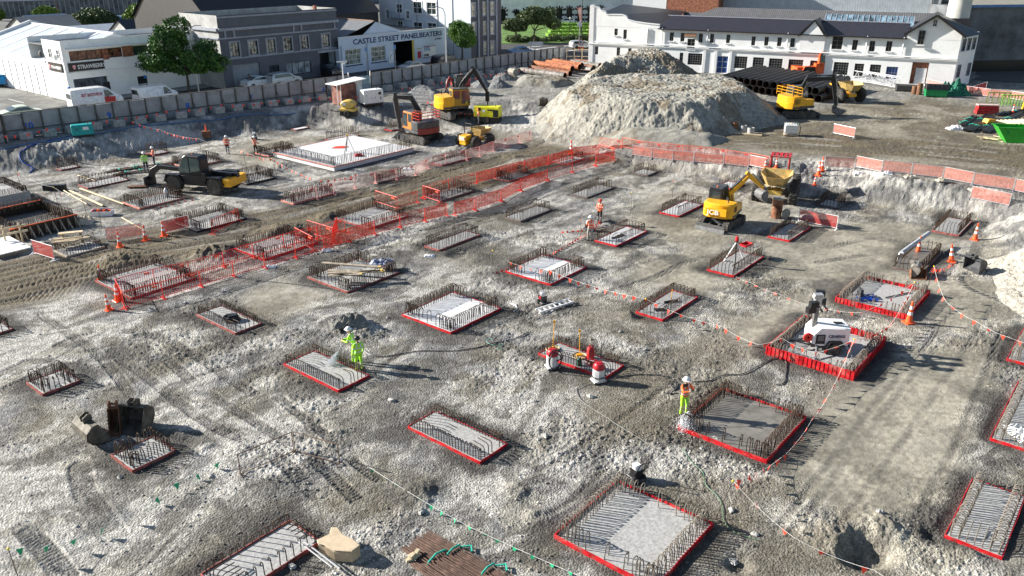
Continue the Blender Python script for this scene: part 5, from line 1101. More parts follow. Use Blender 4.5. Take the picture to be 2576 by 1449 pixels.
# ground equipment
def boxunit(name, label, cat, p, ang, L, W, Hh, z0, m, leg=None, wheels=False, panels=()):
    p.z = TZ(p.x, p.y) if p.z < 50 else p.z; t = thing(name, label, cat, p, ang)
    MB().prism([(-L/2, -W/2), (L/2, -W/2), (L/2, W/2), (-L/2, W/2)], z0, z0+Hh, .06, 'Z').part('housing', m, t, True)
    MB().prism([(-L/2+.03, -W/2+.03), (L/2-.03, -W/2+.03), (L/2-.03, W/2-.03), (-L/2+.03, W/2-.03)], z0+Hh, z0+Hh+.05, .02, 'Z').part('lid', m, t)
    MB().box((0, 0, z0/2+.03), (L*.96, W*.9, max(z0, .06)*.9)).part('skid', BLACK, t)
    for x, z, w_, h_, mm in panels: MB().box((x, -W/2-.012, z), (w_, .03, h_)).part('panel', mm, t)
    MB().cyl((L*.3, 0, z0+Hh+.04), (L*.3, 0, z0+Hh+.2), .05, n=8).part('exhaust', BLACK, t)
    if wheels:
        for y in (-W/2-.05, W/2+.05): tyre(t, Matrix.Identity(4), (0, y, .34), .34, .2, GALV, False)
        MB().bar((-L/2, 0, .5), (-L/2-.9, 0, .45), .08).part('drawbar', BLACK, t)
    return t
boxunit('generator', 'white boxy generator on the bank by the site kiosk', 'generator', street(936, 268, 1.5), rad(36), 2.5, 1.2, 1.5, .25, WHITE, panels=((.8, 1.35, .35, .3, BLACK), (-.9, 1.2, .1, .1, BLACK), (.2, .9, .08, .08, BLACK), (-.3, .9, .08, .08, BLACK), (.9, .8, .12, .3, MIDGREY)))
boxunit('air_compressor', 'bright yellow trailer compressor right of the orange excavator', 'compressor', GP(1228, 311), rad(38-55), 2.9, 1.3, 1.1, .65, mat('bright_yellow', (.75, .72, .03), .4), wheels=True, panels=((-.8, 1.5, .35, .35, BLACK), (-.3, 1.3, .35, .25, WHITE), (.5, 1.45, .7, .15, BLACK), (1.1, 1.1, .6, .8, BLACK)))
boxunit('generator', 'teal generator on a pallet in front of the hoarding', 'generator', street(211, 347, 1.5), rad(30), 1.9, .9, .95, .2, mat('teal_paint', (.01, .33, .33), .4), panels=((.3, .85, .5, .3, WHITE), (-.5, .8, .3, .3, mat('teal_dark', (.01, .2, .2), .5))))
t = boxunit('water_trailer', 'dirty yellow tank trailer before the site kiosk', 'trailer', street(878, 279, 1.5), rad(-12), 1.9, 1.2, .25, .6, YELP, wheels=True)
MB().prism([(.75*math.cos(a)*1.1, 1.35+.48*math.sin(a)) for a in [2*math.pi*k/14 for k in range(14)]], -.55, .55, .12).part('tank', YELP, t, True)
MB().box((-.3, -.57, 1.4), (.35, .03, .3)).part('panel', WHITE, t)
# site kiosk
t = thing('site_kiosk', 'small steel turnstile kiosk with a flat white roof behind the hoarding gate', 'kiosk', street(868, 262, ZU), rad(50.7))
MB().box((0, 0, 1.25), (2.4, 1.6, 2.3)).part('housing', mat('kiosk_rust', (.28, .12, .09), .7, 0, .4, 1.2), t); MB().box((1.8, .1, 1.4), (1.1, 1.3, 2.6)).part('booth', mat('kiosk_grey', (.6, .6, .58), .6), t)
MB().prism([(-1.9, 2.45), (2.6, 2.75), (2.6, 2.83), (-1.9, 2.53)], -1.1, 1.0).part('roof', WHITE, t); MB().box((2.0, -.57, 1.6), (.6, .03, .5)).part('notice', WHITE, t)
for x in (-1.8, -1.3): MB().cyl((x, -1.0, 0), (x, -1.0, 2.45), .05, n=8).part('post', WHITE, t)
# wheelie things and hand tools
def vac(label, u, v, s=1.0, hose=True):
    p = GP(u, v); p.z = TZ(p.x, p.y); t = thing('vacuum_cleaner', label, 'vacuum', p, rad(20)); W_ = mat('vac_white', (.66, .67, .67), .4, grime=.4); R_ = mat('vac_red', (.45, .02, .03), .35)
    MB().prism([(.28*math.cos(a), .28*math.sin(a)) for a in [2*math.pi*(k+.5)/8 for k in range(8)]], .14, .72, .03, 'Z').part('drum', W_, t, True)
    MB().lathe([(.27, .72), (.29, .78), (.27, .9), (.2, 1.0), (0, 1.03)], n=16).part('motor_head', R_, t, True)
    MB().box((0, 0, .12), (.62, .5, .07)).part('base', W_, t)
    for x, y in ((.25, .22), (-.25, .22), (.25, -.22), (-.25, -.22)): MB().cyl((x, y-.03, .07), (x, y+.03, .07), .07, n=10).part('castor', DKGREY, t)
    MB().tube([(-.12, 0, 1.0), (-.1, 0, 1.1), (.1, 0, 1.1), (.12, 0, 1.0)], .02, 6).part('handle', R_, t)
    if hose: MB().tube([(.34*math.cos(a)+.02, -.32-.05*math.sin(a*2), .62+.5*math.sin(a)) for a in [2*math.pi*k/20 for k in range(21)]]+[(.1, -.3, .5)], .03, 6).tube([(.3*math.cos(a), -.36, .55+.42*math.sin(a)) for a in [2*math.pi*k/20 for k in range(21)]], .03, 6).part('hose', BLACK, t)
    else: MB().tube([(.33*math.cos(a), .33*math.sin(a), .35) for a in [2*math.pi*k/20 for k in range(21)]], .025, 6).part('hose', BLACK, t)
vac('white site vacuum with a big black hose looped on its side', 1389, 927); vac('white site vacuum with a dusty red head, nearer one', 1505, 962, hose=False)
p = PP('p14', .75, .42); t = thing('fuel_can', 'tall red fuel can on the cluttered pad', 'fuel can', p, .4); MB().prism([(-.17, 0), (.17, 0), (.17, .5), (.05, .62), (-.12, .62), (-.17, .52)], -.12, .12, .03).part('can_body', RED, t, True); MB().tube([(-.1, 0, .6), (-.08, 0, .72), (.08, 0, .72), (.1, 0, .58)], .02, 6).part('handle', RED, t); MB().cyl((.12, 0, .58), (.2, 0, .7), .03, n=8).part('spout', BLACK, t)
t = thing('hose_heap', 'crumpled red hose heaped by the red headed vacuum', 'hose', PP('p14', .2, .25), 0); b = MB(); rr = random.Random(2)
b.tube([(rr.uniform(-.3, .3), rr.uniform(-.2, .2), .3+rr.uniform(-.1, .15)) for _ in range(16)], .045, 6).part('hose', RED, t)
p = PP('p14', .15, .42); t = thing('bottle_case', 'dark green spray can on the cluttered pad', 'can', p, .3); MB().lathe([(.1, 0), (.11, .03), (.11, .34), (.06, .4), (.03, .42)], n=12).part('can_body', mat('dark_green', (.01, .09, .05), .4), t, True); MB().lathe([(.035, .42), (.035, .47)], n=8).part('cap', WHITE, t)
for k, (a, b_, hh, l) in enumerate((( .5, .93, 1.55, 'tall yellow handled float at the far left of the cluttered pad'), (.62, .55, 1.4, 'yellow handled round trowel in the middle of the cluttered pad'))):
    t = thing('round_trowel', l, 'hand tool', PP('p14', a, b_), 0); MB().lathe([(.0, .06), (.2, .05), (.32, .03), (.34, .07), (.36, .03), (.34, 0), (0, 0)], n=18).part('disc', mat('tool_tan', (.45, .36, .2), .7), t); MB().box((0, 0, .1), (.3, .12, .1)).part('bracket', YEL, t); MB().tube([(0, 0, .1), (-.03 if k else .05, 0, hh)], .022, 6).part('pole', YEL, t); MB().box((.05 if not k else -.03, 0, hh), (.1, .05, .12)).part('grip', YEL, t)
t = thing('push_broom', 'broom with a pale pole standing on the red rimmed pad', 'broom', PP('p13', .6, .5), .4); MB().box((0, 0, .06), (.9, .1, .12)).part('head', BLACK, t); MB().tube([(0, 0, .1), (.1, .1, .75)], .02, 6).part('pole', YEL, t)
t = thing('mat', 'black cloth lying on the red rimmed pad beside the broom', 'cloth', PP('p13', .28, .45), .3); MB().prism([(-.4, -.15), (.1, -.25), (.45, -.1), (.35, .2), (-.1, .15), (-.35, .25)], 0, .05, .02, 'Z').part('cloth', BLACK, t)
# survey tripod, red tray
t = thing('survey_tripod', 'white legged survey tripod standing on the narrow pad beside the red tray', 'tripod', PP('p12', .45, .5), .3)
for a in (0, 2.1, 4.2): MB().bar((.03*math.cos(a), .03*math.sin(a), 1.45), (.75*math.cos(a), .75*math.sin(a), 0), .06).part('leg', WHITE if a < 4 else BLACK, t)
MB().box((0, 0, 1.5), (.16, .16, .1)).part('head', BLACK, t); MB().lathe([(.1, 0), (.12, .1), (.1, .25), (.04, .3)], (0, 0, 1.55), 12).part('instrument', RED, t)
t = thing('tray', 'bright red plastic tray resting on the bars of the tripod pad', 'tray', PP('p12', .85, .55, .75), .7); b = MB(); b.box((0, 0, 0), (.75, .5, .03)); b.box((0, .25, .07), (.75, .03, .14)); b.box((0, -.25, .07), (.75, .03, .14)); b.box((.37, 0, .07), (.03, .47, .14)); b.box((-.37, 0, .07), (.03, .47, .14)); b.part('tray_body', RED, t)
t = thing('laser_level', 'white laser level on a dark tripod on the big white slab', 'tripod', PP('p43', .45, .36), 0)
for a in (0, 2.1, 4.2): MB().bar((0, 0, 1.6), (.6*math.cos(a), .6*math.sin(a), 0), .06).part('leg', WHITE if a < 2 else DKGREY, t)
MB().box((0, 0, 1.7), (.2, .2, .2)).part('instrument', YELP, t)
t = thing('tray', 'small red toolbox on the near edge of the big white slab', 'toolbox', PP('p43', .42, .16), .5); MB().prism([(-.4, 0), (.4, 0), (.3, .2), (-.3, .25)], -.22, .22, .03).part('box_body', RED, t)
t = thing('marker_cloth', 'red cloth on the middle of the big white slab', 'cloth', PP('p43', .55, .62), .2); MB().prism([(-.9, -.3), (.1, -.5), (.8, 0), (.2, .5), (-.5, .35)], 0, .06, .02, 'Z').part('cloth', FLAGR, t)
# plate compactors, blower
def rammer(label, u, v, a, white=True, s=1.0):
    p = GP(u, v); p.z = TZ(p.x, p.y); t = thing('plate_compactor', label, 'compactor', p, a)
    MB().prism([(-.3, .1), (-.2, .02), (.2, .02), (.32, .12), (.3, .16), (-.28, .16)], -.22, .22, .02).part('base_plate', DKGREY, t)
    MB().box((0, 0, .35), (.36, .34, .3)).part('engine', BLACK, t); MB().prism([(-.14, .5), (.16, .5), (.12, .72), (-.1, .72)], -.15, .15, .04).part('fuel_tank', WHITE if white else GALV, t, True)
    MB().box((.0, -.18, .42), (.2, .04, .16)).part('recoil_cover', RED, t)
    MB().tube([(-.1, -.18, .3), (-.45, -.2, 1.0), (-.45, .2, 1.0), (-.1, .18, .3)], .022, 6).part('handle', BLACK, t)
    for y in (-.24, .24): MB().cyl((-.15, y-.04, .13), (-.15, y+.04, .13), .13, n=14).part('wheel', RUBBER, t)
    return t
rammer('small wheeled engine blower with a white tank behind the nearest pad', 1600, 1206, rad(120)); rammer('dark trowel machine with a pale handle frame above the ladder', 1365, 764, rad(-60), False)
rammer('compactor held by the two workers in orange vests', 1480, 578, rad(140)); rammer('red and white compactor behind the worker by the left bank', 641, 351, rad(100))
# ladder
a = GP(1352, 788); b_ = GP(1438, 763); a.z = TZ(a.x, a.y)+.12; b_.z = TZ(b_.x, b_.y)+.2; d = (b_-a); L = d.length; t = thing('ladder', 'aluminium ladder lying on the broken ground behind the cluttered pad', 'ladder', a, math.atan2(d.y, d.x)); tilt = math.atan2(b_.z-a.z, Vector(d.xy).length)
t.rotation_euler = (.1, -tilt, math.atan2(d.y, d.x))
for y in (-.2, .2): MB().box((L/2, y, 0), (L, .05, .1)).part('rail', WHITE, t)
for k in range(7): x = .15+(L-.3)*k/6; MB().box((x, 0, 0), (.06, .35, .05)).part('rung', WHITE, t)
# loose buckets
def bucket(label, u, v, rz, rx, w, s, m, teeth=5, ry=0):
    p = GP(u, v); p.z = TZ(p.x, p.y); t = thing('digger_bucket', label, 'bucket', p, rz); b = bucket_mb(w, s, teeth); b.xf(Matrix.Rotation(rx, 4, 'Y') @ Matrix.Rotation(ry, 4, 'X')); z0 = min(q[2] for q in b.v); b.xf(TR(0, 0, -z0-.03)); b.part('shell', m, t)
BK = mat('bucket_dark', (.11, .10, .08), .7, .3, .35, 4, grime=.6); BKG = mat('bucket_grey', (.3, .28, .24), .7, .2, .3, 4, grime=.5)
bucket('wide dark digger bucket with bracket, left of the three buckets', 237, 1098, rad(48), 0, 1.5, 1.15, BK); bucket('narrow rusty trench bucket, middle of the three buckets', 294, 1078, rad(-75), 0, .45, 1.25, RUSTL, 2); bucket('wide dark digger bucket standing open, right of the three buckets', 342, 1074, rad(-100), 0, 1.15, 1.3, BK)
bucket('grey bucket lying with its curved back to the sun below the right bank', 2440, 683, rad(200), .5, 1.2, .95, DKGREY, 0); bucket('tan clamshell bucket by the grey roll', 2288, 690, rad(150), .8, 1.1, .8, BKG, 0); bucket('orange and grey sorting bucket in front of the shadowed pad', 2308, 699, rad(-100), 0, .9, .7, RUSTL, 4); bucket('rusty bucket standing on the bank top left of the pipe heap', 1297, 195, rad(30), .8, 1.6, 1.2, BKG)
bucket('small dark bucket on the left slope of the big dirt heap', 1365, 268, rad(100), .8, 1.0, .9, BK)
t = thing('sheet_roll', 'grey roll of membrane leaning across the shadowed pad', 'roll', GP(2262, 668), 0); a = GP(2262, 664)-t.location; b_ = GP(2330, 618)-t.location; b_.z += .9; a.z += .75; MB().cyl(a, b_, .14, n=14).part('roll', mat('roll_grey', (.42, .43, .45), .6), t, True); MB().bar(a, a+Vector((-.1, 0, -.7)), .1, .25).part('loose_end', WHITE, t)
t = thing('steel_drum', 'tall rusty steel casing tube standing under the mini excavator bucket', 'steel tube', GP(1952, 548), 0); MB().lathe([(.38, 0), (.38, 1.55), (.35, 1.55), (.35, 0)], n=20).part('tube', mat('casing_rust', (.28, .12, .06), .75, .2, .5, 1.5, grime=.6), t, True); MB().lathe([(.42, 1.45), (.42, 1.6)], n=20).part('collar', BKG, t)
t = thing('steel_disc', 'rusty disc leaning on the foot of the casing tube', 'disc', GP(1975, 551), .4); MB().lathe([(.0, -.03), (.4, -.03), (.42, 0), (.4, .03), (0, .03)], (0, 0, .4), 18, 'Y').part('disc', BKG, t)
# cast weight block
t = thing('counterweight_block', 'tan steel machine weight with rounded ears beside the long speckled pad', 'machine weight', GP(862, 1392), rad(-25)); p = t.location; p.z = TZ(p.x, p.y)
ol = [(-1.05, -.35), (-.9, -.55), (-.6, -.5), (.0, -.62), (.8, -.35), (.9, .15), (.35, .35), (-.2, .4), (-.75, .72), (-1.0, .6), (-.8, .2)]
MB().prism([(x*.72, y*.72) for x, y in ol], 0, .46, .04, 'Z').part('block', mat('weight_tan', (.46, .36, .24), .6, 0, .15, 2, grime=.35), t, True); MB().prism([(x*.745, y*.745) for x, y in ol], .462, .51, .02, 'Z').part('top_plate', mat('weight_tan2', (.58, .46, .31), .6, 0, .1, 2, grime=.3), t, True)
t.location = p
# ---------------------------------------------------------------- streets
def T(k, x, y):                                   # survey sheets
    o = {'a': (0, 0), 'b': (638.9, 0), 'c': (1277.8, 0), 'd': (1916.7, 0)}
    if k in o: return o[k][0]+x*.248, y*.248
    if k == 'C': return 1277.8+x*.2653, y*.2653
    if k == 'D': return 2192.7+x*.2653, y*.2653
    if k == 'M': return 1852.8+x*.2653, y*.2653
ASPH = mat('asphalt', (.062, .062, .064), .9, 0, .2, .6, bump=.15); PAVE = mat('footpath', (.26, .26, .25), .9, 0, .15, .8)
def sheet(name, pts, z, m, th=.0, kind='structure'):
    b = MB(); n = len(pts); vs = [(p[0], p[1], z) for p in pts]
    if th: b.prism([(p[0], p[1]) for p in pts], z-th, z, 0, 'Z')
    else: b.add(vs, [tuple(range(n))])
    o = b.part(name, m); o['kind'] = kind; return o
def g2(*px, z=ZU): return [tuple(G(u, v, z).xy) for u, v in px]
P0 = G(180, 256, ZU).xy; 
def off(p, a, b): return (p[0]+EA.x*a+EB.x*b, p[1]+EA.y*a+EB.y*b)
sheet('far_ground', [(-900, 141), (900, 141), (900, 1600), (-900, 1600)], ZU-.03, mat('far_ground_grey', (.13, .13, .12), .95, 0, .25, .05))
sheet('road', [off(P0, -70, -10.5), off(P0, 95, -12.5), off(P0, 95, -1.5), off(P0, -70, -1.5)], ZU-.02, ASPH)
sheet('side_road', g2((1000, 120), (1700, 185), (1700, 118), (1500, 98), (1261, 88), (1000, 90)), ZU-.012, ASPH)
sheet('footpath', [off(P0, 0, -2.6), off(P0, 60, -2.6), off(P0, 60, -.02), off(P0, 0, -.02)], ZU+.1, PAVE, .2)
sheet('car_park', [off(P0, -60, -9), off(P0, -.6, -2), off(P0, -.6, 60), off(P0, -60, 60)], ZU+.0, mat('car_park_grey', (.17, .17, .155), .9, 0, .3, .3))
LINE = mat('road_line', (.6, .6, .58), .8)
for k in range(9):
    a = off(P0, -4-k*2.6, 3.5+k*.2); b_ = off(P0, -4-k*2.6, 8); t = MB().bar((a[0], a[1], ZU+.006), (b_[0], b_[1], ZU+.006), .12, .01).part('bay_line', LINE); t['kind'] = 'structure'
for a, b_ in (((1300, 118), (1420, 134)), ((1290, 122), (1360, 116)), ((1310, 128), (1400, 118)), ((1420, 116), (1470, 113)), ((1350, 136), (1450, 126))):
    p, q = G(*a, ZU), G(*b_, ZU); t = MB().bar((p.x, p.y, ZU+.0), (q.x, q.y, ZU+.0), .5, .02).part('road_marking', LINE); t['kind'] = 'structure'
sheet('garden_ground', g2((1262, 110), (1500, 108), (1500, 62), (1262, 62)), ZU+.05, mat('lawn_green', (.10, .19, .035), .95, 0, .3, .5, bump=.3), .1)
sheet('far_yard', g2((2430, 200), (2700, 215), (2700, 170), (2450, 165)), ZU+.01, mat('yard_dark', (.08, .08, .075), .9))
# ---------------------------------------------------------------- buildings
class Fac:                                        # a facade: origin, heading; pixel -> along, height
    def __init__(s, o, ang, z=ZU): s.o = Vector((o[0], o[1], z)); s.a = ang
    def at(s, u, v, off=0): return ray_plane(u, v, s.o+Vector((-math.sin(s.a), math.cos(s.a), 0))*off, s.a)
    def rect(s, k, x0, y0, x1, y1, off=0):        # lower-left and upper-right pixels on a sheet
        a = s.at(*T(k, x0, y0), off); b = s.at(*T(k, x1, y1), off); return (a[0], a[1], b[0], b[1])
def wall(s0, s1, z0, z1, holes, d=.22, y=0):
    b = MB(); xs = sorted({s0, s1, *[h[0] for h in holes], *[h[2] for h in holes]}); zs = sorted({z0, z1, *[h[1] for h in holes], *[h[3] for h in holes]})
    xs = [x for x in xs if s0 <= x <= s1]; zs = [z for z in zs if z0 <= z <= z1]
    for i in range(len(xs)-1):
        for j in range(len(zs)-1):
            cx, cz = (xs[i]+xs[i+1])/2, (zs[j]+zs[j+1])/2
            if any(h[0] < cx < h[2] and h[1] < cz < h[3] for h in holes): continue
            b.quad((xs[i], y, zs[j]), (xs[i+1], y, zs[j]), (xs[i+1], y, zs[j+1]), (xs[i], y, zs[j+1]))
    for x0, z0_, x1, z1_ in holes:
        b.quad((x0, y, z0_), (x0, y+d, z0_), (x0, y+d, z1_), (x0, y, z1_)); b.quad((x1, y+d, z0_), (x1, y, z0_), (x1, y, z1_), (x1, y+d, z1_))
        b.quad((x0, y+d, z0_), (x0, y, z0_), (x1, y, z0_), (x1, y+d, z0_)); b.quad((x0, y, z1_), (x0, y+d, z1_), (x1, y+d, z1_), (x1, y, z1_))
    return b
DARKIN = mat('dark_interior', (.012, .013, .015), .3)
def window(t, r, nx=2, nz=3, fm=None, pane=None, y=0, d=.16, fw=.07, M=None, sill=None, name='window', trim=None):
    x0, z0, x1, z1 = r; fm = fm or WHITE; M = M or Matrix.Identity(4); b = MB()
    if fm is not None:
        for a in ((x0+fw/2, z0, x0+fw/2, z1), (x1-fw/2, z0, x1-fw/2, z1)): b.box((a[0], y+d, (z0+z1)/2), (fw, .06, z1-z0))
        for z in (z0+fw/2, z1-fw/2): b.box(((x0+x1)/2, y+d, z), (x1-x0-2*fw, .06, fw))
        for k in range(1, nx): b.box((x0+(x1-x0)*k/nx, y+d, (z0+z1)/2), (fw*.6, .05, z1-z0-2*fw))
        for k in range(1, nz): b.box(((x0+x1)/2, y+d+.002, z0+(z1-z0)*k/nz), (x1-x0-2*fw, .045, fw*.6))
    o = b.xf(M).part(name, fm, t)
    MB().box(((x0+x1)/2, y+d+.045, (z0+z1)/2), (x1-x0, .02, z1-z0)).xf(M).part('pane', pane or GLASSB, o)
    if sill: MB().box(((x0+x1)/2, y-.04, z0-.06), (x1-x0+.3, .2, .12)).xf(M).part('sill', sill, o)
    if trim:
        b = MB(); w = .18
        b.box((x0-w/2, y-.03, (z0+z1)/2), (w, .09, z1-z0+2*w)); b.box((x1+w/2, y-.03, (z0+z1)/2), (w, .09, z1-z0+2*w)); b.box(((x0+x1)/2, y-.03, z1+w/2), (x1-x0, .09, w)); b.box(((x0+x1)/2, y-.03, z0-w/2), (x1-x0, .09, w)); b.xf(M).part('window_trim', trim, o)
    return o
def shell(t, L, D, H0, m, front=True, name='side_wall'):     # closed box behind the front wall
    b = MB(); b.quad((0, D, 0), (0, 0, 0), (0, 0, H0), (0, D, H0)); b.part(name, m, t)
    b = MB(); b.quad((L, 0, 0), (L, D, 0), (L, D, H0), (L, 0, H0)); b.part(name, m, t)
    b = MB(); b.quad((L, D, 0), (0, D, 0), (0, D, H0), (L, D, H0)); b.part('rear_wall', m, t)
PWH = mat('painted_wall_white', (.90, .90, .88), .75, 0, .04, .5, bump=.05, grime=.13); PBL = mat('painted_wall_blue', (.56, .64, .76), .7, 0, .05, .5); PGD = mat('painted_wall_grey', (.11, .118, .14), .75, 0, .1, .5, grime=.12); PGL = mat('painted_wall_light_grey', (.40, .40, .385), .75, 0, .15, .6, grime=.3)
TRIMG = mat('trim_grey', (.30, .32, .37), .7); ROOFD = stripes('roof_dark', (.028, .029, .034), (.022, .022, .026), 1.6, 0, .45); ROOFG = stripes('roof_corrugated_grey', (.20, .21, .22), (.13, .14, .15), 1.2, 0, .6); ROOFL = stripes('roof_pale_blue', (.5, .55, .6), (.40, .45, .5), 1.3, 1, .5)
NAVY = mat('navy_paint', (.012, .03, .11), .6); BRICK = mat('brick_red', (.30, .12, .07), .85, 0, .35, 3, bump=.3); SIGNK = mat('sign_black', (.025, .02, .022), .4)
def face(P, ang, label, name='building', cat='building'):
    t = thing(name, label, cat, (P[0], P[1], ZU), ang); return t, Fac(P, ang)
ZR = lambda r: (r[0], r[1], r[2], r[3])
# 1 white corner building with warehouse
t, F = face(P0, AXA, 'white two storey corner building with black name boards and a long metal roofed warehouse', 'corner_building'); L = 20.5
def fr(F, k, x0, y0, x1, y1, off=0): return F.rect(k, x0, y0, x1, y1, off)
W_ = [fr(F, 'a', 715, 625, 1235, 500), fr(F, 'a', 1360, 575, 1436, 485), fr(F, 'a', 765, 925, 1085, 775), fr(F, 'a', 1410, 888, 1490, 765)]
W_[0] = (W_[0][0], W_[0][1], W_[0][2], W_[0][1]+1.15); W_[1] = (W_[1][0], W_[0][1], W_[1][2]+2.6, W_[0][3]); W_[2] = (W_[2][0], .15, W_[2][2], 2.55)
wall(0, L, 0, 7.0, W_).part('front_wall', PWH, t)
b = MB(); b.quad((0, 5, 0), (0, 0, 0), (0, 0, 7), (0, 5, 7)); b.part('side_wall', PWH, t); b = MB(); b.quad((L, 0, 0), (L, 9, 0), (L, 9, 7), (L, 0, 7)); b.part('side_wall', PWH, t)
MB().box((L/2, 4.6, 6.3), (L-.04, 8.8, .1)).part('roof', ROOFG, t); MB().quad((L, 9, 0), (0, 9, 0), (0, 9, 7), (L, 9, 7)).part('rear_wall', PWH, t)
window(t, W_[0], 6, 1, mat('frame_dark', (.05, .03, .025), .5), mat('brown_pane', (.16, .07, .045), .15, 0, .6, 2)); window(t, W_[1], 3, 1, mat('frame_dark', (.05, .03, .025), .5), GLASS)
MB().box(((W_[0][2]+W_[1][0])/2, -.02, (W_[0][1]+W_[0][3])/2), (W_[1][0]-W_[0][2]-.05, .1, 1.25)).part('brick_panel', BRICK, t); MB().box((W_[0][0]+4.2*1.02, -.01, (W_[0][1]+W_[0][3])/2-.1), (.75, .12, 1.25)).part('brick_panel', BRICK, t)
window(t, W_[2], 14, 1, mat('grille_black', (.03, .03, .03), .5), GLASSB, fw=.06); window(t, W_[3], 6, 2, mat('grille_black', (.03, .03, .03), .5), GLASS, sill=WHITE)
MB().box((L/2, -.25, W_[0][3]+.28), (L-1, .55, .12)).part('canopy_ledge', WHITE, t); MB().box((L/2, -.06, 3.3), (L-.05, .16, .12)).part('string_course', WHITE, t)
sg = MB().box((2.55, -.09, 3.95), (4.3, .1, 1.0)).part('name_board', SIGNK, t); text('STRAWBERRY', .66, WHITE, t, (1.45, -.16, 3.70), (math.pi/2, 0, 0), sx=.82, bold=.008)
PINK = mat('berry_pink', (.8, .35, .38), .5)
MB().prism([(-.2, .12), (-.12, .24), (.12, .24), (.2, .12), (.1, -.2), (0, -.28), (-.1, -.2)], -.17, -.15).xf(TR(1.05, 0, 3.95)).part('emblem', PINK, t)
sg = MB().box((-.07, 2.3, 3.9), (.1, 3.6, 1.0)).part('name_board', SIGNK, t); text('STRAWBERRY', .48, WHITE, t, (-.14, 3.3, 3.7), (math.pi/2, 0, -math.pi/2), sx=.9, bold=.015)
MB().prism([(-.2, .12), (-.12, .24), (.12, .24), (.2, .12), (.1, -.2), (0, -.28), (-.1, -.2)], -.01, .01).xf(TR(-.14, 3.7, 3.9) @ RZ(math.pi/2)).part('emblem', PINK, t)
MB().box((4.6, -.06, 1.3), (.7, .06, 1.1)).part('notice_board', SIGNK, t); MB().box((-.02, -.06, 1.5), (.35, .06, .5)).part('blue_plate', mat('plate_blue', (.02, .2, .6), .4), t); MB().box((9.6, -.06, 1.9), (.35, .06, .35)).part('blue_plate', mat('plate_blue', (.02, .2, .6), .4), t)
for yy, zz in ((3.2, 4.9), (1.0, 4.9)): window(t, (-.35, zz, .35, zz+1.1), 1, 2, M=TR(0, yy, 0) @ RZ(-math.pi/2), d=-.05)
MB().lathe([(0, 0), (.28, .06), (.4, .2), (.41, .2), (.28, .03), (0, -.03)], (-.35, 5.6, 5.2), 14, 'X').part('satellite_dish', DKGREY, t); MB().lathe([(0, 0), (.28, -.06), (.4, -.2), (.41, -.2), (.28, -.03), (0, .03)], (-.35, .6, 5.1), 14, 'X').part('satellite_dish', WHITE, t)
# warehouse behind
ey = 4.3; wl = 30; b = MB(); b.quad((0, wl, 0), (0, 5, 0), (0, 5, ey), (0, wl, ey)); b.part('warehouse_wall', PWH, t)
for k in range(12): MB().box((-.02, 6.5+k*2, ey/2-.3), (.06, .1, ey-.7)).part('wall_joint', TRIMG, t)
hr = 7.0; b = MB(); b.add([(0, 5, ey), (9, 5, hr), (18, 5, ey), (0, wl, ey), (9, wl, hr), (18, wl, ey)], [(0, 1, 4, 3), (1, 2, 5, 4)]); b.part('warehouse_roof', ROOFL, t)
MB().prism([(0, 0), (18, 0), (18, ey+.3), (9, hr+.45), (0, ey+.3)], wl, wl+.3).part('gable_parapet', WHITE, t)
MB().prism([(0, 0), (18, 0), (18, ey), (9, hr-.02), (0, ey)], 4.9, 5.0).part('rear_gable', PWH, t)
for k in range(5): y0 = 8+k*4.6; b = MB(); b.add([(.3, y0, ey+.12), (8.7, y0, hr-.03), (8.7, y0+.9, hr-.03), (.3, y0+.9, ey+.12)], [(0, 1, 2, 3)]); b.part('skylight_strip', mat('skylight_white', (.8, .82, .84), .4), t)
MB().bar((9, 5, hr+.05), (9, wl, hr+.05), .3, .12).part('ridge_cap', WHITE, t); MB().bar((0, 5, ey+.05), (0, wl, ey+.05), .2, .2).part('gutter', WHITE, t)
# 2 dark grey building
P = G(568, 224.5, ZU).xy; t, F = face(P, AXA, 'dark grey two storey building with pale trim and a flat parapet', 'grey_building'); L = 19.3
ups = [fr(F, 'a', 2345, 578, 2440, 432), fr(F, 'a', 2535, 572, 2610, 420), fr(F, 'b', 138, 545, 222, 408), fr(F, 'b', 310, 540, 392, 396), fr(F, 'b', 480, 520, 562, 380), fr(F, 'b', 697, 500, 785, 367)]
zt = [u[3] for u in ups]; ups = [(u[0], 4.0+.0, u[0]+1.35, 5.75) for u in ups]; gar = fr(F, 'a', 2385, 890, 2640, 700); dr = fr(F, 'b', 168, 812, 255, 665); gw = fr(F, 'b', 340, 768, 578, 632); en = fr(F, 'b', 685, 785, 828, 595)
gar = (gar[0], .05, gar[2], 2.9); dr = (dr[0], .05, dr[2], 2.3); gw = (gw[0], .7, gw[2], 2.4); en = (en[0], .05, en[2], 3.2)
wall(0, L, 0, 9.2, ups+[gar, dr, gw, en], .3).part('front_wall', PGD, t); shell(t, L, 9, 9.2, PGL)
MB().box((L/2, 4.6, 8.3), (L-.04, 8.9, .1)).part('roof', ROOFG, t)
for u in ups: window(t, u, 3, 4, BLACK, mat('curtain_pane', (.42, .40, .34), .2, 0, .6, 2), trim=TRIMG, fw=.05)
MB().box(((gar[0]+gar[2])/2, .25, 1.48), (gar[2]-gar[0], .04, 2.8)).part('roller_door', stripes('roller', (.30, .32, .35), (.2, .22, .25), 2.5, 2), t); window(t, dr, 2, 2, BLACK, GLASS, name='door'); window(t, gw, 4, 1, BLACK, mat('pale_blind', (.30, .33, .36), .2, 0, .4, 1)); MB().box(((en[0]+en[2])/2, 1.6, 1.6), (en[2]-en[0], .05, 3.1)).part('garage_recess', DARKIN, t)
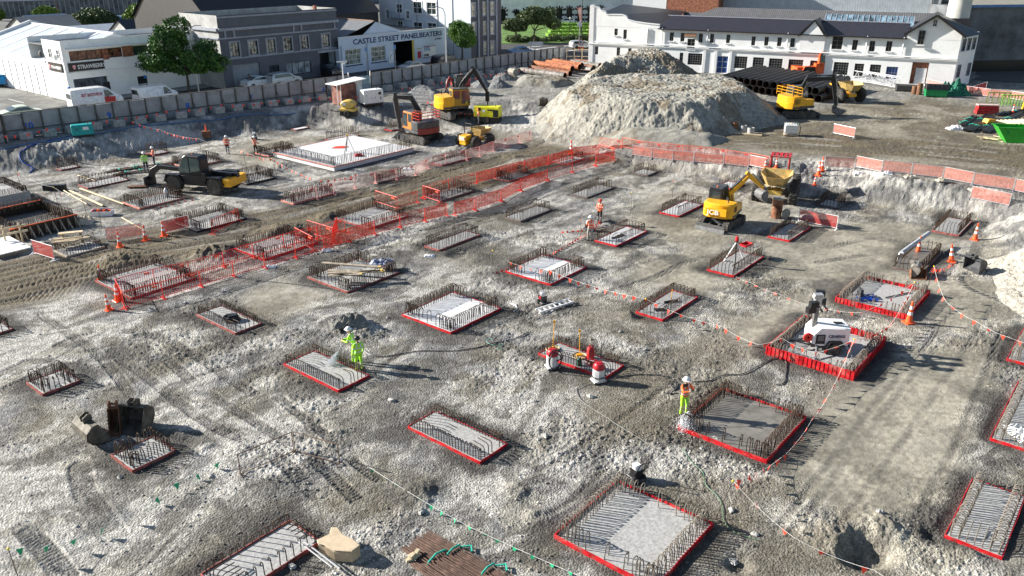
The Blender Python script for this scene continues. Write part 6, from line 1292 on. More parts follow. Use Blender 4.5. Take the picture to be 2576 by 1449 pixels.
for z, h, dd in ((7.45, .35, .35), (6.35, .18, .12), (3.75, .18, .12), (8.95, .2, .1)): MB().box((L/2, -dd/2, z), (L+.1, dd, h)).part('cornice', TRIMG, t)
MB().box((-.15, 4.5, 7.45), (.3, 9, .35)).part('cornice', TRIMG, t); MB().box((-.08, 4.5, 6.35), (.16, 9, .18)).part('cornice', TRIMG, t)
for x in (.9, 2.2, 11.6, 12.9, 18.8): MB().box((x, -.06, 6.9), (.25, .12, .9)).part('pilaster', TRIMG, t)
MB().box(((en[0]+en[2])/2, -.08, 3.4), (en[2]-en[0]+.8, .2, .35)).part('door_hood', TRIMG, t); MB().box((16.2, .8, 9.4), (.4, .4, .5)).part('chimney', BRICK, t)
t2 = car('dark pickup parked inside the garage recess of the grey building', Vector((0, 0, 0)), 0, 4.4, 1.9, 1.7, WAGP, WG, CARK); w_ = Vector(((en[0]+en[2])/2, .3, 0)); w_.rotate(Matrix.Rotation(AXA, 3, 'Z')); t2.location = (P[0]+w_.x+.2, P[1]+w_.y-.9, ZU+.1); t2.rotation_euler = (0, 0, AXA-math.pi/2)
# 3 painted panel shop
P = G(857, 187, ZU).xy; t, F = face(P, AXA, 'pale blue panel shop with navy serif lettering over a dark garage opening', 'panel_shop'); L = 22.7
w1 = fr(F, 'b', 933, 640, 1083, 515); w2 = fr(F, 'b', 1195, 615, 1335, 490); go = fr(F, 'b', 1428, 695, 1625, 445); H_ = 5.15
w1 = (w1[0], 1.15, w1[2], 3.35); w2 = (w2[0], 1.15, w2[2], 3.35); go = (go[0], .03, go[2], 3.72)
wall(0, L, 0, H_, [w1, w2, go], .3).part('front_wall', PBL, t); shell(t, L, 24, 3.6, PBL)
for w in (w1, w2): window(t, w, 4, 3, WHITE, mat('workshop_pane', (.22, .24, .2), .15, 0, .7, 1.5)); MB().box(((w[0]+w[2])/2, -.04, w[1]-.12), (w[2]-w[0]+.25, .14, .16)).part('navy_sill', NAVY, t)
b = MB(); b.box(((go[0]+go[2])/2, 5, 2), (go[2]-go[0], .05, 4)); b.quad((go[0], .3, 0), (go[0], 5, 0), (go[0], 5, 4.1), (go[0], .3, 4.1)); b.quad((go[2], 5, 0), (go[2], .3, 0), (go[2], .3, 4.1), (go[2], 5, 4.1)); b.part('garage_recess', DARKIN, t)
MB().box((go[0]+2.6, 4.6, 1.2), (2.0, .1, .8)).part('inner_sign', TRIMG, t); MB().box((go[2]-.2, .1, 2.0), (.35, .15, 3.8)).part('yellow_post', mat('mustard', (.6, .45, .08), .6), t)
MB().box((L/2, -.05, H_+.04), (L+.1, .2, .08)).part('coping', WHITE, t)
a0 = F.at(*T('b', 1005, 465)); a1 = F.at(*T('b', 1905, 395)); txt = text('CASTLE STREET PANELBEATERS', 1.05, NAVY, t, (a0[0], -.03, 4.0), (math.pi/2, 0, 0), bold=.02, ext=.015); txt.scale = ((a1[0]-a0[0])/max(.1, txt.dimensions.x), 1, 1)
text('& PAINT', .42, NAVY, t, (a1[0]-1.6, -.02, 3.35), (math.pi/2, 0, 0), bold=.005)
for k, x, y, x2, y2, mm in ((0, 1372, 540, 1395, 508, WHITE), (1, 1368, 632, 1410, 548, WHITE), (2, 1655, 490, 1690, 475, mat('mustard', (.6, .45, .08), .6)), (3, 1662, 580, 1690, 508, mat('sign_crimson', (.5, .02, .04), .5)), (4, 1712, 572, 1838, 455, WHITE)):
    r = fr(F, 'b', x, y, x2, y2); MB().box(((r[0]+r[2])/2, -.04, (r[1]+r[3])/2-.15), (r[2]-r[0], .06, r[3]-r[1])).part('sign_board', mm, t)
    if k == 4:
        x0, z0 = r[0], r[1]-.15; text('omia', .6, SIGNK, t, (x0+.15, -.08, z0+.15), (math.pi/2, 0, 0), bold=.02); MB().box((x0+1.0, -.08, z0+1.35), (1.3, .02, .8)).part('poster_picture', mat('poster_blue', (.35, .45, .6), .5, var=.4, scale=4), t); MB().box(((r[0]+r[2])/2, -.08, r[1]-.2), (r[2]-r[0], .03, .1)).part('poster_edge', NAVY, t); MB().box(((r[0]+r[2])/2, -.08, r[3]-.1), (r[2]-r[0], .03, .08)).part('poster_edge', mat('sign_crimson', (.5, .02, .04), .5), t)
    if k == 1: MB().bar((r[0]+.2, -.09, r[1]+.5), (r[0]+.5, -.09, r[1]+1.1), .1, .02).part('slash_mark', NAVY, t)
for x in (0.15, 5.1): MB().cyl((x+.2, -.12, 0), (x+.2, -.12, 4), .05, n=8).part('downpipe', TRIMG, t)
b = MB(); b.add([(-.2, .4, 4.6), (7.5, .4, 7.0), (13, .4, 5.3), (-.2, 24, 4.6), (7.5, 24, 7.0), (13, 24, 5.3)], [(0, 1, 4, 3), (1, 2, 5, 4)]); b.part('roof', ROOFG, t)
MB().prism([(4.5, 4.8), (13, 4.8), (13, 5.3), (7.8, 6.9)], .42, .5).part('gable', PBL, t); b = MB(); b.add([(13, .6, 5.2), (L, .6, 4.6), (L, 14, 4.9), (13, 14, 5.4)], [(0, 1, 2, 3)]); b.part('roof', ROOFD, t)
MB().box((7.5, 12, 7.05), (.3, 23, .1)).part('ridge_cap', mat('rusty_cap', (.35, .22, .16), .8), t); MB().add([(1.5, 6, 5.2), (5, 6, 6.3), (5, 8, 6.3), (1.5, 8, 5.2)], [(0, 1, 2, 3)]).xf(TR(0, 0, .05)).part('skylight_strip', mat('skylight_white', (.8, .82, .84), .4), t)
# 4 apartments
Lb = 22.0; cn = G(1186, 150.5, ZU).xy; P = off(cn, 0, Lb); t, F = face(P, AXB-math.pi, 'tall pale blue apartment block with white windows and a dark grey street end', 'apartment_block'); L = Lb; H_ = 13.5; LA = 7.75
hs = [fr(F, 'b', 1340, 182, 1370, 100), fr(F, 'b', 1447, 130, 1500, 42), fr(F, 'b', 1542, 190, 1575, 110), fr(F, 'b', 1617, 135, 1700, 20), fr(F, 'b', 1755, 145, 1845, 28), fr(F, 'b', 1458, 290, 1508, 218), fr(F, 'b', 1622, 310, 1705, 228), fr(F, 'b', 1762, 308, 1848, 235)]
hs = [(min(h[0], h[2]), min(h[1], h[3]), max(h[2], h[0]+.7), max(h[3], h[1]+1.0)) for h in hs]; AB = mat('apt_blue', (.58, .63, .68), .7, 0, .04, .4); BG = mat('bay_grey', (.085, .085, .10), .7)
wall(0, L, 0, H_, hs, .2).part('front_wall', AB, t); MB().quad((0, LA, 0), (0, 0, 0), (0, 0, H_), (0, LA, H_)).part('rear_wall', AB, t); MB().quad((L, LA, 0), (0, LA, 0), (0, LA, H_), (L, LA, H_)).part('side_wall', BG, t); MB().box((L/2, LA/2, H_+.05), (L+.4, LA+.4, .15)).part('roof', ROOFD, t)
for h in hs: window(t, h, 2, 2, WHITE, GLASS, sill=WHITE, d=.08, fw=.09, trim=WHITE)
F2 = Fac(cn, AXA); M2 = TR(L, 0, 0) @ RZ(math.pi/2); ds = []
for x0, x1, y1, y0 in ((2205, 2250, 45, 165), (2322, 2365, 40, 155), (2400, 2440, 38, 150), (2212, 2255, 240, 360), (2327, 2370, 232, 350), (2400, 2442, 228, 345), (2330, 2372, 430, 550), (2402, 2445, 425, 545)): r = fr(F2, 'b', x0, y0, x1, y1); r = (max(.1, r[0]), r[1]); ds.append((r[0], r[1], r[0]+.95, r[1]+2.0))
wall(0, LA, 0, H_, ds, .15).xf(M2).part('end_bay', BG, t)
for d_ in ds: window(t, d_, 1, 2, WHITE, mat('cream_blind', (.55, .5, .38), .3, 0, .4, 1.5), M=M2, d=.08, trim=TRIMG, fw=.06)
for k in range(3): MB().box((1.75+k*2.3, -.12, H_/2), (.32, .22, H_)).xf(M2).part('bay_rib', TRIMG, t)
r = fr(F, 'b', 1400, 175, 1520, 120); b = MB(); b.box(((r[0]+r[2])/2, -.6, r[1]), (r[2]-r[0], 1.2, .1))
for k in range(9): x = r[0]+(r[2]-r[0])*k/8; b.bar((x, -1.18, r[1]), (x, -1.18, r[1]+1.0), .04)
b.bar((r[0], -1.18, r[1]+1), (r[2], -1.18, r[1]+1), .05); b.part('balcony', TRIMG, t)
for x in (5.2, 9.5, 14.5, 18): MB().cyl((x, -.06, 0), (x, -.06, H_-.3), .05, n=6).part('downpipe', TRIMG, t)
# roofs behind the street front
def block(label, P, ang, L, D, H_, wm, rm, rise=3, ridge='x', cat='building', name='building', over=.3, holes=None):
    t = thing(name, label, cat, (P[0], P[1], ZU), ang); b = wall(0, L, 0, H_, holes or [], .2); b.part('front_wall', wm, t); shell(t, L, D, H_, wm); b = MB()
    if rise == 0: MB().box((L/2, D/2, H_-.3), (L-.05, D-.05, .1)).part('roof', rm, t)
    elif ridge == 'x':
        b.add([(-over, -over, H_-.1), (L+over, -over, H_-.1), (L+over, D/2, H_+rise), (-over, D/2, H_+rise), (L+over, D+over, H_-.1), (-over, D+over, H_-.1)], [(0, 1, 2, 3), (3, 2, 4, 5)]); b.part('roof', rm, t)
        for x in (0, L): MB().add([(x, 0, H_), (x, D, H_), (x, D/2, H_+rise-.1)], [(0, 1, 2)]).part('gable', wm, t)
    else:
        b.add([(-over, -over, H_-.1), (-over, D+over, H_-.1), (L/2, D+over, H_+rise), (L/2, -over, H_+rise), (L+over, D+over, H_-.1), (L+over, -over, H_-.1)], [(3, 2, 1, 0), (5, 4, 2, 3)]); b.part('roof', rm, t)
        for y in (0, D): MB().add([(0, y, H_), (L, y, H_), (L/2, y, H_+rise-.1)], [(0, 1, 2)]).part('gable', wm, t)
    return t
P = off(G(568, 224.5, ZU).xy, 7, 13); block('large dark roofed building rising behind the grey building', P, AXA, 32, 22, 7.2, ROOFD, ROOFD, 9)
P = off(G(568, 224.5, ZU).xy, 9, 20); block('narrow pale gabled house with a small dark window left of the grey parapet', P, AXA, 6, 9, 8.2, mat('pale_plaster', (.42, .42, .4), .7), ROOFG, 1.5, holes=[])
block('dark hipped shed roof behind the warehouse', off(P0, 24, 30), AXA, 9, 8, 4.2, PGL, ROOFD, 2.2)
block('low white roofed shed between the warehouse and the round tree', off(P0, 20, 40), AXA, 9, 7, 4.2, WHITE, ROOFL, 1)
block('small grey roofed building cut off by the left edge behind the warehouse', off(P0, 18, 54), AXA, 9, 10, 4, PGL, ROOFG, 2)
block('white roofed house with blue skylight strips at the far left', off(P0, 22, 62), AXA, 7, 7, 3.6, mat('pale_plaster', (.42, .42, .4), .7), ROOFL, 2.2)
# long panelled wall, far left, and the shop behind it
A_, B_ = G(-60, 46, ZU), G(432, 29, ZU); L = (B_-A_).length; t = thing('viaduct_wall', 'long grey panelled wall running behind the shrubs at the upper left', 'wall', A_, math.atan2(B_.y-A_.y, B_.x-A_.x)); MB().box((L/2, 0, 2.0), (L, .4, 4.0)).part('wall_body', mat('viaduct_grey', (.17, .17, .18), .85, 0, .4, .5, grime=.4), t); MB().box((L/2, -.1, 4.1), (L, .8, .25)).part('coping', TRIMG, t); b = MB()
for k in range(40): MB().box((L*(k+.5)/40, -.25, 2.0), (.2, .14, 3.9)).part('rib', PGL, t)
block('blue fronted far store with a dark red fascia band', G(165, 24, ZU).xy, 0, 60, 20, 9, mat('store_blue', (.10, .13, .22), .6), ROOFG, 0); p = G(165, 24, ZU); t = thing('fascia_board', 'dark red fascia band on the far store', 'sign', (p.x+14, p.y-.3, ZU)); MB().box((14, 0, 3.6), (30, .3, 3.2)).part('board', mat('fascia_red', (.16, .02, .03), .6), t)
block('far pale blue roofed depot in the top left corner', G(-20, 16, ZU).xy, 0, 42, 20, 6.5, mat('depot_grey', (.25, .27, .3), .7), ROOFL, 2)
block('blue grey long far building behind the roofs at the top', G(480, 10, ZU).xy, rad(10), 120, 20, 13, mat('far_blue_grey', (.2, .22, .26), .7), ROOFG, 0)
# 5 station
P = G(1240, 60, ZU); t = thing('station', 'pale stone railway station with a row of dark arches and checkered quoins', 'station', P, 0); L = 62; H_ = 13; STN = mat('station_stone', (.72, .76, .78), .8, 0, .12, .5); DK = mat('basalt', (.03, .035, .045), .7)
F = Fac((P.x, P.y), 0); ar = []
for x0, x1, top, bot in (('c', (65, 108), 115, 228), ('c', (143, 245), 95, 228), ('c', (283, 320), 108, 215), ('c', (385, 460), 85, 232), ('c', (487, 555), 82, 232), ('c', (590, 655), 80, 230), ('c', (697, 760), 78, 228), ('c', (800, 860), 78, 228), ('c', (905, 965), 76, 228), ('c', (-90, -20), 90, 228)):
    r = fr(F, 'c', x1[0], bot, x1[1], top); ar.append((r[0], .2, r[2], r[3]))
wall(0, L, 0, H_, ar, 1.6).part('front_wall', STN, t); shell(t, L, 18, H_, STN); MB().box((L/2, 9, H_), (L+.5, 18.5, .3)).part('roof', ROOFD, t)
for r in ar:
    w = r[2]-r[0]; cx = (r[0]+r[2])/2; R_ = w/2; zc = r[3]-R_
    o = MB().box((cx, 1.8, (r[1]+r[3])/2), (w, .1, r[3]-r[1])).part('arch_recess', DARKIN, t)
    for s in (-1, 1):
        pts = [(cx+s*R_, zc)]+[(cx+s*R_*math.cos(a), zc+R_*math.sin(a)) for a in [math.pi/2*k/6 for k in range(1, 7)]]+[(cx+s*R_, r[3])]
        MB().prism(pts[::s], -.01, .5).part('spandrel', STN, o)
    b = MB(); b2 = MB()
    for k in range(11):
        a = math.pi*(k+.5)/11; (b if k % 2 else b2).box((cx+(R_+.3)*math.cos(a), -.08, zc+(R_+.3)*math.sin(a)), (.6, .2, .42), Matrix.Rotation(-a, 3, 'Y'))
    n = int((zc-.3)/.55)
    for k in range(n):
        for s in (-1, 1): (b if k % 2 else b2).box((cx+s*(R_+.16), -.08, .5+k*.55), (.55, .2, .54))
    b.part('dark_quoins', DK, o); b2.part('pale_quoins', mat('oamaru', (.72, .72, .70), .8), o)
for z, h in ((6.0, .35), (6.9, .2), (9, .4)): MB().box((L/2, -.15, z), (L, .4, h)).part('string_course', mat('oamaru', (.72, .72, .70), .8), t)
MB().box((L/2, -.04, .4), (L, .2, .8)).part('plinth', DK, t)
for k in range(30): MB().box((1+k*2.1, -.1, 7.6), (.25, .2, .9)).part('balustrade', mat('oamaru', (.72, .72, .70), .8), t)
# 6 white factory
WA = rad(-25.4); P = G(1774, 183.5, ZU).xy; O = (P[0]-18.5*math.cos(WA), P[1]-18.5*math.sin(WA)); t, F = face(O, WA, 'long whitewashed two storey factory with dark slate roofs, barred windows and a gabled end', 'factory'); S0 = 18.5; L = 51.35; HE = 6.05
up = [fr(F, 'c', *q) for q in ((1078, 358, 1103, 290), (1168, 395, 1192, 300), (1637, 415, 1685, 328), (1747, 420, 1795, 335), (1815, 500, 1900, 395), (1930, 430, 1980, 340), (2045, 435, 2093, 343), (2210, 437, 2258, 352), (2465, 460, 2515, 370))]+[fr(F, 'd', *q) for q in ((20, 462, 72, 375), (150, 468, 205, 380), (282, 478, 338, 388), (702, 498, 828, 372), (908, 508, 978, 405), (1080, 520, 1153, 415), (1250, 520, 1328, 418), (1572, 450, 1665, 308))]
lo = [fr(F, 'c', *q) for q in ((880, 552, 908, 472), (1100, 570, 1133, 482), (1215, 587, 1247, 490), (1465, 590, 1500, 518), (1735, 650, 1772, 535), (1820, 655, 1975, 545), (2107, 745, 2237, 572), (2290, 690, 2432, 575), (2475, 705, 2600, 585))]+[fr(F, 'd', *q) for q in ((62, 715, 213, 597), (258, 728, 423, 608), (475, 740, 643, 620), (715, 755, 884, 635), (925, 770, 1040, 648), (1080, 782, 1213, 658), (1245, 800, 1385, 680), (1490, 850, 1700, 637))]
fix = lambda r: (min(r[0], r[2]), max(.1, min(r[1], r[3])), max(r[2], r[0]+.55), max(r[1], r[3]))
up = [fix(r) for r in up]; lo = [fix(r) for r in lo]
wall(0, L, 0, HE, [r for r in up if r[3] < HE-.02]+lo, .3).part('front_wall', PWH, t)
hi = [r for r in up if r[3] >= HE-.02]
BARS = mat('window_bars', (.3, .3, .29), .6); FRG = mat('frame_grey', (.25, .25, .24), .6)
for i, r in enumerate(up): window(t, r, 2, 2 if r[3]-r[1] < 1.5 else 3, FRG, DARKIN, sill=WHITE, y=-.3 if r in hi else 0, d=.1, fw=.05)
for i, r in enumerate(lo):
    w = r[2]-r[0]
    if i == 6: window(t, r, 2, 3, WHITE, mat('door_blue', (.02, .06, .22), .5), name='door', d=.12, fw=.05); continue
    if i == len(lo)-2: window(t, r, 4, 2, TRIMG, mat('door_blue', (.02, .06, .22), .5), name='door', d=.12, fw=.06); continue
    if i == len(lo)-1: MB().box(((r[0]+r[2])/2+.2, .35, r[1]+1.0), (w-.7, .05, 2.2)).part('roller_door', mat('roller_white', (.55, .56, .58), .6), t); MB().box(((r[0]+r[2])/2, .5, (r[1]+r[3])/2), (w, .05, r[3]-r[1])).part('brick_reveal', BRICK, t); continue
    window(t, r, max(2, int(w/.32)), 5 if w > 1.2 else 3, BARS, DARKIN, y=0, d=.1, fw=.04)
b = MB(); b.quad((0, 9, 0), (0, 0, 0), (0, 0, 8.3), (0, 9, 8.3)); b.part('side_wall', PWH, t)
# stepped parapet end, left
c1 = F.at(*T('c', 850, 70)); pr = [F.at(*T('c', x, y)) for x, y in ((835, 60), (925, 80), (945, 110), (985, 118), (1000, 150), (1160, 152), (1200, 168), (1215, 200), (1300, 225), (1400, 240), (1540, 255))]
pr = [(max(0, a), z) for a, z in pr]; poly = [(0, HE), (pr[-1][0], HE)]+[(a, max(z, HE+.05)) for a, z in pr[::-1]]; poly[-1] = (0, pr[0][1])
MB().prism(poly, -.02, .35).part('stepped_parapet', PWH, t)
b = MB()
for i in range(len(pr)-1): b.bar((pr[i][0], .15, pr[i][1]+.06), (pr[i+1][0], .15, pr[i+1][1]+.06), .5, .12)
b.part('coping', WHITE, t); MB().box((.3, .2, 4.5), (.7, .6, 9.2)).part('corner_pier', WHITE, t); MB().box((-.05, .2, 5.0), (.1, .5, 2.6)).part('pink_band', mat('pink_paint', (.6, .28, .24), .7), t)
# roofs
xr = pr[-1][0]; gx0, gx1 = F.at(*T('d', 1490, 290))[0], L
def rz_(k, x, y, off): return F.at(*T(k, x, y), off)[1]
RD = 4.6; zr = 7.6
b = MB(); b.add([(1, .5, HE+1.6), (xr, .5, HE+.2), (xr+1, 12, 7.8), (1, 13, 8.6)], [(0, 1, 2, 3)]); b.part('low_roof', ROOFD, t)
b = MB(); b.add([(xr-.3, -.35, HE-.05), (gx0+.1, -.35, HE-.05), (gx0+.1, RD, zr), (xr+.6, RD, zr), (gx0+.1, 2*RD, HE), (xr-.3, 2*RD, HE), ], [(0, 1, 2, 3), (3, 2, 4, 5)]); b.part('slate_roof', stripes('slate', (.035, .034, .044), (.02, .02, .028), 1.6, 0, .5), t); MB().box(((xr+gx0)/2, -.42, HE-.03), (gx0-xr, .16, .14)).part('gutter', BLACK, t); MB().box(((xr+gx0)/2, RD, zr+.05), (gx0-xr, .3, .1)).part('ridge_cap', TRIMG, t)
ga = [F.at(*T('d', 395, 345))[0], F.at(*T('d', 540, 225))[0], F.at(*T('d', 650, 345))[0]]; gz = F.at(*T('d', 540, 215))[1]
MB().prism([(ga[0], HE-.3), (ga[2], HE-.3), (ga[1], gz)], -.4, .1).part('gable', PWH, t); MB().box(((ga[0]+ga[2])/2, -.08, 4.9), (ga[2]-ga[0], .16, 2.4)).part('gable_bay', PWH, t)
b = MB(); b.add([(ga[0]-.3, -.5, HE-.2), (ga[1], -.5, gz+.2), (ga[1], RD+1, gz+.2), (ga[0]-.3, RD+1, HE-.2), (ga[2]+.3, -.5, HE-.2), (ga[2]+.3, RD+1, HE-.2)], [(0, 1, 2, 3), (1, 4, 5, 2)]); b.part('gable_roof', ROOFD, t); b = MB(); b.bar((ga[0]-.3, -.52, HE-.2), (ga[1], -.52, gz+.2), .08, .2); b.bar((ga[1], -.52, gz+.2), (ga[2]+.3, -.52, HE-.2), .08, .2); b.part('barge_board', BLACK, t)
# gabled end block
ez = F.at(*T('d', 2035, 345))[1]; az = F.at(*T('d', 1780, 165))[1]; ax = F.at(*T('d', 1780, 165))[0]; D2 = 7.5
MB().prism([(gx0, HE-.02), (gx1, HE-.02), (gx1, ez), (ax, az), (gx0, ez)], -.02, .28).part('end_gable', PWH, t)
r = fr(F, 'd', 1727, 270, 1787, 197); window(t, fix(r), 2, 2, WHITE, DARKIN, y=-.16, d=.08, sill=WHITE); r = fix(fr(F, 'd', 1572, 450, 1665, 308))
EX, EY = 2.15, 4.7; b = MB(); b.quad((L, 0, 0), (L+EX, EY, 0), (L+EX, EY, ez), (L, 0, ez)); b.part('end_wall', PWH, t); b = MB(); b.quad((L+EX, EY, 0), (L-8, EY+1, 0), (L-8, EY+1, ez), (L+EX, EY, ez)); b.part('rear_wall', PWH, t)
b = MB(); b.quad((gx0, RD, 5), (gx0, .25, 5), (gx0, .25, ez), (gx0, RD, ez)); b.part('return_wall', PWH, t)
for k in range(3): window(t, (-.5, 4.6, .5, 6.2), 1, 2, TRIMG, GLASS, M=TR(L+EX*(.2+.3*k), EY*(.2+.3*k), 0) @ RZ(math.atan2(EY, EX)), d=-.06, sill=WHITE); window(t, (-.5, 1.2, .5, 2.9), 2, 2, TRIMG, GLASS, M=TR(L+EX*(.2+.3*k), EY*(.2+.3*k), 0) @ RZ(math.atan2(EY, EX)), d=-.06) if k != 1 else None
b = MB(); b.add([(gx0-.4, -.5, ez-.3), (ax, -.5, az+.15), (ax, D2, az+.15), (gx0-.4, D2, ez-.3), (L+.45, -.5, ez-.35), (L+EX+.5, EY+.3, ez-.3)], [(0, 1, 2, 3), (1, 4, 5, 2)]); b.part('end_roof', ROOFD, t); b = MB(); b.bar((gx0-.4, -.55, ez-.3), (ax, -.55, az+.15), .08, .3); b.bar((ax, -.55, az+.15), (L+.5, -.55, ez-.35), .08, .3); b.part('barge_board', BLACK, t)
MB().quad((L, D2, 0), (0, 12, 0), (0, 12, 6), (L, D2, 6)).part('rear_wall', PWH, t); MB().box((L/2, -.09, 3.45), (L+.15, .18, .16)).part('string_course', WHITE, t); MB().tube([(1, -.22, 3.75), (L*.44, -.22, 3.7), (L, -.22, 3.7)], .09, 8).part('service_pipe', WHITE, t)
for k, (kk, x) in enumerate((('c', 1565), ('c', 2025), ('d', 262), ('d', 1070), ('c', 1385), ('c', 1415), ('d', 1445))): s = F.at(*T(kk, x, 400))[0]; MB().cyl((s, -.16, 3.6), (s, -.16, HE+.1), .08, n=8).part('downpipe', WHITE, t)
b = MB(); s = F.at(*T('c', 1858, 360))[0]; b.add([(s-.9, -.9, 5.2), (s+.9, -.9, 5.2), (s+.9, -.02, 5.55), (s-.9, -.02, 5.55)], [(0, 1, 2, 3)]); b.part('door_canopy', RUSTL, t)
for kk, x in (('c', 2105), ('c', 2255), ('c', 1990)): s = F.at(*T(kk, x, 600))[0]; MB().box((s, -.07, 1.7), (.4, .14, 3.3)).part('pilaster', WHITE, t)
# structures behind the factory: low roofs, skylight, big grey shed, brick block, chimney
t = thing('rear_roofs', 'low dark roofs with a glazed skylight strip behind the white factory', 'building', (O[0], O[1], ZU), WA); RG2 = stripes('roof_mid_grey', (.13, .13, .135), (.09, .09, .095), 1.0, 0, .6)
x0_ = F.at(*T('c', 1740, 160), 9)[0]
b = MB(); b.add([(x0_, 9.4, 5.8), (L-3, 9.4, 5.8), (L-3, 12, 7.7), (x0_, 12, 7.7), (L-3, 15, 6.6), (x0_, 15, 6.6), (L-3, 18, 8.2), (x0_+4, 18, 8.2), (L-3, 22, 7.2), (x0_+4, 22, 7.2)], [(0, 1, 2, 3), (3, 2, 4, 5), (5, 4, 6, 7), (7, 6, 8, 9)]); b.part('roof', RG2, t); MB().box(((x0_+L-3)/2, 15, 2.8), (L-3-x0_, 13, 5.5)).part('body', PGL, t)
s0, s1 = F.at(*T('d', 640, 180), 10)[0], F.at(*T('d', 1540, 230), 10)[0]; b = MB(); b.add([(s0, 9.6, 6.7), (s1, 9.6, 6.7), (s1, 11.3, 8.1), (s0, 11.3, 8.1)], [(0, 1, 2, 3)]); b.part('skylight', mat('skylight_glass', (.16, .24, .30), .15, 0, .5, 1), t)
for k in range(17): x = s0+(s1-s0)*k/16; MB().bar((x, 9.6, 6.74), (x, 11.3, 8.14), .1, .06).part('glazing_bar', TRIMG, t)
sh = F.at(*T('c', 2170, 100), 24); se = F.at(*T('d', 1800, 120), 24)
t = thing('big_shed', 'huge pale grey cladded shed filling the top right behind the factory', 'shed', (O[0], O[1], ZU), WA); b = MB(); b.box(((sh[0]+se[0])/2, 36, 10), (se[0]-sh[0], 24, 20)); b.part('cladding', stripes('cladding', (.42, .46, .49), (.38, .42, .45), .8, 0, .5, .1), t); MB().box(((sh[0]+se[0])/2, 23.85, max(4, min(sh[1], se[1]))), (se[0]-sh[0], .3, .35)).part('white_flashing', WHITE, t); MB().box((se[0]-1.2, 23.9, 10), (.12, .12, 19)).part('downpipe', BLACK, t)
b1 = F.at(*T('c', 1610, 80), 20); b2 = F.at(*T('c', 2130, 100), 20)
t = thing('brick_block', 'red brick block between the stepped parapet and the grey shed', 'building', (O[0], O[1], ZU), WA); MB().box(((b1[0]+b2[0])/2, 26, 8), (b2[0]-b1[0], 12, 16)).part('brick_wall', BRICK, t); t_ = t
t = thing('white_block', 'plain white block left of the red brick wall', 'building', (O[0], O[1], ZU), WA); MB().box((b1[0]-3.1, 25.5, 8), (6, 11, 16)).part('white_wall', WHITE, t)
c_ = F.at(*T('D', 835, 200), 7.2); t = thing('chimney_stack', 'tall pale concrete chimney rising behind the gabled end of the factory', 'chimney', (O[0], O[1], ZU), WA); MB().lathe([(1.55, 4), (1.45, 9), (1.25, 22)], (c_[0]-.3, 8.3, 0), 22).part('shaft', mat('chimney_concrete', (.58, .57, .52), .85, 0, .1, 1), t, True); MB().prism([(-2, 6), (2, 6), (1.5, 8.3), (-1.5, 8.3)], -1.6, 1.6).xf(TR(c_[0]-.3, 8.3, 0)).part('base_hood', ROOFD, t)
# dark hall at right
P = G(2395, 181, ZU); t = thing('dark_hall', 'dark grey hall with a ribbed pale roof at the right edge', 'building', P, rad(8)); MB().box((20, 10, 4.6), (40, 20, 9.2)).part('wall_body', mat('hall_grey', (.12, .13, .14), .6, 0, .35, .3, grime=.2), t); MB().box((20, -.15, .8), (40, .2, 1.6)).part('plinth', DARKIN, t); MB().box((20, -.3, 9.35), (40.5, .5, .35)).part('gutter', mat('gutter_blue', (.10, .22, .45), .5), t)
b = MB(); b.add([(-.2, -.3, 9.55), (40, -.3, 9.55), (40, 20, 13), (-.2, 20, 13)], [(0, 1, 2, 3)]); b.part('roof', stripes('hall_roof', (.33, .31, .25), (.24, .23, .19), .5, 0, .7), t); block('white gabled house with two dark panes over the hall roof', G(2500, 120, ZU).xy, rad(5), 20, 10, 13.5, WHITE, ROOFG, 1)
block('far red brick terrace behind the chimney', G(2370, 60, ZU).xy, 0, 30, 10, 9.5, BRICK, ROOFD, 2)
# ---------------------------------------------------------------- concrete hoarding with blocks
HG = mat('hoarding_concrete', (.33, .34, .35), .85, 0, .15, .8, grime=.2); HP = mat('hoarding_post', (.12, .115, .10), .8); BLUEP = mat('spray_blue', (.01, .12, .6), .7)
def hoarding(label, a, b, n, blocks, lean=True):
    a = G(*a, ZU); b = G(*b, ZU); a.z = b.z = ZU; L = (b-a).length; t = thing('hoarding', label, 'fence', a, math.atan2(b.y-a.y, b.x-a.x), None); w = L/n; r = random.Random(label)
    for k in range(n):
        h = 2.3+r.uniform(-.04, .04); MB().box((w*(k+.5), .02+r.uniform(-.015, .015), h/2), (w-.05, .1, h)).part('panel', HG, t)
        MB().box((w*k, -.11, 1.16), (.12, .14, 2.36)).part('post', HP, t)
        if k % 2: MB().bar((w*k, -.15, 1.5), (w*k+.05, -1.3, .1), .07).part('brace', HP, t)
    MB().box((L/2, -.07, .75), (L, .07, .1)).part('rail', HP, t); MB().box((L/2, .03, 2.36), (L, .16, .06)).part('top_rail', HP, t)
    for k in range(blocks):
        x = w*(k*n/blocks+.9)+r.uniform(-.1, .1); q = a+Vector((math.cos(t.rotation_euler.z)*x+math.sin(t.rotation_euler.z)*1.35, math.sin(t.rotation_euler.z)*x-math.cos(t.rotation_euler.z)*1.35, 0)); q.z = TZ(q.x, q.y)-.02
        BLK.append((q, t.rotation_euler.z+r.uniform(-.12, .12)))
    return t, L
BLK = []
t, L = hoarding('grey concrete panel hoarding, long left stretch with blue numbers', (-190, 377), (880, 237), 27, 21)
F = Fac((t.location.x, t.location.y), t.rotation_euler.z)
for s, k, x, y in (('10', 'a', 245, 1310), ('9', 'a', 1090, 1200), ('8', 'a', 1885, 1100), ('7', 'a', 2528, 1020), ('6', 'b', 690, 935)):
    q = F.at(*T(k, x, y)); text(s, .85, BLUEP, t, (q[0], -.06, q[1]), (math.pi/2, 0, 0), name='painted_number', bold=.015)
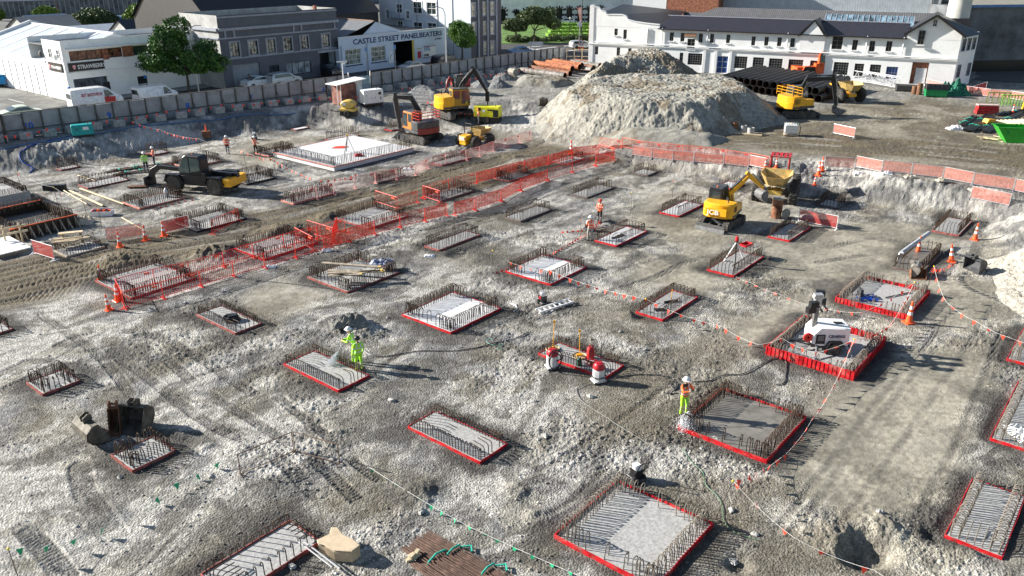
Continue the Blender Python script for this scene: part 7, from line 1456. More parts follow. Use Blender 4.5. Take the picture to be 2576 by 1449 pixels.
hoarding('grey concrete panel hoarding, right stretch behind the excavators', (934, 231), (1278, 176), 15, 11); hoarding('grey concrete panel hoarding, far end by the rusty pipes', (1278, 176), (1420, 155), 9, 0)
def blk(q, a, i):
    global _b0
    if i == 0:
        _b0 = thing('ballast_block', 'x', 'concrete block', q, a); MB().prism([(-.55, -.4), (.55, -.4), (.55, .4), (-.55, .4)], 0, .75, .06, 'Z').part('block_body', CONB, _b0); MB().tube([(-.15, 0, .72), (-.12, 0, .85), (.12, 0, .85), (.15, 0, .72)], .02, 6).part('lifting_eye', RUST, _b0); o = _b0
    else: o = dup(_b0, q, a)
    o["label"] = '%s concrete ballast block from the left along the foot of the hoarding' % ordn(i); o["group"] = 'ballast blocks at the foot of the hoarding'
for i, (q, a) in enumerate(BLK): blk(q, a, i)
a, b_ = G(1425, 156, ZU), G(1560, 158, ZU); t = thing('timber_fence', 'open timber frame fence between the pipes and the white factory', 'fence', a, math.atan2(b_.y-a.y, b_.x-a.x)); L = (b_-a).length
for k in range(8): MB().box((L*k/7, 0, 1.1), (.16, .16, 2.2)).part('post', WOODL, t)
for z in (.9, 2.0): MB().box((L/2, .1, z), (L, .06, .14)).part('rail', WOODL, t)
a, b_ = G(880, 236, ZU), G(934, 231, ZU); t = thing('mesh_gate', 'translucent netting gate between the two hoarding stretches', 'gate', a, math.atan2(b_.y-a.y, b_.x-a.x)); L = (b_-a).length; MB().box((L/2, 0, 1.1), (L-.1, .02, 2.0)).part('netting', mat('gate_netting', (.35, .45, .5), .6, alpha=.6), t)
for x in (0, L): MB().box((x, 0, 1.3), (.12, .12, 2.7)).part('post', WHITE, t)
# ---------------------------------------------------------------- heaps of earth
def heap(name, label, foot, cap, tan_, n=(340, 270), seed=1, colour=None, mat_=EARTH, bumpy=1):
    pts = g2(*foot) if not isinstance(foot[0][0], float) else foot; xs = [p[0] for p in pts]; ys_ = [p[1] for p in pts]
    X, Y = np.meshgrid(np.linspace(min(xs)-.5, max(xs)+.5, n[0]), np.linspace(min(ys_)-.5, max(ys_)+.5, n[1])); d = -poly_sd(X, Y, pts)+1.3*(fbm(X*.35, Y*.35, seed, 3)-.5)
    g = fbm(X*.9+fbm(X, Y, seed+3, 2), Y*.9, seed+5, 4); hh = np.maximum(d, -.6)*tan_*(1+.22*(g-.5)); k = .6*cap; c = cap*(.86+.28*fbm(X*.18, Y*.18, seed+9, 3))
    h = np.where(hh < c*.92, hh, c*.92+(c*.1)*(1-np.exp(-(hh-c*.92)/(c*.1)))); h = h+bumpy*np.clip(d, 0, 1)*((fbm(X*1.3, Y*1.3, seed+11, 4)-.5)*.26+(fbm(X*5, Y*5, seed+12, 3)-.5)*.26)
    al = np.array([.33, .315, .27])*np.ones(X.shape+(1,)); n1 = fbm(X*.5, Y*.5, seed+20, 4); n3 = fbm(X*4, Y*4, seed+21, 3)
    if colour is not None: al = colour*np.ones(X.shape+(1,))
    else:
        br = np.array([.20, .16, .11]); al = al+(br-al)*(sstep(.58, .66, n1)*.8)[..., None]; gr = np.array([.19, .185, .17]); al = al+(gr-al)*(1-sstep(.1, 1.4, h))[..., None]*.5
    al = al*(.6+.8*n3)[..., None]; o = grid_mesh(name, X, Y, hbase(X, Y)-.05+h, al, mat_, d > -.45); tag(o, label, 'earth heap'); return o
heap('spoil_heap', 'big pale grey flat topped dirt heap in front, behind the orange barriers', [(1335, 282), (1375, 322), (1480, 340), (1640, 349), (1780, 350), (1870, 335), (1975, 306), (1955, 276), (1890, 246), (1700, 235), (1540, 235), (1420, 250)], 3.1, .74, seed=41)
heap('spoil_heap', 'higher rugged brown and grey dirt heap behind the flat topped one', [(1425, 240), (1440, 212), (1500, 186), (1580, 170), (1670, 168), (1740, 186), (1790, 206), (1740, 216), (1600, 224), (1500, 238)], 3.5, .7, seed=77, bumpy=1.5)
for i, (ft, c, l) in enumerate(((((1232, 223), (1275, 223), (1283, 213), (1255, 206), (1228, 212)), 1.6, 'small grey gravel cone right of the raised breaker arm'), (((1190, 222), (1228, 221), (1232, 211), (1205, 205), (1186, 211)), 1.3, 'small grey gravel cone under the raised breaker arm'), (((1010, 244), (1120, 258), (1120, 236), (1040, 226)), 1.1, 'low grey earth ridge behind the white gate panel'), (((1240, 205), (1300, 205), (1300, 192), (1235, 195)), .9, 'dark gravel strip before the hoarding'),
    (((1285, 218), (1400, 222), (1450, 210), (1420, 200), (1300, 200)), .8, 'broken rubble ridge before the rusty pipes'), (((2380, 905), (2380, 905), (2380, 905)), 0, ''), (((1925, 310), (1965, 316), (1990, 306), (1960, 296)), 1.2, 'small pale cone of gravel left of the white liquid tank'), (((1300, 300), (1500, 350), (1800, 372), (1850, 350), (1600, 325), (1400, 300)), .8, 'low skirt of stones along the foot of the big heap'))):
    if l: heap('gravel_heap', l, ft, c, .6, (70, 60), 100+i, np.array([.17, .175, .175]) if i < 4 else None)
heap('spoil_heap', 'pale spoil slope coming in from the right edge beside the lone cone', [(2500, 600), (2560, 590), (2700, 600), (2900, 700), (2800, 860), (2620, 760), (2540, 690)], 2.8, .55, seed=55, colour=np.array([.40, .37, .31]))
# ---------------------------------------------------------------- pipes
PB = mat('pipe_black', (.025, .024, .024), .5, .2, .25, 3, grime=.2); PIN = mat('pipe_inside', (.06, .035, .025), .8)
def pipe(a, b, r, m, label, group, name='steel_pipe'):
    a = Vector(a); b = Vector(b); t = thing(name, label, 'pipe', a, 0, group); d = b-a; x = d.cross(Vector((0, 0, 1))).normalized(); y = x.cross(d).normalized(); vs = []; n = 18
    for p in (Vector((0, 0, 0)), d):
        for R_ in (r, r*.93):
            for k in range(n): A_ = 2*math.pi*k/n; vs.append(p+(x*math.cos(A_)+y*math.sin(A_))*R_)
    f1 = []; f2 = []
    for k in range(n):
        j = (k+1) % n; f1 += [(k, j, 2*n+j, 2*n+k), (k, n+k, n+j, j), (2*n+k, 2*n+j, 3*n+j, 3*n+k)]; f2.append((n+k, 3*n+k, 3*n+j, n+j))
    me = MB(); me.add(vs, f1); me.m = 1; me.f += f2; me.mi += [1]*len(f2); me.part('tube', [m, PIN], t, True)
a = G(1806, 221, ZU); b_ = G(2080, 262, ZU); d = (b_-a); L = d.length; e = d.normalized(); far = (G(1806+112, 221-33, ZU)-a); far = far.normalized()*12.5
ns = int(L/.98)
for row in (0, 1):
    for k in range(ns-row):
        if row == 1 and k in (ns-6, ns-5): continue
        q = a+e*(k*.98+.49*row)+far.normalized()*random.uniform(-.2, .2); q.z = ZU+.47+row*.83; pipe(q, q+far+Vector((0, 0, .0)), .46, PB, '%s black steel pipe from the left in the %s layer of the stack' % (ordn(k), ('lower', 'upper')[row]), 'black pipes stacked before the factory')
RP = [mat('pipe_rust_orange', (.36, .12, .05), .8, 0, .35, 2), mat('pipe_grey_rust', (.22, .2, .18), .7, .2, .4, 2), mat('pipe_rust_brown', (.22, .10, .06), .8, 0, .35, 2)]
for k, (p, q, c) in enumerate((((120, 690), (540, 745), 1), ((210, 668), (590, 725), 2), ((250, 655), (610, 712), 0), ((300, 655), (600, 690), 1), ((370, 648), (680, 695), 0), ((430, 635), (700, 680), 0), ((460, 635), (800, 690), 1), ((520, 625), (810, 672), 2), ((580, 612), (870, 650), 1), ((600, 605), (890, 630), 2))):
    A_ = G(*T('C', *p), ZU); B_ = G(*T('C', *q), ZU); A_.z = B_.z = ZU+.4+(.5 if c == 0 else 0); pipe(A_, B_, .42, RP[c], '%s rusty pipe from the front lying before the hoarding end' % ordn(k), 'rusty pipes lying before the hoarding end')
# ---------------------------------------------------------------- trees and shrubs
def leaves(n, r, blobs, size, seed, mats, split=.0):
    R = np.random.RandomState(seed); out = []; tot = sum(b[3]*b[4]*b[5] for b in blobs); vs = []; mi = []
    for bx, by, bz, rx, ry, rz in blobs:
        k = int(n*rx*ry*rz/tot); u = R.normal(size=(k, 3)); u /= np.linalg.norm(u, axis=1)[:, None]; rad_ = R.uniform(.25, 1, k)**.45; lump = .78+.3*vn(u[:, 0]*3+bx*3, u[:, 1]*3+u[:, 2]*2.5+by, seed); p = u*(rad_*lump)[:, None]*np.array([rx, ry, rz])+np.array([bx, by, bz]); vs.append(p); mi.append(R.uniform(0, 1, k)*.5+.5*vn(p[:, 0]*1.1, p[:, 1]*1.1+p[:, 2]*1.3, seed+3))
    p = np.concatenate(vs); m = np.concatenate(mi); k = len(p); keep = vn(p[:, 0]*.9+p[:, 2]*.4, p[:, 1]*.9+p[:, 2]*.7, seed+8) > split; p = p[keep]; m = m[keep]; k = len(p)
    a = R.normal(size=(k, 3)); a /= np.linalg.norm(a, axis=1)[:, None]; b = np.cross(a, R.normal(size=(k, 3))); b /= np.linalg.norm(b, axis=1)[:, None]; s = (size*R.uniform(.6, 1.3, k))[:, None]
    V = np.stack([p-a*s, p-b*s*.5+a*s*.1, p+a*s, p+b*s*.5-a*s*.1], 1).reshape(-1, 3).astype(np.float32)
    me = bpy.data.meshes.new('crown'); me.vertices.add(len(V)); me.vertices.foreach_set('co', V.ravel()); F_ = np.arange(4*k, dtype=np.int32); me.loops.add(4*k); me.loops.foreach_set('vertex_index', F_); me.polygons.add(k); me.polygons.foreach_set('loop_start', F_[::4]); me.polygons.foreach_set('loop_total', np.full(k, 4, np.int32))
    me.polygons.foreach_set('material_index', (np.clip(m, 0, .999)*len(mats)).astype(np.int32)); me.update(calc_edges=True)
    for q in mats: me.materials.append(q)
    return me
LF = {k: [mat('leaf_%s_%d' % (k, i), c, .6, 0, .25, 3) for i, c in enumerate(cs)] for k, cs in {'dark': [(.02, .06, .015), (.035, .10, .02), (.06, .15, .025), (.10, .20, .03)], 'bright': [(.05, .12, .02), (.09, .19, .03), (.15, .28, .04)], 'olive': [(.05, .08, .03), (.09, .13, .05), (.14, .18, .07)], 'lime': [(.09, .16, .02), (.15, .24, .03), (.22, .32, .05)], 'hedge': [(.13, .26, .02), (.19, .36, .03), (.10, .2, .02)]}.items()}
BARK = mat('bark', (.10, .08, .06), .9, 0, .3, 6, bump=.3)
def tree(label, base, trunk, blobs, n, size, lf, seed, r0=.22, name='tree', cat='tree', split=.15, core=True):
    t = thing(name, label, cat, base); rr = random.Random(seed); b = MB(); top = Vector((0, 0, trunk)); b.tube([(0, 0, -.2), (rr.uniform(-.1, .1), 0, trunk*.5), top], [r0, r0*.75, r0*.6], 9)
    for bx, by, bz, rx, ry, rz in blobs:
        q = Vector((bx, by, bz)); m_ = top.lerp(q, .5)+Vector((rr.uniform(-.3, .3), rr.uniform(-.3, .3), -.1)); b.tube([top, m_, q], [r0*.5, r0*.3, r0*.1], 6)
        for _ in range(3): q2 = q+Vector((rr.uniform(-rx, rx), rr.uniform(-ry, ry), rr.uniform(-rz, rz)))*.75; b.tube([m_, q.lerp(q2, .5), q2], [r0*.22, r0*.12, .02], 4)
    b.part('trunk', BARK, t, True); me = leaves(n, 1, blobs, size, seed, LF[lf], split); o = bpy.data.objects.new('crown', me); C.objects.link(o); o.parent = t; return t
tree('large dark green street tree spreading over the end of the white corner building', street(478, 240), 2.6, [(-3.2, -.5, 4.3, 2.6, 2.4, 1.5), (-1.8, 0, 6.3, 2.6, 2.3, 2.0), (1.8, 0, 4.6, 2.8, 2.4, 1.6), (3.8, .2, 3.9, 2.0, 1.8, 1.1), (-.4, .3, 8.2, 1.9, 1.8, 1.5), (.6, 0, 3.6, 3.4, 2.4, 1.1), (-2.6, .4, 7.2, 1.6, 1.6, 1.4), (2.6, .5, 5.8, 1.6, 1.5, 1.0), (-4.4, 0, 3.5, 1.5, 1.5, .8)], 21000, .18, 'dark', 11, split=.36)
tree('round headed green street tree by the end of the hoarding', street(1163.5, 158), 2.2, [(0, 0, 4.6, 2.4, 2.3, 2.1), (.7, 0, 3.4, 1.9, 1.8, 1.2), (-.8, 0, 5.4, 1.6, 1.6, 1.3)], 13000, .13, 'bright', 12, split=.32)
tree('spreading garden tree before the station arches', street(1344, 107), 2.2, [(-1.5, 0, 4.6, 2.4, 2.4, 1.4), (1.6, 0, 4.8, 2.6, 2.4, 1.6), (3.8, .4, 3.6, 1.8, 1.8, 1.2), (0, 0, 5.8, 2, 2, 1.1), (3.0, 0, 5.9, 1.4, 1.4, .8)], 12000, .2, 'olive', 13)
tree('smaller garden tree at the left of the parterre', street(1297, 108), 1.6, [(-.6, 0, 3.4, 2.2, 2, 1.3), (1, 0, 3.0, 1.6, 1.5, 1)], 6000, .2, 'olive', 14)
for (u, v), blobs, lf, sd, l in (((118, 50), [(0, 0, 1.7, 3.6, 3, 1.8), (1.5, 0, 1.5, 2.4, 2, 1.3)], 'lime', 21, 'low yellow green shrub at the far left before the panelled wall'), ((240, 68), [(0, 0, 2.2, 5.2, 4, 2.3), (-2.5, 0, 1.8, 3.4, 3, 1.8), (3, 0, 1.8, 3, 3, 1.6)], 'olive', 22, 'wide bushy shrub in the middle before the panelled wall'),
    ((372, 62), [(0, 0, 2.6, 4.8, 4, 2.7), (-2.6, 0, 2.2, 3.4, 3, 2.0), (3.2, 0, 1.8, 3, 3, 1.8)], 'lime', 23, 'tall rounded shrub at the right end of the panelled wall'), ((2, 52), [(0, 0, 1.6, 1.4, 1.4, 1.3)], 'lime', 24, 'small shrub cut off by the top left edge'), ((340, 8), [(0, 0, 4, 6, 4, 4)], 'bright', 25, 'far green tree above the panelled wall')):
    tree(l, street(u, v), .6, blobs, 7000, .32, lf, sd, .15, 'shrub', 'shrub')
# parterre hedges
i = 0
for row in range(4):
    for col in range(3):
        u0 = 1400+col*30+row*6; v0 = 96-row*9; p = G(u0, v0, ZU); t = thing('hedge', '%s clipped box hedge of the parterre, counting from the left, row %s from the front' % (ordn(col), ordn(row)), 'hedge', p, rad(8), 'clipped hedges of the parterre')
        w = 3.6+.2*row; b = MB()
        for c, d_ in (((0, 0, .45), (w, .7, .9)), ((0, 2.6, .45), (w, .7, .9)), ((-w/2+.35, 1.3, .45), (.7, 1.9, .9)), ((w/2-.35, 1.3, .45), (.7, 1.9, .9)), ((0, 1.3, .35), (w*.4, .8, .7))): b.box(c, d_)
        b.part('clipped_body', mat('hedge_green', (.14, .28, .025), .9, 0, .4, 2.5, bump=.6), t)
        me = leaves(500, 1, [(0, 0, .5, w/2, .45, .5), (0, 2.6, .5, w/2, .45, .5)], .12, 31+row*3+col, LF['hedge'], 0); o = bpy.data.objects.new('leaves', me); C.objects.link(o); o.parent = t
rr = random.Random(5)
me0 = leaves(420, 1, [(0, 0, .4, .6, .6, .5)], .13, 61, LF['olive'], 0)
for k in range(22):
    u = 1282+k*10.2; p = street(u, 106-(3 if k > 8 else 0)+rr.uniform(-2, 1.5)); t = thing('bush', '%s small round bush from the left along the garden edge' % ordn(k), 'bush', p, rr.uniform(0, 6), 'small round bushes along the garden edge'); o = bpy.data.objects.new('foliage', me0); C.objects.link(o); o.parent = t; t.scale = (rr.uniform(1, 1.7),)*3
# lamps, poles, signs
def lamp(label, base, h, arm, m=GALV, name='street_lamp'):
    t = thing(name, label, 'street lamp', base); MB().tube([(0, 0, 0), (0, 0, h*.9), (arm[0]*.15, arm[1]*.15, h*.97), (arm[0]*.6, arm[1]*.6, h), (arm[0], arm[1], h)], [.1, .07, .06, .05, .045], 8).part('column', m, t, True); MB().box((arm[0]*1.1, arm[1]*1.1, h-.02), (.5, .22, .1)).part('lamp_head', GALV, t); return t
lamp('tall street lamp with a curved arm in front of the painted panel shop', street(1124, 193), 9.6, (-1.7, .2)); lamp('street lamp with a curved arm behind the dark street tree', street(501, 236), 8.3, (1.0, .2)); lamp('dark timber pole left of the pale gabled house', street(437, 95), 11, (.01, 0), mat('pole_dark', (.05, .045, .04), .8), 'utility_pole')
lamp('dark timber pole at the left edge in front of the hoarding', street(16, 360), 4.5, (-.02, 0), mat('pole_dark', (.05, .045, .04), .8), 'utility_pole'); lamp('thin rusty pole behind the low shrub at the left', street(152, 60), 7, (.01, 0), RUSTL, 'utility_pole')
t = thing('floodlight_pole', 'white mast with a flat floodlight head beside the site kiosk', 'lamp', street(868, 255)); MB().cyl((0, 0, 0), (0, 0, 4.6), .06, n=8).part('mast', WHITE, t); MB().box((0, 0, 4.65), (1.2, .3, .1), .3).part('lamp_head', GALV, t); MB().box((.2, 0, 4.5), (.3, .3, .2)).part('camera', WHITE, t)
for (u, v), h, l in (((1461, 96), 3.6, 'ornate garden lamp with a small lantern on the parterre'), ((1433, 92), 3.4, 'thin garden lamp before the station')):
    t = thing('garden_lamp', l, 'lamp', street(u, v)); MB().tube([(0, 0, 0), (0, 0, h)], [.09, .05], 8).part('column', BLACK, t); MB().lathe([(.06, 0), (.2, .3), (.22, .34), (.05, .55), (0, .6)], (0, 0, h), 8).part('lantern', mat('lantern_glass', (.6, .6, .5), .2), t)
t = thing('banner_pole', 'dark pole with a red and white feather banner by the street corner', 'banner', street(1462, 118)); MB().cyl((0, 0, 0), (0, 0, 9), .07, n=8).part('pole', BLACK, t); MB().prism([(-.95, 7.0), (-.1, 7.1), (-.1, 3.6)], -.02, .02).part('banner', mat('banner_white', (.75, .6, .55), .6, 0, .5, 1.2, col2=(.6, .08, .04)), t)
t = thing('speed_sign', 'round speed sign with a red ring and orange board at the street corner', 'sign', street(1461, 131)); MB().cyl((0, 0, 0), (0, 0, 2.2), .05, n=8).part('post', GALV, t); MB().lathe([(0, -.03), (.5, -.03), (.5, 0), (0, 0)], (0, 0, 1.7), 18, 'Y').part('ring', RED, t); MB().lathe([(0, -.045), (.38, -.045), (.38, -.03)], (0, 0, 1.7), 18, 'Y').part('face', WHITE, t); text('50', .42, BLACK, t, (-.26, -.06, 1.55), (math.pi/2, 0, 0), bold=.01); MB().box((0, 0, .6), (1.0, .06, .6)).part('board', ORG, t)
t = thing('round_sign', 'white round ended sign on a tall pole at the street corner', 'sign', street(1456, 128)); MB().cyl((0, 0, 0), (0, 0, 5.2), .05, n=8).part('post', GALV, t); MB().lathe([(0, -.03), (.45, -.03), (.45, 0), (0, 0)], (0, 0, 4.6), 16, 'Y').part('plate', WHITE, t)
t = thing('street_name_sign', 'low white name board on two posts on the traffic island', 'sign', street(1348, 127)); MB().box((0, 0, 1.2), (2.6, .06, .7)).part('board', WHITE, t); MB().cyl((-1, 0, 0), (-1, 0, 1), .05).part('post', GALV, t); MB().cyl((1, 0, 0), (1, 0, 1), .05).part('post', GALV, t)
for (u, v), l in (((925, 190), 'blue and white parking sign before the grey entrance'), ((1196, 183), 'parking sign pole before the garage opening')): t = thing('parking_sign', l, 'sign', street(u if u != 1196 else 996, v)); MB().cyl((0, 0, 0), (0, 0, 4.0), .05, n=8).part('post', GALV, t); MB().box((0, -.05, 3.7), (.35, .04, .6)).part('plate', mat('plate_blue2', (.2, .4, .7), .4), t)
# ---------------------------------------------------------------- people
SKIN = mat('skin', (.42, .24, .16), .6, 0, .1, 8); HVY = mat('hivis_yellow', (.42, .85, .04), .55, 0, .08, 5); HVO = mat('hivis_orange', (.95, .16, .03), .55, 0, .08, 5); NAVYC = mat('navy_cloth', (.02, .025, .06), .8, 0, .2, 6); REFL = mat('reflective_tape', (.65, .67, .68), .35, .2); BOOT = mat('boot_black', (.02, .018, .016), .6); GREYC = mat('grey_cloth', (.38, .38, .36), .8, 0, .15, 6); EYE = mat('eye_dark', (.01, .01, .01), .2)
def person(label, u, v, ang, top, trous, hat, pose='stand', s=1.0, hatband=None, lean=0, vox=.02, base=None):
    p = GP(u, v) if base is None else base; p.z = TZ(p.x, p.y) if base is None else p.z; t = thing('person', label, 'person', p, ang, None); t.scale = (s, s, s)
    hip = Vector((0, 0, .92)); ch = Vector((lean*.45, 0, 1.38)); nk = ch+Vector((lean*.12, 0, .10)); hd = nk+Vector((.03+lean*.12, 0, .15)); P_ = []; V = Vector
    def seg(a, b, ra, rb, m): P_.append((V(a), V(b), ra, rb, m))
    st = .10 if pose != 'walk' else .24
    for sd in (-1, 1):
        fx = sd*st*.9 if pose in ('walk', 'work') else sd*.03; h0 = hip+V((0, sd*.10, 0)); kn = V((fx*.5+.04, sd*.12, .50)); an = V((fx, sd*.13, .09))
        seg(h0, kn, .098, .068, 1); seg(kn, an, .068, .05, 1); seg(an, an+V((.0, 0, -.03)), .055, .05, 2); seg(an+V((-.03, 0, -.045)), an+V((.16, 0, -.05)), .045, .042, 2)
        sh = ch+V((0, sd*.19, .02)); sg = 1 if sd < 0 else .8
        el, ha = {'stand': (V((-.02, sd*.27, 1.10)), V((.10, sd*.26, .88))), 'walk': (V((sd*.08, sd*.26, 1.10)), V((sd*.2+.06, sd*.24, .9))), 'work': (V((.12+lean*.4, sd*.24, 1.12)), V((.40+lean*.5, sd*.08, 1.10))), 'raise': (V((.2, sd*.26, 1.25)), V((.34, sd*.12, 1.48 if sd > 0 else 1.3))), 'look': (V((.08, sd*.26, 1.12)), V((.30, sd*.10, 1.16)))}[pose]
        seg(sh, el, .062, .047, 0); seg(el, ha, .046, .033, 0); d = (ha-el).normalized(); px = d.cross(V((0, 0, 1))); px = px.normalized() if px.length > .1 else V((0, 1, 0)); pz = px.cross(d)
        seg(ha, ha+d*.075, .032, .036, 3)
        for k in range(4): q = ha+d*.08+px*(k-1.5)*.021; L1 = (.04, .048, .045, .036)[k]; seg(q, q+d*L1-pz*.006, .0105, .0095, 3); seg(q+d*L1-pz*.006, q+d*(L1+.018)-pz*.034, .0095, .008, 3)
        q = ha+d*.03+px*.035*sd; seg(q, q+d*.035+px*.022*sd-pz*.01, .012, .01, 3); seg(q+d*.035+px*.022*sd-pz*.01, q+d*.062+px*.018*sd-pz*.022, .01, .0085, 3)
    for y, w in ((-.075, 1), (.075, 1), (0, 1.05)): seg(hip+V((0, y, 0)), hip+V((lean*.15, y*.9, .2)), .105*w, .10*w, 1 if False else 0); seg(hip+V((lean*.15, y*.9, .2)), ch+V((0, y*1.35, -.04)), .10*w, .112*w, 0)
    seg(hip+V((0, -.08, -.02)), hip+V((0, .08, -.02)), .105, .105, 1); seg(ch+V((0, -.15, .03)), ch+V((0, .15, .03)), .07, .07, 0)
    seg(ch+V((0, 0, .04)), nk+V((.01, 0, .04)), .058, .052, 3); seg(hd+V((-.02, 0, .02)), hd+V((.01, 0, .03)), .098, .09, 3); seg(hd+V((.02, 0, -.055)), hd+V((.045, 0, -.065)), .06, .045, 3)
    seg(hd+V((.095, 0, -.005)), hd+V((.115, 0, -.03)), .012, .016, 3); seg(hd+V((.085, 0, -.075)), hd+V((.09, 0, -.075)), .018, .016, 3)
    for y in (-1, 1): seg(hd+V((-.01, y*.092, -.01)), hd+V((-.012, y*.1, .02)), .02, .018, 3); seg(hd+V((.082, y*.034, .012)), hd+V((.09, y*.034, .012)), .013, .011, 4)
    b = MB()
    for a, c, ra, rb, m in P_:
        if (c-a).length < 1e-4: continue
        b.tube([a, c], [ra, rb], 10); b.ball(a, ra, 10, m=7); b.ball(c, rb, 10, m=7)
    me = b.mesh('tmp', SKIN); o = bpy.data.objects.new('tmp', me); C.objects.link(o); md = o.modifiers.new('r', 'REMESH'); md.mode = 'VOXEL'; md.voxel_size = vox; md.use_smooth_shade = True; md = o.modifiers.new('s', 'SMOOTH'); md.iterations = 2; md.factor = .4
    bpy.context.view_layer.update(); nm = bpy.data.meshes.new_from_object(o.evaluated_get(bpy.context.evaluated_depsgraph_get())); bpy.data.objects.remove(o); nm.name = 'body'
    n = len(nm.polygons); c = np.empty(n*3, np.float32); nm.polygons.foreach_get('center', c); c = c.reshape(-1, 3); best = np.full(n, 1e9); mi = np.zeros(n, np.int32)
    for a, q, ra, rb, m in P_:
        A_ = np.array(a); d = np.array(q)-A_; tt = np.clip(((c-A_)@d)/max(d@d, 1e-9), 0, 1); ds = np.linalg.norm(c-A_-tt[:, None]*d, axis=1)-(ra+(rb-ra)*tt); k = ds < best; best = np.where(k, ds, best); mi = np.where(k, m, mi)
    tz = c[:, 2]; band = (mi == 0) & (((tz > 1.02) & (tz < 1.075)) | ((tz > 1.20) & (tz < 1.25)) | ((tz > 1.26) & (np.abs(np.abs(c[:, 1])-.1) < .025))); lb = (mi == 1) & (((tz > .30) & (tz < .35)) | ((tz > .42) & (tz < .46))) & (trous is not GREYC); mi[band | lb] = 5
    nm.materials.clear()
    for m in (top, trous, BOOT, SKIN, EYE, REFL): nm.materials.append(m)
    nm.polygons.foreach_set('material_index', mi); nm.update(); body = bpy.data.objects.new('body', nm); C.objects.link(body); body.parent = t
    h = hd+V((-.01, 0, .045)); MB().lathe([(.17, -.012), (.175, 0), (.135, .01), (.13, .05), (.105, .1), (.06, .13), (0, .14)], h, 16).box((h.x+.14, 0, h.z-.004), (.1, .18, .014)).part('hard_hat', hat, t, True); return t, p
WH = mat('hat_white', (.82, .82, .82), .35); RH = mat('hat_red', (.75, .05, .04), .35); BKH = mat('hat_black', (.03, .03, .03), .4)
pa, A1 = person('person in yellow green rain suit and dark helmet, back to camera, watching the hosing', 905, 932, rad(128), HVY, HVY, BKH, 'stand', 1.02)
pb, B1 = person('person in a yellow green rain suit and white helmet leaning in with the pressure lance', 896, 913, rad(165), HVY, HVY, WH, 'work', 1.04, lean=.35)
pc, C1 = person('person in orange jacket and lime trousers washing the wet brown pad', 1718, 1046, rad(-60), HVO, HVY, WH, 'raise', 1.04)
person('person in orange vest and grey trousers, nearer of the pair at the compactor', 1484, 604, rad(110), HVO, GREYC, WH, 'work', 1.02, vox=.025)
person('person in orange vest, dark trousers and red helmet, farther of the pair at the compactor', 1508, 561, rad(-120), HVO, BOOT, RH, 'look', 1.0, vox=.025)
for l, u, v, a, tp, tr_, h, ps, sc in (('person in lime top and navy trousers standing behind the telehandler arm', 369.5, 434, rad(-70), HVY, NAVYC, WH, 'stand', 1.05), ('person in orange top and navy trousers looking down behind the telehandler arm', 390.6, 418, rad(200), HVO, NAVYC, WH, 'look', 1.03), ('person in orange striped top walking alone near the left bank', 574, 388, rad(-80), HVO, NAVYC, WH, 'walk', 1.03),
    ('person in orange top pushing the red and white compactor left of the big slab', 643.8, 388, rad(-20), HVO, BOOT, WH, 'work', 1.03), ('person in orange standing at the yellow compressor', 1203, 316, rad(20), HVO, GREYC, mat('hat_orange', (.8, .2, .05), .4), 'look', 1.0)): person(l, u, v, a, tp, tr_, h, ps, sc, vox=.032)
person('person in dark clothes walking past the roller door of the grey building', 0, 0, rad(50), NAVYC, NAVYC, BKH, 'walk', 1.0, vox=.035, base=street(629, 222))
def lance(label, a, b, hose):
    t = thing('pressure_lance', label, 'lance', a); d = Vector(b)-Vector(a); MB().cyl((0, 0, 0), d, .014, n=6).part('tube', DKGREY, t); MB().box((0, 0, 0), (.2, .05, .12)).part('grip', BLACK, t); return t
def spray(label, a, b, n, r, seed):
    R = random.Random(seed); t = MB(); a = Vector(a); b = Vector(b); o = a.copy()
    for _ in range(n):
        f = R.random()**.7; q = a.lerp(b, f)-o; w = r*f+.012; q += Vector((R.gauss(0, w*.5), R.gauss(0, w*.5), R.gauss(0, w*.4))); s = R.uniform(.004, .010)*(1+f); t.add([q+Vector((s, 0, -s)), q+Vector((-s, s, -s)), q+Vector((-s, -s, -s)), q+Vector((0, 0, s*1.6))], [(0, 1, 3), (1, 2, 3), (2, 0, 3), (1, 0, 2)])
    x = t.part('water_spray', mat('water_mist', (.85, .87, .9), .3, 0, .05, 3, alpha=.55)); x.location = o; tag(x, label, 'water', kind='stuff')
hB = B1+Vector((-.45, .1, 1.12)); tip = PP('p1', .85, .5, .55); lance('pressure lance held by the worker in the white helmet, pointing down left', hB, hB.lerp(tip, .72), None); spray('fan of white water from the lance onto the narrow pad', hB.lerp(tip, .72), PP('p1', .75, .55, .02), 1500, .28, 3)
hC = C1+Vector((.2, -.25, 1.3)); e_ = PP('p17', .04, .93, .05); lance('pressure lance held upright by the worker in orange', hC+Vector((-.25, .1, .25)), hC.lerp(e_, .55), None); spray('plume of white water at the left corner of the wet pad', hC.lerp(e_, .55), e_, 3200, .42, 4)
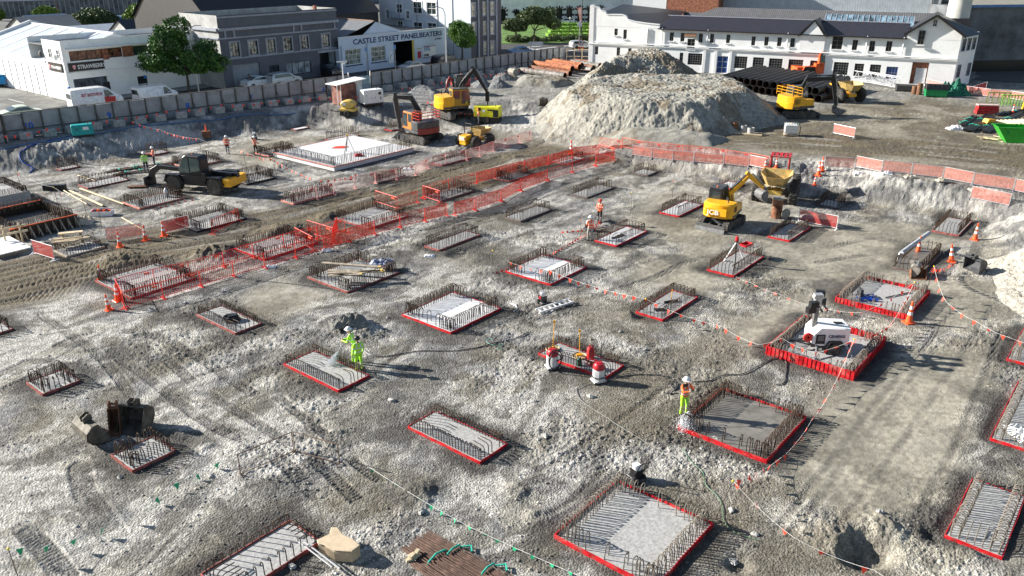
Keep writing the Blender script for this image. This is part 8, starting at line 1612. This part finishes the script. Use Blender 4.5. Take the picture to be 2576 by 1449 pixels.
# ---------------------------------------------------------------- loose site things
def gthing(name, label, cat, u, v, rz=0, dz=0, group=None): p = GP(u, v); p.z = TZ(p.x, p.y)+dz; return thing(name, label, cat, p, rz, group)
_L = lambda k, x, y: {'f': (702.8+x*.3949, 1309.7+y*.3949), 'y': (2287.3+x*.234, 191.7+y*.234), 'z': (x*.248, 319.4+y*.248), 'n': (638.9+x*.248, 575+y*.248), 'm': (1277.8+x*.248, 638.9+y*.248), 'r': (1717.4+x*.3386, 958.4+y*.3386), 'w': (1937.2+x*.248, 613.3+y*.248), 'p': (858.7+x*.3386, 958.4+y*.3386)}[k]
def surf(k, x, y, dz=.05): p = GP(*_L(k, x, y)); p.z = TZ(p.x, p.y)+dz; return p
def rods(label, a, b, n, r, w, m, layers=2, group=None, straps=0, name='rod_bundle', part_='rod'):
    a = Vector(a); b = Vector(b); d = b-a; t = thing(name, label, 'bundle', a, math.atan2(d.y, d.x), group); L = Vector(d.xy).length; me = MB().cyl((0, 0, 0), (L, 0, 0), r, n=6).mesh(part_, m); R = random.Random(label)
    for k in range(n):
        o = bpy.data.objects.new(part_, me); C.objects.link(o); o.parent = t; ly = k*layers//n; o.location = (R.uniform(-.15, .15), -w/2+w*((k*layers) % n)/n+R.uniform(-.02, .02), r+ly*2*r); o.rotation_euler = (0, 0, R.uniform(-.02, .02)*min(1, w))
    for k in range(straps): x = L*(.3+.35*k); MB().tube([(x, -w/2-.05, .02), (x+.03, -w/2, .16), (x, 0, .06+layers*2*r), (x+.05, w/2, .16), (x, w/2+.06, .0), (x+.3, w/2+.3, .05), (x+.5, w/2+.1, .04)], .035, 5).part('green_strap', mat('strap_green', (.02, .42, .3), .5), t)
    return t
RB = mat('bundle_rust', (.13, .08, .06), .7, .3, .4, 3)
rods('rusty reinforcing rods, upper of the bundles at the bottom edge', surf('f', 930, 110), surf('f', 1560, 460), 16, .028, .55, RB, straps=2); rods('rusty reinforcing rods, wide middle bundle at the bottom edge', surf('f', 850, 165), surf('f', 1380, 470), 24, .028, .8, RB, 3, straps=1); rods('rusty reinforcing rods, lower left bundle at the bottom edge', surf('f', 870, 245), surf('f', 1150, 430), 18, .028, .7, RB, 2)
rods('two long bent grey bars lying over the long speckled pad', surf('f', 150, 170, .3), surf('f', 370, 340, .2), 2, .03, .25, GALV, 1)
t = gthing('timber_blocks', 'small stack of square timber offcuts on the rusty rods', 'timber', *_L('f', 830, 275), .4, .12)
for k, (x, y, z) in enumerate(((0, 0, .05), (.25, .05, .05), (.12, .18, .05), (.1, .03, .16), (.3, .15, .16))): MB().box((x, y, z), (.22, .12, .1), .2*k).part('block', WOODL, t)
for i, (a, b, n) in enumerate((((690, 645), (1050, 812), 2), ((670, 662), (905, 800), 1), ((830, 640), (1275, 800), 2), ((1250, 930), (1460, 1045), 1), ((805, 510), (980, 565), 1))):
    rods('%s pale timber batten from the left lying on the ground left of the telehandler' % ordn(i), surf('z', *a), surf('z', *b), n, .05, .2, WOODL, 1, name='timber_batten', part_='batten')
for i, (a, b) in enumerate((((750, 430), (1320, 440)), ((750, 455), (1330, 436)), ((800, 487), (1310, 425)), ((695, 352), (1290, 397)), ((760, 480), (1100, 470)))):
    pa_ = G(*_L('n', *a), .7); pb_ = G(*_L('n', *b), .7); t = thing('plank', '%s grey plank from the back laid over the plank covered pad' % ordn([1, 2, 4, 0, 3][i]), 'plank', pa_, math.atan2((pb_-pa_).y, (pb_-pa_).x)); L = (pb_-pa_).length; MB().prism([(0, 0), (L, 0), (L, .07), (0, .07)], -.13, .13, .01).part('board', WOOD, t); MB().box((L-.1, 0, .075), (.15, .24, .02)).part('painted_end', YELP, t)
def crumple(name, label, cat, p, rx, ry, h, m, seed, rz=0, part_='sheet'):
    R = np.random.RandomState(seed); n = 22; X, Y = np.meshgrid(np.linspace(-1, 1, n), np.linspace(-1, 1, n)); ed = np.clip(1-np.maximum(abs(X), abs(Y))**3, 0, 1); Z = h*(ed*(.25+.9*np.abs(fbm(X*2.2+seed, Y*2.2, seed, 3)-.5)*2.2))+.01; wob = 1+.3*(fbm(X*1.5+9, Y*1.5, seed+1, 2)-.5)
    t = thing(name, label, cat, p, rz); b = MB(); vs = [(X[j, i]*rx*wob[j, i], Y[j, i]*ry*wob[i, j], Z[j, i]) for j in range(n) for i in range(n)]; b.add(vs, [(j*n+i, j*n+i+1, (j+1)*n+i+1, (j+1)*n+i) for j in range(n-1) for i in range(n-1)]); o = b.part(part_, m, t, False); md = o.modifiers.new('t', 'SOLIDIFY'); md.thickness = .02; return t
FAB = mat('geotextile', (.17, .165, .15), .9, 0, .2, 4); BLW = mat('blue_sheet', (.02, .05, .22), .5, 0, .9, 5, col2=(.6, .62, .65))
crumple('geotextile_heap', 'crumpled dark grey cloth heap behind the two yellow green workers', 'cloth heap', surf('n', 960, 1010), .95, .65, .65, FAB, 3, .4); crumple('sheet_heap', 'blue and white plastic heap on the far corner of the plank covered pad', 'plastic heap', G(*_L('n', 1300, 350), .45), .75, .4, .4, BLW, 5); crumple('sheet_heap', 'white plastic sheet crumpled on the pad at the right edge', 'plastic heap', PP('p20', .2, .5, .08), .9, .7, .4, mat('white_sheet', (.62, .62, .6), .6, 0, .1, 4), 6)
for k, (u, v, s, l) in enumerate(((1781*.248+0, 0, 0, ''), (638.9+1780*.248, 575+285*.248, .35, 'white bag heap below the littered narrow pad'), (638.9+735*.248, 575+228*.248, .3, 'white bag by the red barriers, right one'), (638.9+165*.248, 575+395*.248, .35, 'white bags by the red barriers, left one'), (838, 583, .25, 'white litter on the broken ground behind the barriers'), (2404, 325, .8, 'white bulk bags at the near end of the tied steel in the right yard'), (1025, 425, .4, 'blue and white rags by the faded barriers'), (2160, 437, .5, 'white sandbag at the foot of the netting panels, left one'), (2230, 440, .5, 'white sandbag at the foot of the netting panels, right one'), (2290, 452, .5, 'tan sandbags under the third netting panel'), (2370, 462, .5, 'tan sandbags under the fourth netting panel'), (2455, 482, .55, 'heap of tan sandbags under the leaning grey panel'), (210, 560, .8, 'grey bags beside the boxed orange foundation'), (2030, 548, .5, 'white rags before the sagging netting panel'))):
    if l: crumple('bag', l, 'bag', (lambda q: Vector((q.x, q.y, TZ(q.x, q.y))))(GP(u, v)), s, s*.6, s*.8, WHITE if 'white' in l else mat('sandbag', (.5, .45, .36), .8), 20+k)
t = thing('hose_coil', 'black hose coil dumped on the narrow pad at mid left', 'hose coil', PP('p25', .5, .42)); b = MB()
for q in range(3): b.tube([((.45-.04*q)*math.cos(a), (.38-.03*q)*math.sin(a), .08+.07*q) for a in [2*math.pi*k/20 for k in range(21)]], .05, 6)
b.box((.1, 0, .2), (.5, .3, .25), .5); b.part('hose', BLACK, t)
t = thing('safety_harness', 'blue safety harness straps on the pad in tall red boards', 'harness', PP('p15', .28, .68, .02)); b = MB(); R = random.Random(9)
for k in range(5): b.tube([(R.uniform(-.7, .7), R.uniform(-.5, .5), R.uniform(.02, .15)) for _ in range(5)], .035, 5)
b.part('strap', mat('strap_blue', (.01, .06, .35), .5), t); MB().box((-.2, .3, .25), (.16, .5, .45)).part('bracket', DKGREY, t); t = thing('steel_bar', 'straight black bar on the pad in tall red boards', 'bar', PP('p15', .45, .45, .02)); a = PP('p15', .85, .22, .05)-t.location; MB().bar((0, 0, .03), a, .05).part('bar', BLACK, t)
t = thing('plank', 'short dark plank on the white slab beside the pair in orange vests', 'plank', PP('p10', .25, .6), 0); MB().bar((0, 0, .05), PP('p10', .55, .45)-t.location+Vector((0, 0, .05)), .14, .06).part('board', DKGREY, t)
t = thing('small_tank', 'white capped steel bottle on the far corner of the pad before the telehandler', 'bottle', PP('p35', .78, .5)); MB().lathe([(.16, 0), (.17, .1), (.17, .55), (.08, .68), (.05, .75)], n=12).part('bottle', GALV, t, True)
def hoseline(label, pts, m, r=.025, dz=.04): q = [surf(k, x, y, dz) for k, x, y in pts]; t = thing('hose', label, 'hose', q[0]); MB().tube([Vector((p[0], p[1], TZ(p[0], p[1])+dz))-q[0] for p in spline([tuple(v_.xy) for v_ in q], 7)], r, 5).part('tube', m, t)
hoseline('black hose trailing right from the two yellow green workers', [('n', 1110, 1235), ('n', 1180, 1290), ('n', 1290, 1310), ('n', 1500, 1280), ('n', 1700, 1250), ('n', 2100, 1240), ('m', 60, 860), ('m', 230, 790)], DKGREY); hoseline('pale hose curling before the red headed vacuum', [('m', 940, 1300), ('m', 780, 1340), ('m', 700, 1380), ('p', 1740, 60), ('p', 1780, 150), ('p', 1980, 290), ('p', 2150, 400), ('p', 2400, 540), ('p', 2536, 640)], mat('hose_pale', (.25, .25, .23), .6), .015)
hoseline('dark hose running from the vacuum to the worker in orange', [('m', 1000, 1290), ('m', 1220, 1245), ('m', 1450, 1240), ('m', 1640, 1270), ('m', 1690, 1300), ('m', 1700, 1380), ('m', 1640, 1443)], DKGREY); hoseline('dark hose leading right behind the worker in orange', [('m', 1870, 1312), ('m', 2030, 1300), ('m', 2200, 1240), ('m', 2400, 1222), ('w', 120, 1140), ('w', 150, 1390), ('w', 60, 1440)], DKGREY)
hoseline('green hose winding below the wet pad', [('r', 0, 510), ('r', 70, 620), ('r', 150, 690), ('r', 165, 770), ('r', 260, 870), ('r', 290, 940), ('r', 310, 1050), ('r', 390, 1130), ('r', 560, 1190)], mat('hose_green', (.08, .2, .1), .5), .013); hoseline('blue hose looping down the left bank', [('z', 900, 50), ('z', 560, 130), ('z', 260, 230), ('z', 205, 290), ('z', 230, 370), ('z', 330, 420), ('z', 300, 470)], mat('hose_blue', (.01, .06, .35), .5), .05)
hoseline('long dark cable across the dark ground left of the plank covered pad', [('n', -200, 500), ('n', 300, 560), ('n', 880, 635)], BLACK, .015); hoseline('dark hose in the dug ground left of the ladder', [('m', 0, 500), ('m', 60, 520), ('m', 95, 560), ('m', 60, 590)], GALV); hoseline('blue pipe along the foot of the left hoarding', [('z', -200, 320), ('z', 0, 245), ('z', 700, 130), ('z', 1300, 30), ('z', 1750, -20), ('z', 2300, -70), ('z', 3000, -130)], mat('pipe_blue', (.08, .16, .3), .5), .07, .08)
hoseline('dark hose ring by the worker in orange', [('m', 1690, 1300), ('m', 1650, 1340), ('m', 1690, 1400), ('m', 1720, 1340), ('m', 1690, 1300)], DKGREY); hoseline('teal cord tangle right of the two yellow green workers', [('n', 2420, 1130), ('n', 2380, 1110), ('n', 2360, 1150), ('n', 2430, 1190), ('n', 2520, 1180), ('n', 2470, 1230), ('n', 2540, 1240)], mat('cord_teal', (.1, .3, .25), .6), .015)
# left corner: sawhorses, beams, platform, boxes
t = gthing('sawhorse', 'weathered timber sawhorse with a plank on top near the boxed foundation', 'sawhorse', *_L('z', 740, 1185), rad(20)); 
for x in (-.55, .55):
    for y in (-.3, .3): MB().bar((x+.1, y, 0), (x, y*.3, .75), .09).part('leg', WOOD, t)
MB().box((0, 0, .79), (1.5, .4, .08)).part('top_board', WOODL, t)
for i, (a, b) in enumerate((((550, 1225), (830, 1190)), ((690, 1215), (935, 1190)), ((560, 1245), (800, 1225)))): rods('%s squared timber beam over the sunken pad near the left edge' % ordn(i), surf('z', *a, .45), surf('z', *b, .45), 2, .09, .35, WOODL, 1, name='timber_beam', part_='beam')
t = gthing('work_platform', 'white plywood platform by the boxed foundation, cut off by the left edge', 'platform', 8, 628, AXA-math.pi/2); MB().box((0, 0, .3), (3.6, 2.2, .06)).part('deck', WHITE, t)
for x in (-1.5, 1.5): MB().box((x, 0, .14), (.1, 2, .26)).part('bearer', WOOD, t)
t = gthing('timber_barrier', 'pale timber rail barrier in front of the boxed foundation', 'frame', *_L('z', 150, 1180), rad(40)); 
for x in (-.5, .5): MB().box((x, 0, .7), (.1, .1, 1.4)).part('post', WOODL, t)
for z in (.8, 1.2): MB().box((0, -.07, z), (1.9, .05, .14)).part('rail', WOODL, t)
t = gthing('tool_box', 'white open box of red and black tools between two posts', 'box', *_L('z', 1040, 895), rad(5)); b = MB(); b.box((0, .3, .25), (1.5, .04, .5)); b.box((0, -.3, .18), (1.5, .04, .36)); b.box((.75, 0, .2), (.04, .6, .4)); b.box((-.75, 0, .2), (.04, .6, .4)); b.box((0, 0, .03), (1.5, .6, .06)); b.part('box_body', WHITE, t)
for k in range(9): MB().box((-.6+k*.15, R.uniform(-.15, .15), .3), (.1, .2, .3), R.random()*3).part('tool', [RED, BLACK, ORG][k % 3], t)
t = gthing('black_crate', 'long black crate alone on the ground at the upper left', 'crate', *_L('z', 562, 650), rad(5)); MB().prism([(-.9, 0), (.9, 0), (.9, .42), (-.9, .42)], -.22, .22, .03).part('crate_body', BLACK, t); MB().box((0, 0, .44), (1.7, .36, .03)).part('lid', DKGREY, t)
t = gthing('rusty_box', 'rusty box with a tall orange cone on it at the foot of the left bank', 'box', 521, 347); MB().prism([(-.35, 0), (.35, 0), (.4, .7), (-.4, .7)], -.3, .3, .03).part('box_body', RUSTL, t); MB().lathe([(.12, .7), (.03, 1.4), (0, 1.42)], n=10).part('cone_top', CO, t)
for i, (a, b, n) in enumerate((((1080, 470), (1500, 405), 10), ((1150, 500), (1560, 440), 9), ((1200, 440), (1800, 370), 8))): rods('%s dark rod bundle with green straps behind the telehandler arm' % ordn(i), surf('z', *a), surf('z', *b), n, .03, .5, RB, 1, straps=2)
rods('short rusty plate bundle under the telehandler fork', surf('z', 1310, 620), surf('z', 1490, 615), 6, .06, .5, RUSTL, 1)
# liquid tank, pipe stubs, right yard
t = gthing('liquid_tank', 'white caged liquid tank on a pallet below the far yellow excavator', 'tank', 1988, 340, rad(-12)); MB().prism([(-.58, -.48), (.58, -.48), (.58, .48), (-.58, .48)], .18, 1.15, .12, 'Z').part('bottle', WHITE, t, True); MB().box((0, 0, .08), (1.25, 1.05, .14)).part('pallet', WOOD, t); MB().lathe([(.1, 1.14), (.1, 1.2)], n=10).part('cap', YELP, t)
for k in range(9): x = -.62+1.24*k/8; MB().tube([(x, -.52, .15), (x, -.52, 1.18), (x, .52, 1.18), (x, .52, .15)], .014, 4).part('cage_bar', GALV, t)
b = MB()
for z in (.35, .65, .95): b.tube([(-.63, -.53, z), (.63, -.53, z), (.63, .53, z), (-.63, .53, z), (-.63, -.53, z)], .014, 4)
b.part('cage_ring', GALV, t); MB().tube([(.2, 0, 1.15), (.6, -.1, 1.3), (.85, -.3, .9), (.8, -.4, .1)], .04, 6).part('hose', mat('dark_green', (.01, .09, .05), .4), t)
for i, (x, y, h, r) in enumerate(((2235, 1325, .95, .3), (2300, 1335, .9, .33), (2385, 1342, .6, .3), (2460, 1362, .55, .34))): t = gthing('pipe_stub', '%s rusty pipe stub from the left on the timber sled' % ordn(i), 'pipe', *T('c', x, y), 0, .12); MB().lathe([(r, 0), (r, h), (r-.03, h), (r-.03, 0)], n=18).part('tube', [WOOD, RUSTL, CONB, CONB][i], t, True)
t = gthing('timber_sled', 'timber sled carrying the short rusty pipe stubs', 'pallet', *T('c', 2350, 1352), rad(-22)); MB().box((0, -.45, .06), (4.4, .18, .12)).part('runner', WOODL, t); MB().box((0, .35, .06), (4.4, .18, .12)).part('runner', WOODL, t)
for x in (-1.8, -.6, .6, 1.8): MB().box((x, 0, .07), (.2, .7, .1)).part('bearer', WOOD, t)
GR = mat('skip_green', (.03, .38, .03), .4, 0, .12, 3, grime=.1); GR2 = mat('bin_green', (.01, .22, .07), .4)
t = gthing('green_skip', 'bright green waste skip cut off by the right edge', 'skip', 2556, 356, rad(-12)); b = MB(); ou = [(-2.1, 1.45), (2.1, 1.45), (1.4, 0), (-1.1, 0)]
b.prism([(-2.1, 1.45), (-2.0, 1.45), (-1.0, .06), (1.3, .06), (2.0, 1.45), (2.1, 1.45), (1.4, 0), (-1.1, 0)], -.85, .85); b.prism(ou, -.9, -.85); b.prism(ou, .85, .9); b.part('skip_body', GR, t); MB().box((0, -.95, 1.42), (4.3, .12, .12)).box((0, .95, 1.42), (4.3, .12, .12)).part('rim', GR, t)
for x in (-1.2, .2, 1.4): MB().box((x, -.93, 1.0), (.1, .08, .25)).part('lug', GR2, t)
t = gthing('roll_bin', 'green bin with a ribbed black lid at the corner of the factory', 'bin', 2352, 242, rad(-15)); MB().prism([(-1.2, .1), (1.2, .1), (1.3, .95), (-1.3, .95)], -.6, .6, .05).part('bin_body', GR2, t); MB().prism([(-.62, .95), (.62, .95), (.4, 1.55), (-.45, 1.6)], -1.3, 1.3, .04, 'X').part('lid', BLACK, t); text('Recycle', .3, WHITE, t, (-.9, -.64, .62), (math.pi/2, 0, 0)) if False else None
for k in range(5): MB().box((-1+.5*k, -.5, 1.25), (.1, .06, .5)).part('lid_rib', DKGREY, t)
crumple('netting_heap', 'green netting heap beside the green bin', 'netting heap', surf('y', 470, 200, 0), 2.0, 1.1, 2.4, mat('net_green', (.02, .16, .1), .8, 0, .5, 4), 41)
for (x, y), h, r, l in (((52, 188), 1.0, .35, 'short rusty drum left of the green bin'), ((103, 195), 1.4, .33, 'tall rusty drum left of the green bin')): t = gthing('rusty_drum', l, 'drum', *_L('y', x, y)); MB().lathe([(r, 0), (r, h*.5), (r+.02, h*.5), (r+.02, h*.54), (r, h*.54), (r, h), (0, h)], n=16).part('drum_body', RUSTL, t, True)
t = gthing('mesh_bale', 'dark rolled mesh bale before the roller door', 'bale', *T('d', 1460, 925), rad(-20)); MB().prism([(-1.3, 0), (1.3, 0), (1.3, .9), (-1.3, .9)], -.5, .5, .15).part('bale_body', mat('bale_dark', (.05, .05, .05), .9, 0, .6, 8, bump=.8), t)
t = gthing('red_crate_stack', 'stack of bright red barrier blocks in the right yard', 'barrier stack', *_L('y', 825, 405), rad(-10)); 
for k in range(3): MB().box((0, 0, .18+.3*k), (2.3-.1*k, .9, .26)).part('red_block', RED, t)
MB().box((0, 0, 1.0), (2.2, .8, .1)).part('top_board', mat('faded_pink', (.6, .45, .4), .7), t)
for i, (x, y, m, n) in enumerate(((1100, 318, mat('lime_paint', (.2, .5, .03), .5), 8), (950, 285, mat('olive_paint', (.22, .25, .05), .6), 5))):
    t = gthing('trestle_stack', ['lime green steel trestles stacked in the right yard', 'olive steel trestles left of the lime ones'][i], 'trestle', *_L('y', x, y), rad(-10))
    for k in range(n): xx = -1.2+2.4*k/(n-1); MB().bar((xx-.1, -.5, 0), (xx, -.1, 1.2), .06).bar((xx+.1, .5, 0), (xx, .1, 1.2), .06).part('leg_frame', m, t)
    MB().box((0, 0, 1.22), (2.6, .35, .08)).part('top_beam', m, t)
for i, (a, b, n) in enumerate((((560, 540), (700, 440), 7), ((600, 595), (850, 425), 9), ((650, 600), (880, 450), 7), ((770, 590), (960, 470), 8), ((800, 610), (1190, 400), 9), ((930, 430), (1230, 380), 7))): rods('%s dark steel bundle from the left with green straps in the right yard' % ordn(i), surf('y', *a), surf('y', *b), n, .06, .7, BLACK, 2, 'tied steel bundles in the right yard', 2)
t = gthing('pallet_stack', 'timber pallets and offcuts behind the green skip', 'pallets', *_L('y', 1150, 515), rad(10))
for k in range(7): MB().box((-1.5+.5*k, 0, .25), (.14, 2.2, .1)).part('slat', WOODL, t)
for y in (-1, 0, 1): MB().box((0, y, .1), (3.6, .14, .18)).part('bearer', WOOD, t)
t = gthing('timber_scrap', 'scrap timber lying at the near corner of the green skip', 'timber', *_L('y', 890, 680), rad(-30))
for k in range(9): MB().box((R.uniform(-.8, .8), R.uniform(-.5, .5), .06+.03*k), (R.uniform(.8, 2), .14, .05), R.uniform(-.6, .6)).part('board', WOODL, t)
t = gthing('yellow_hopper', 'small yellow hopper lying among the tied steel', 'hopper', *_L('y', 845, 515), .3); MB().prism([(-.6, 0), (.4, 0), (.7, .5), (-.3, .6)], -.35, .35, .04).part('hopper_body', YEL, t)
t = gthing('yellow_leaning_frame', 'yellow upright frame at the right edge of the yard', 'frame', *_L('y', 1215, 370), 0); MB().bar((0, 0, 0), (.5, 0, 3.4), .25).part('frame_body', YEL, t)
a, b_ = G(2152, 205, ZU), G(2258, 224, ZU); t = thing('crane_section', 'white lattice crane section lying behind the pipe stack', 'lattice', a, math.atan2(b_.y-a.y, b_.x-a.x)); L = (b_-a).length; b = MB()
for y in (-.5, .5):
    for z in (.3, 1.5): b.bar((0, y, z), (L, y, z), .09)
    for k in range(int(L/1.2)): b.bar((k*1.2, y, .3), (k*1.2+.6, y, 1.5), .05); b.bar((k*1.2+.6, y, 1.5), (k*1.2+1.2, y, .3), .05)
b.part('lattice', mat('lattice_grey', (.5, .5, .52), .5), t)
t = gthing('gate_panel', 'white boarded gate panel standing on the bank behind the excavator arm', 'panel', *T('b', 1690, 1068), rad(-8))
for k in range(4): MB().box((0, 0, .25+.42*k), (2.0, .05, .26)).part('slat', WHITE, t)
for x in (-1, 1): MB().box((x, .04, .9), (.1, .08, 1.8)).part('post', WHITE, t)
p = GP(1300, 600)
R = random.Random(12)
for i in range(26):                                # larger stones one can count
    u, v = [(1335, 905), (1350, 925), (1372, 1098), (1345, 1010), (985, 1010), (1110, 1040), (975, 600+200), (1590, 1110), (1780, 1090), (1765, 1130), (1800, 1105), (740, 1190), (460, 1085), (640, 1370), (530, 1200), (735, 1425), (1060, 1290), (1170, 1390), (1560, 835), (1625, 880), (1840, 1285), (1900, 1345), (1845, 1405), (2210, 1300), (1485, 1000), (300, 1200)][i]
    p = GP(u, v); p.z = TZ(p.x, p.y); s = R.uniform(.07, .16); t = thing('boulder', '%s of the larger loose stones on the broken ground' % ordn(i), 'stone', p, R.uniform(0, 6), 'larger loose stones'); b = MB().ball((0, 0, s*.2), s, 7, (1.3, .9, .6), 4); b.v = [(x*(1+R.uniform(-.3, .3)), y*(1+R.uniform(-.3, .3)), z*(1+R.uniform(-.3, .3))) for x, y, z in b.v]; b.part('stone', mat('boulder_pale', (.42, .41, .38), .9, 0, .2, 5, bump=.4), t)
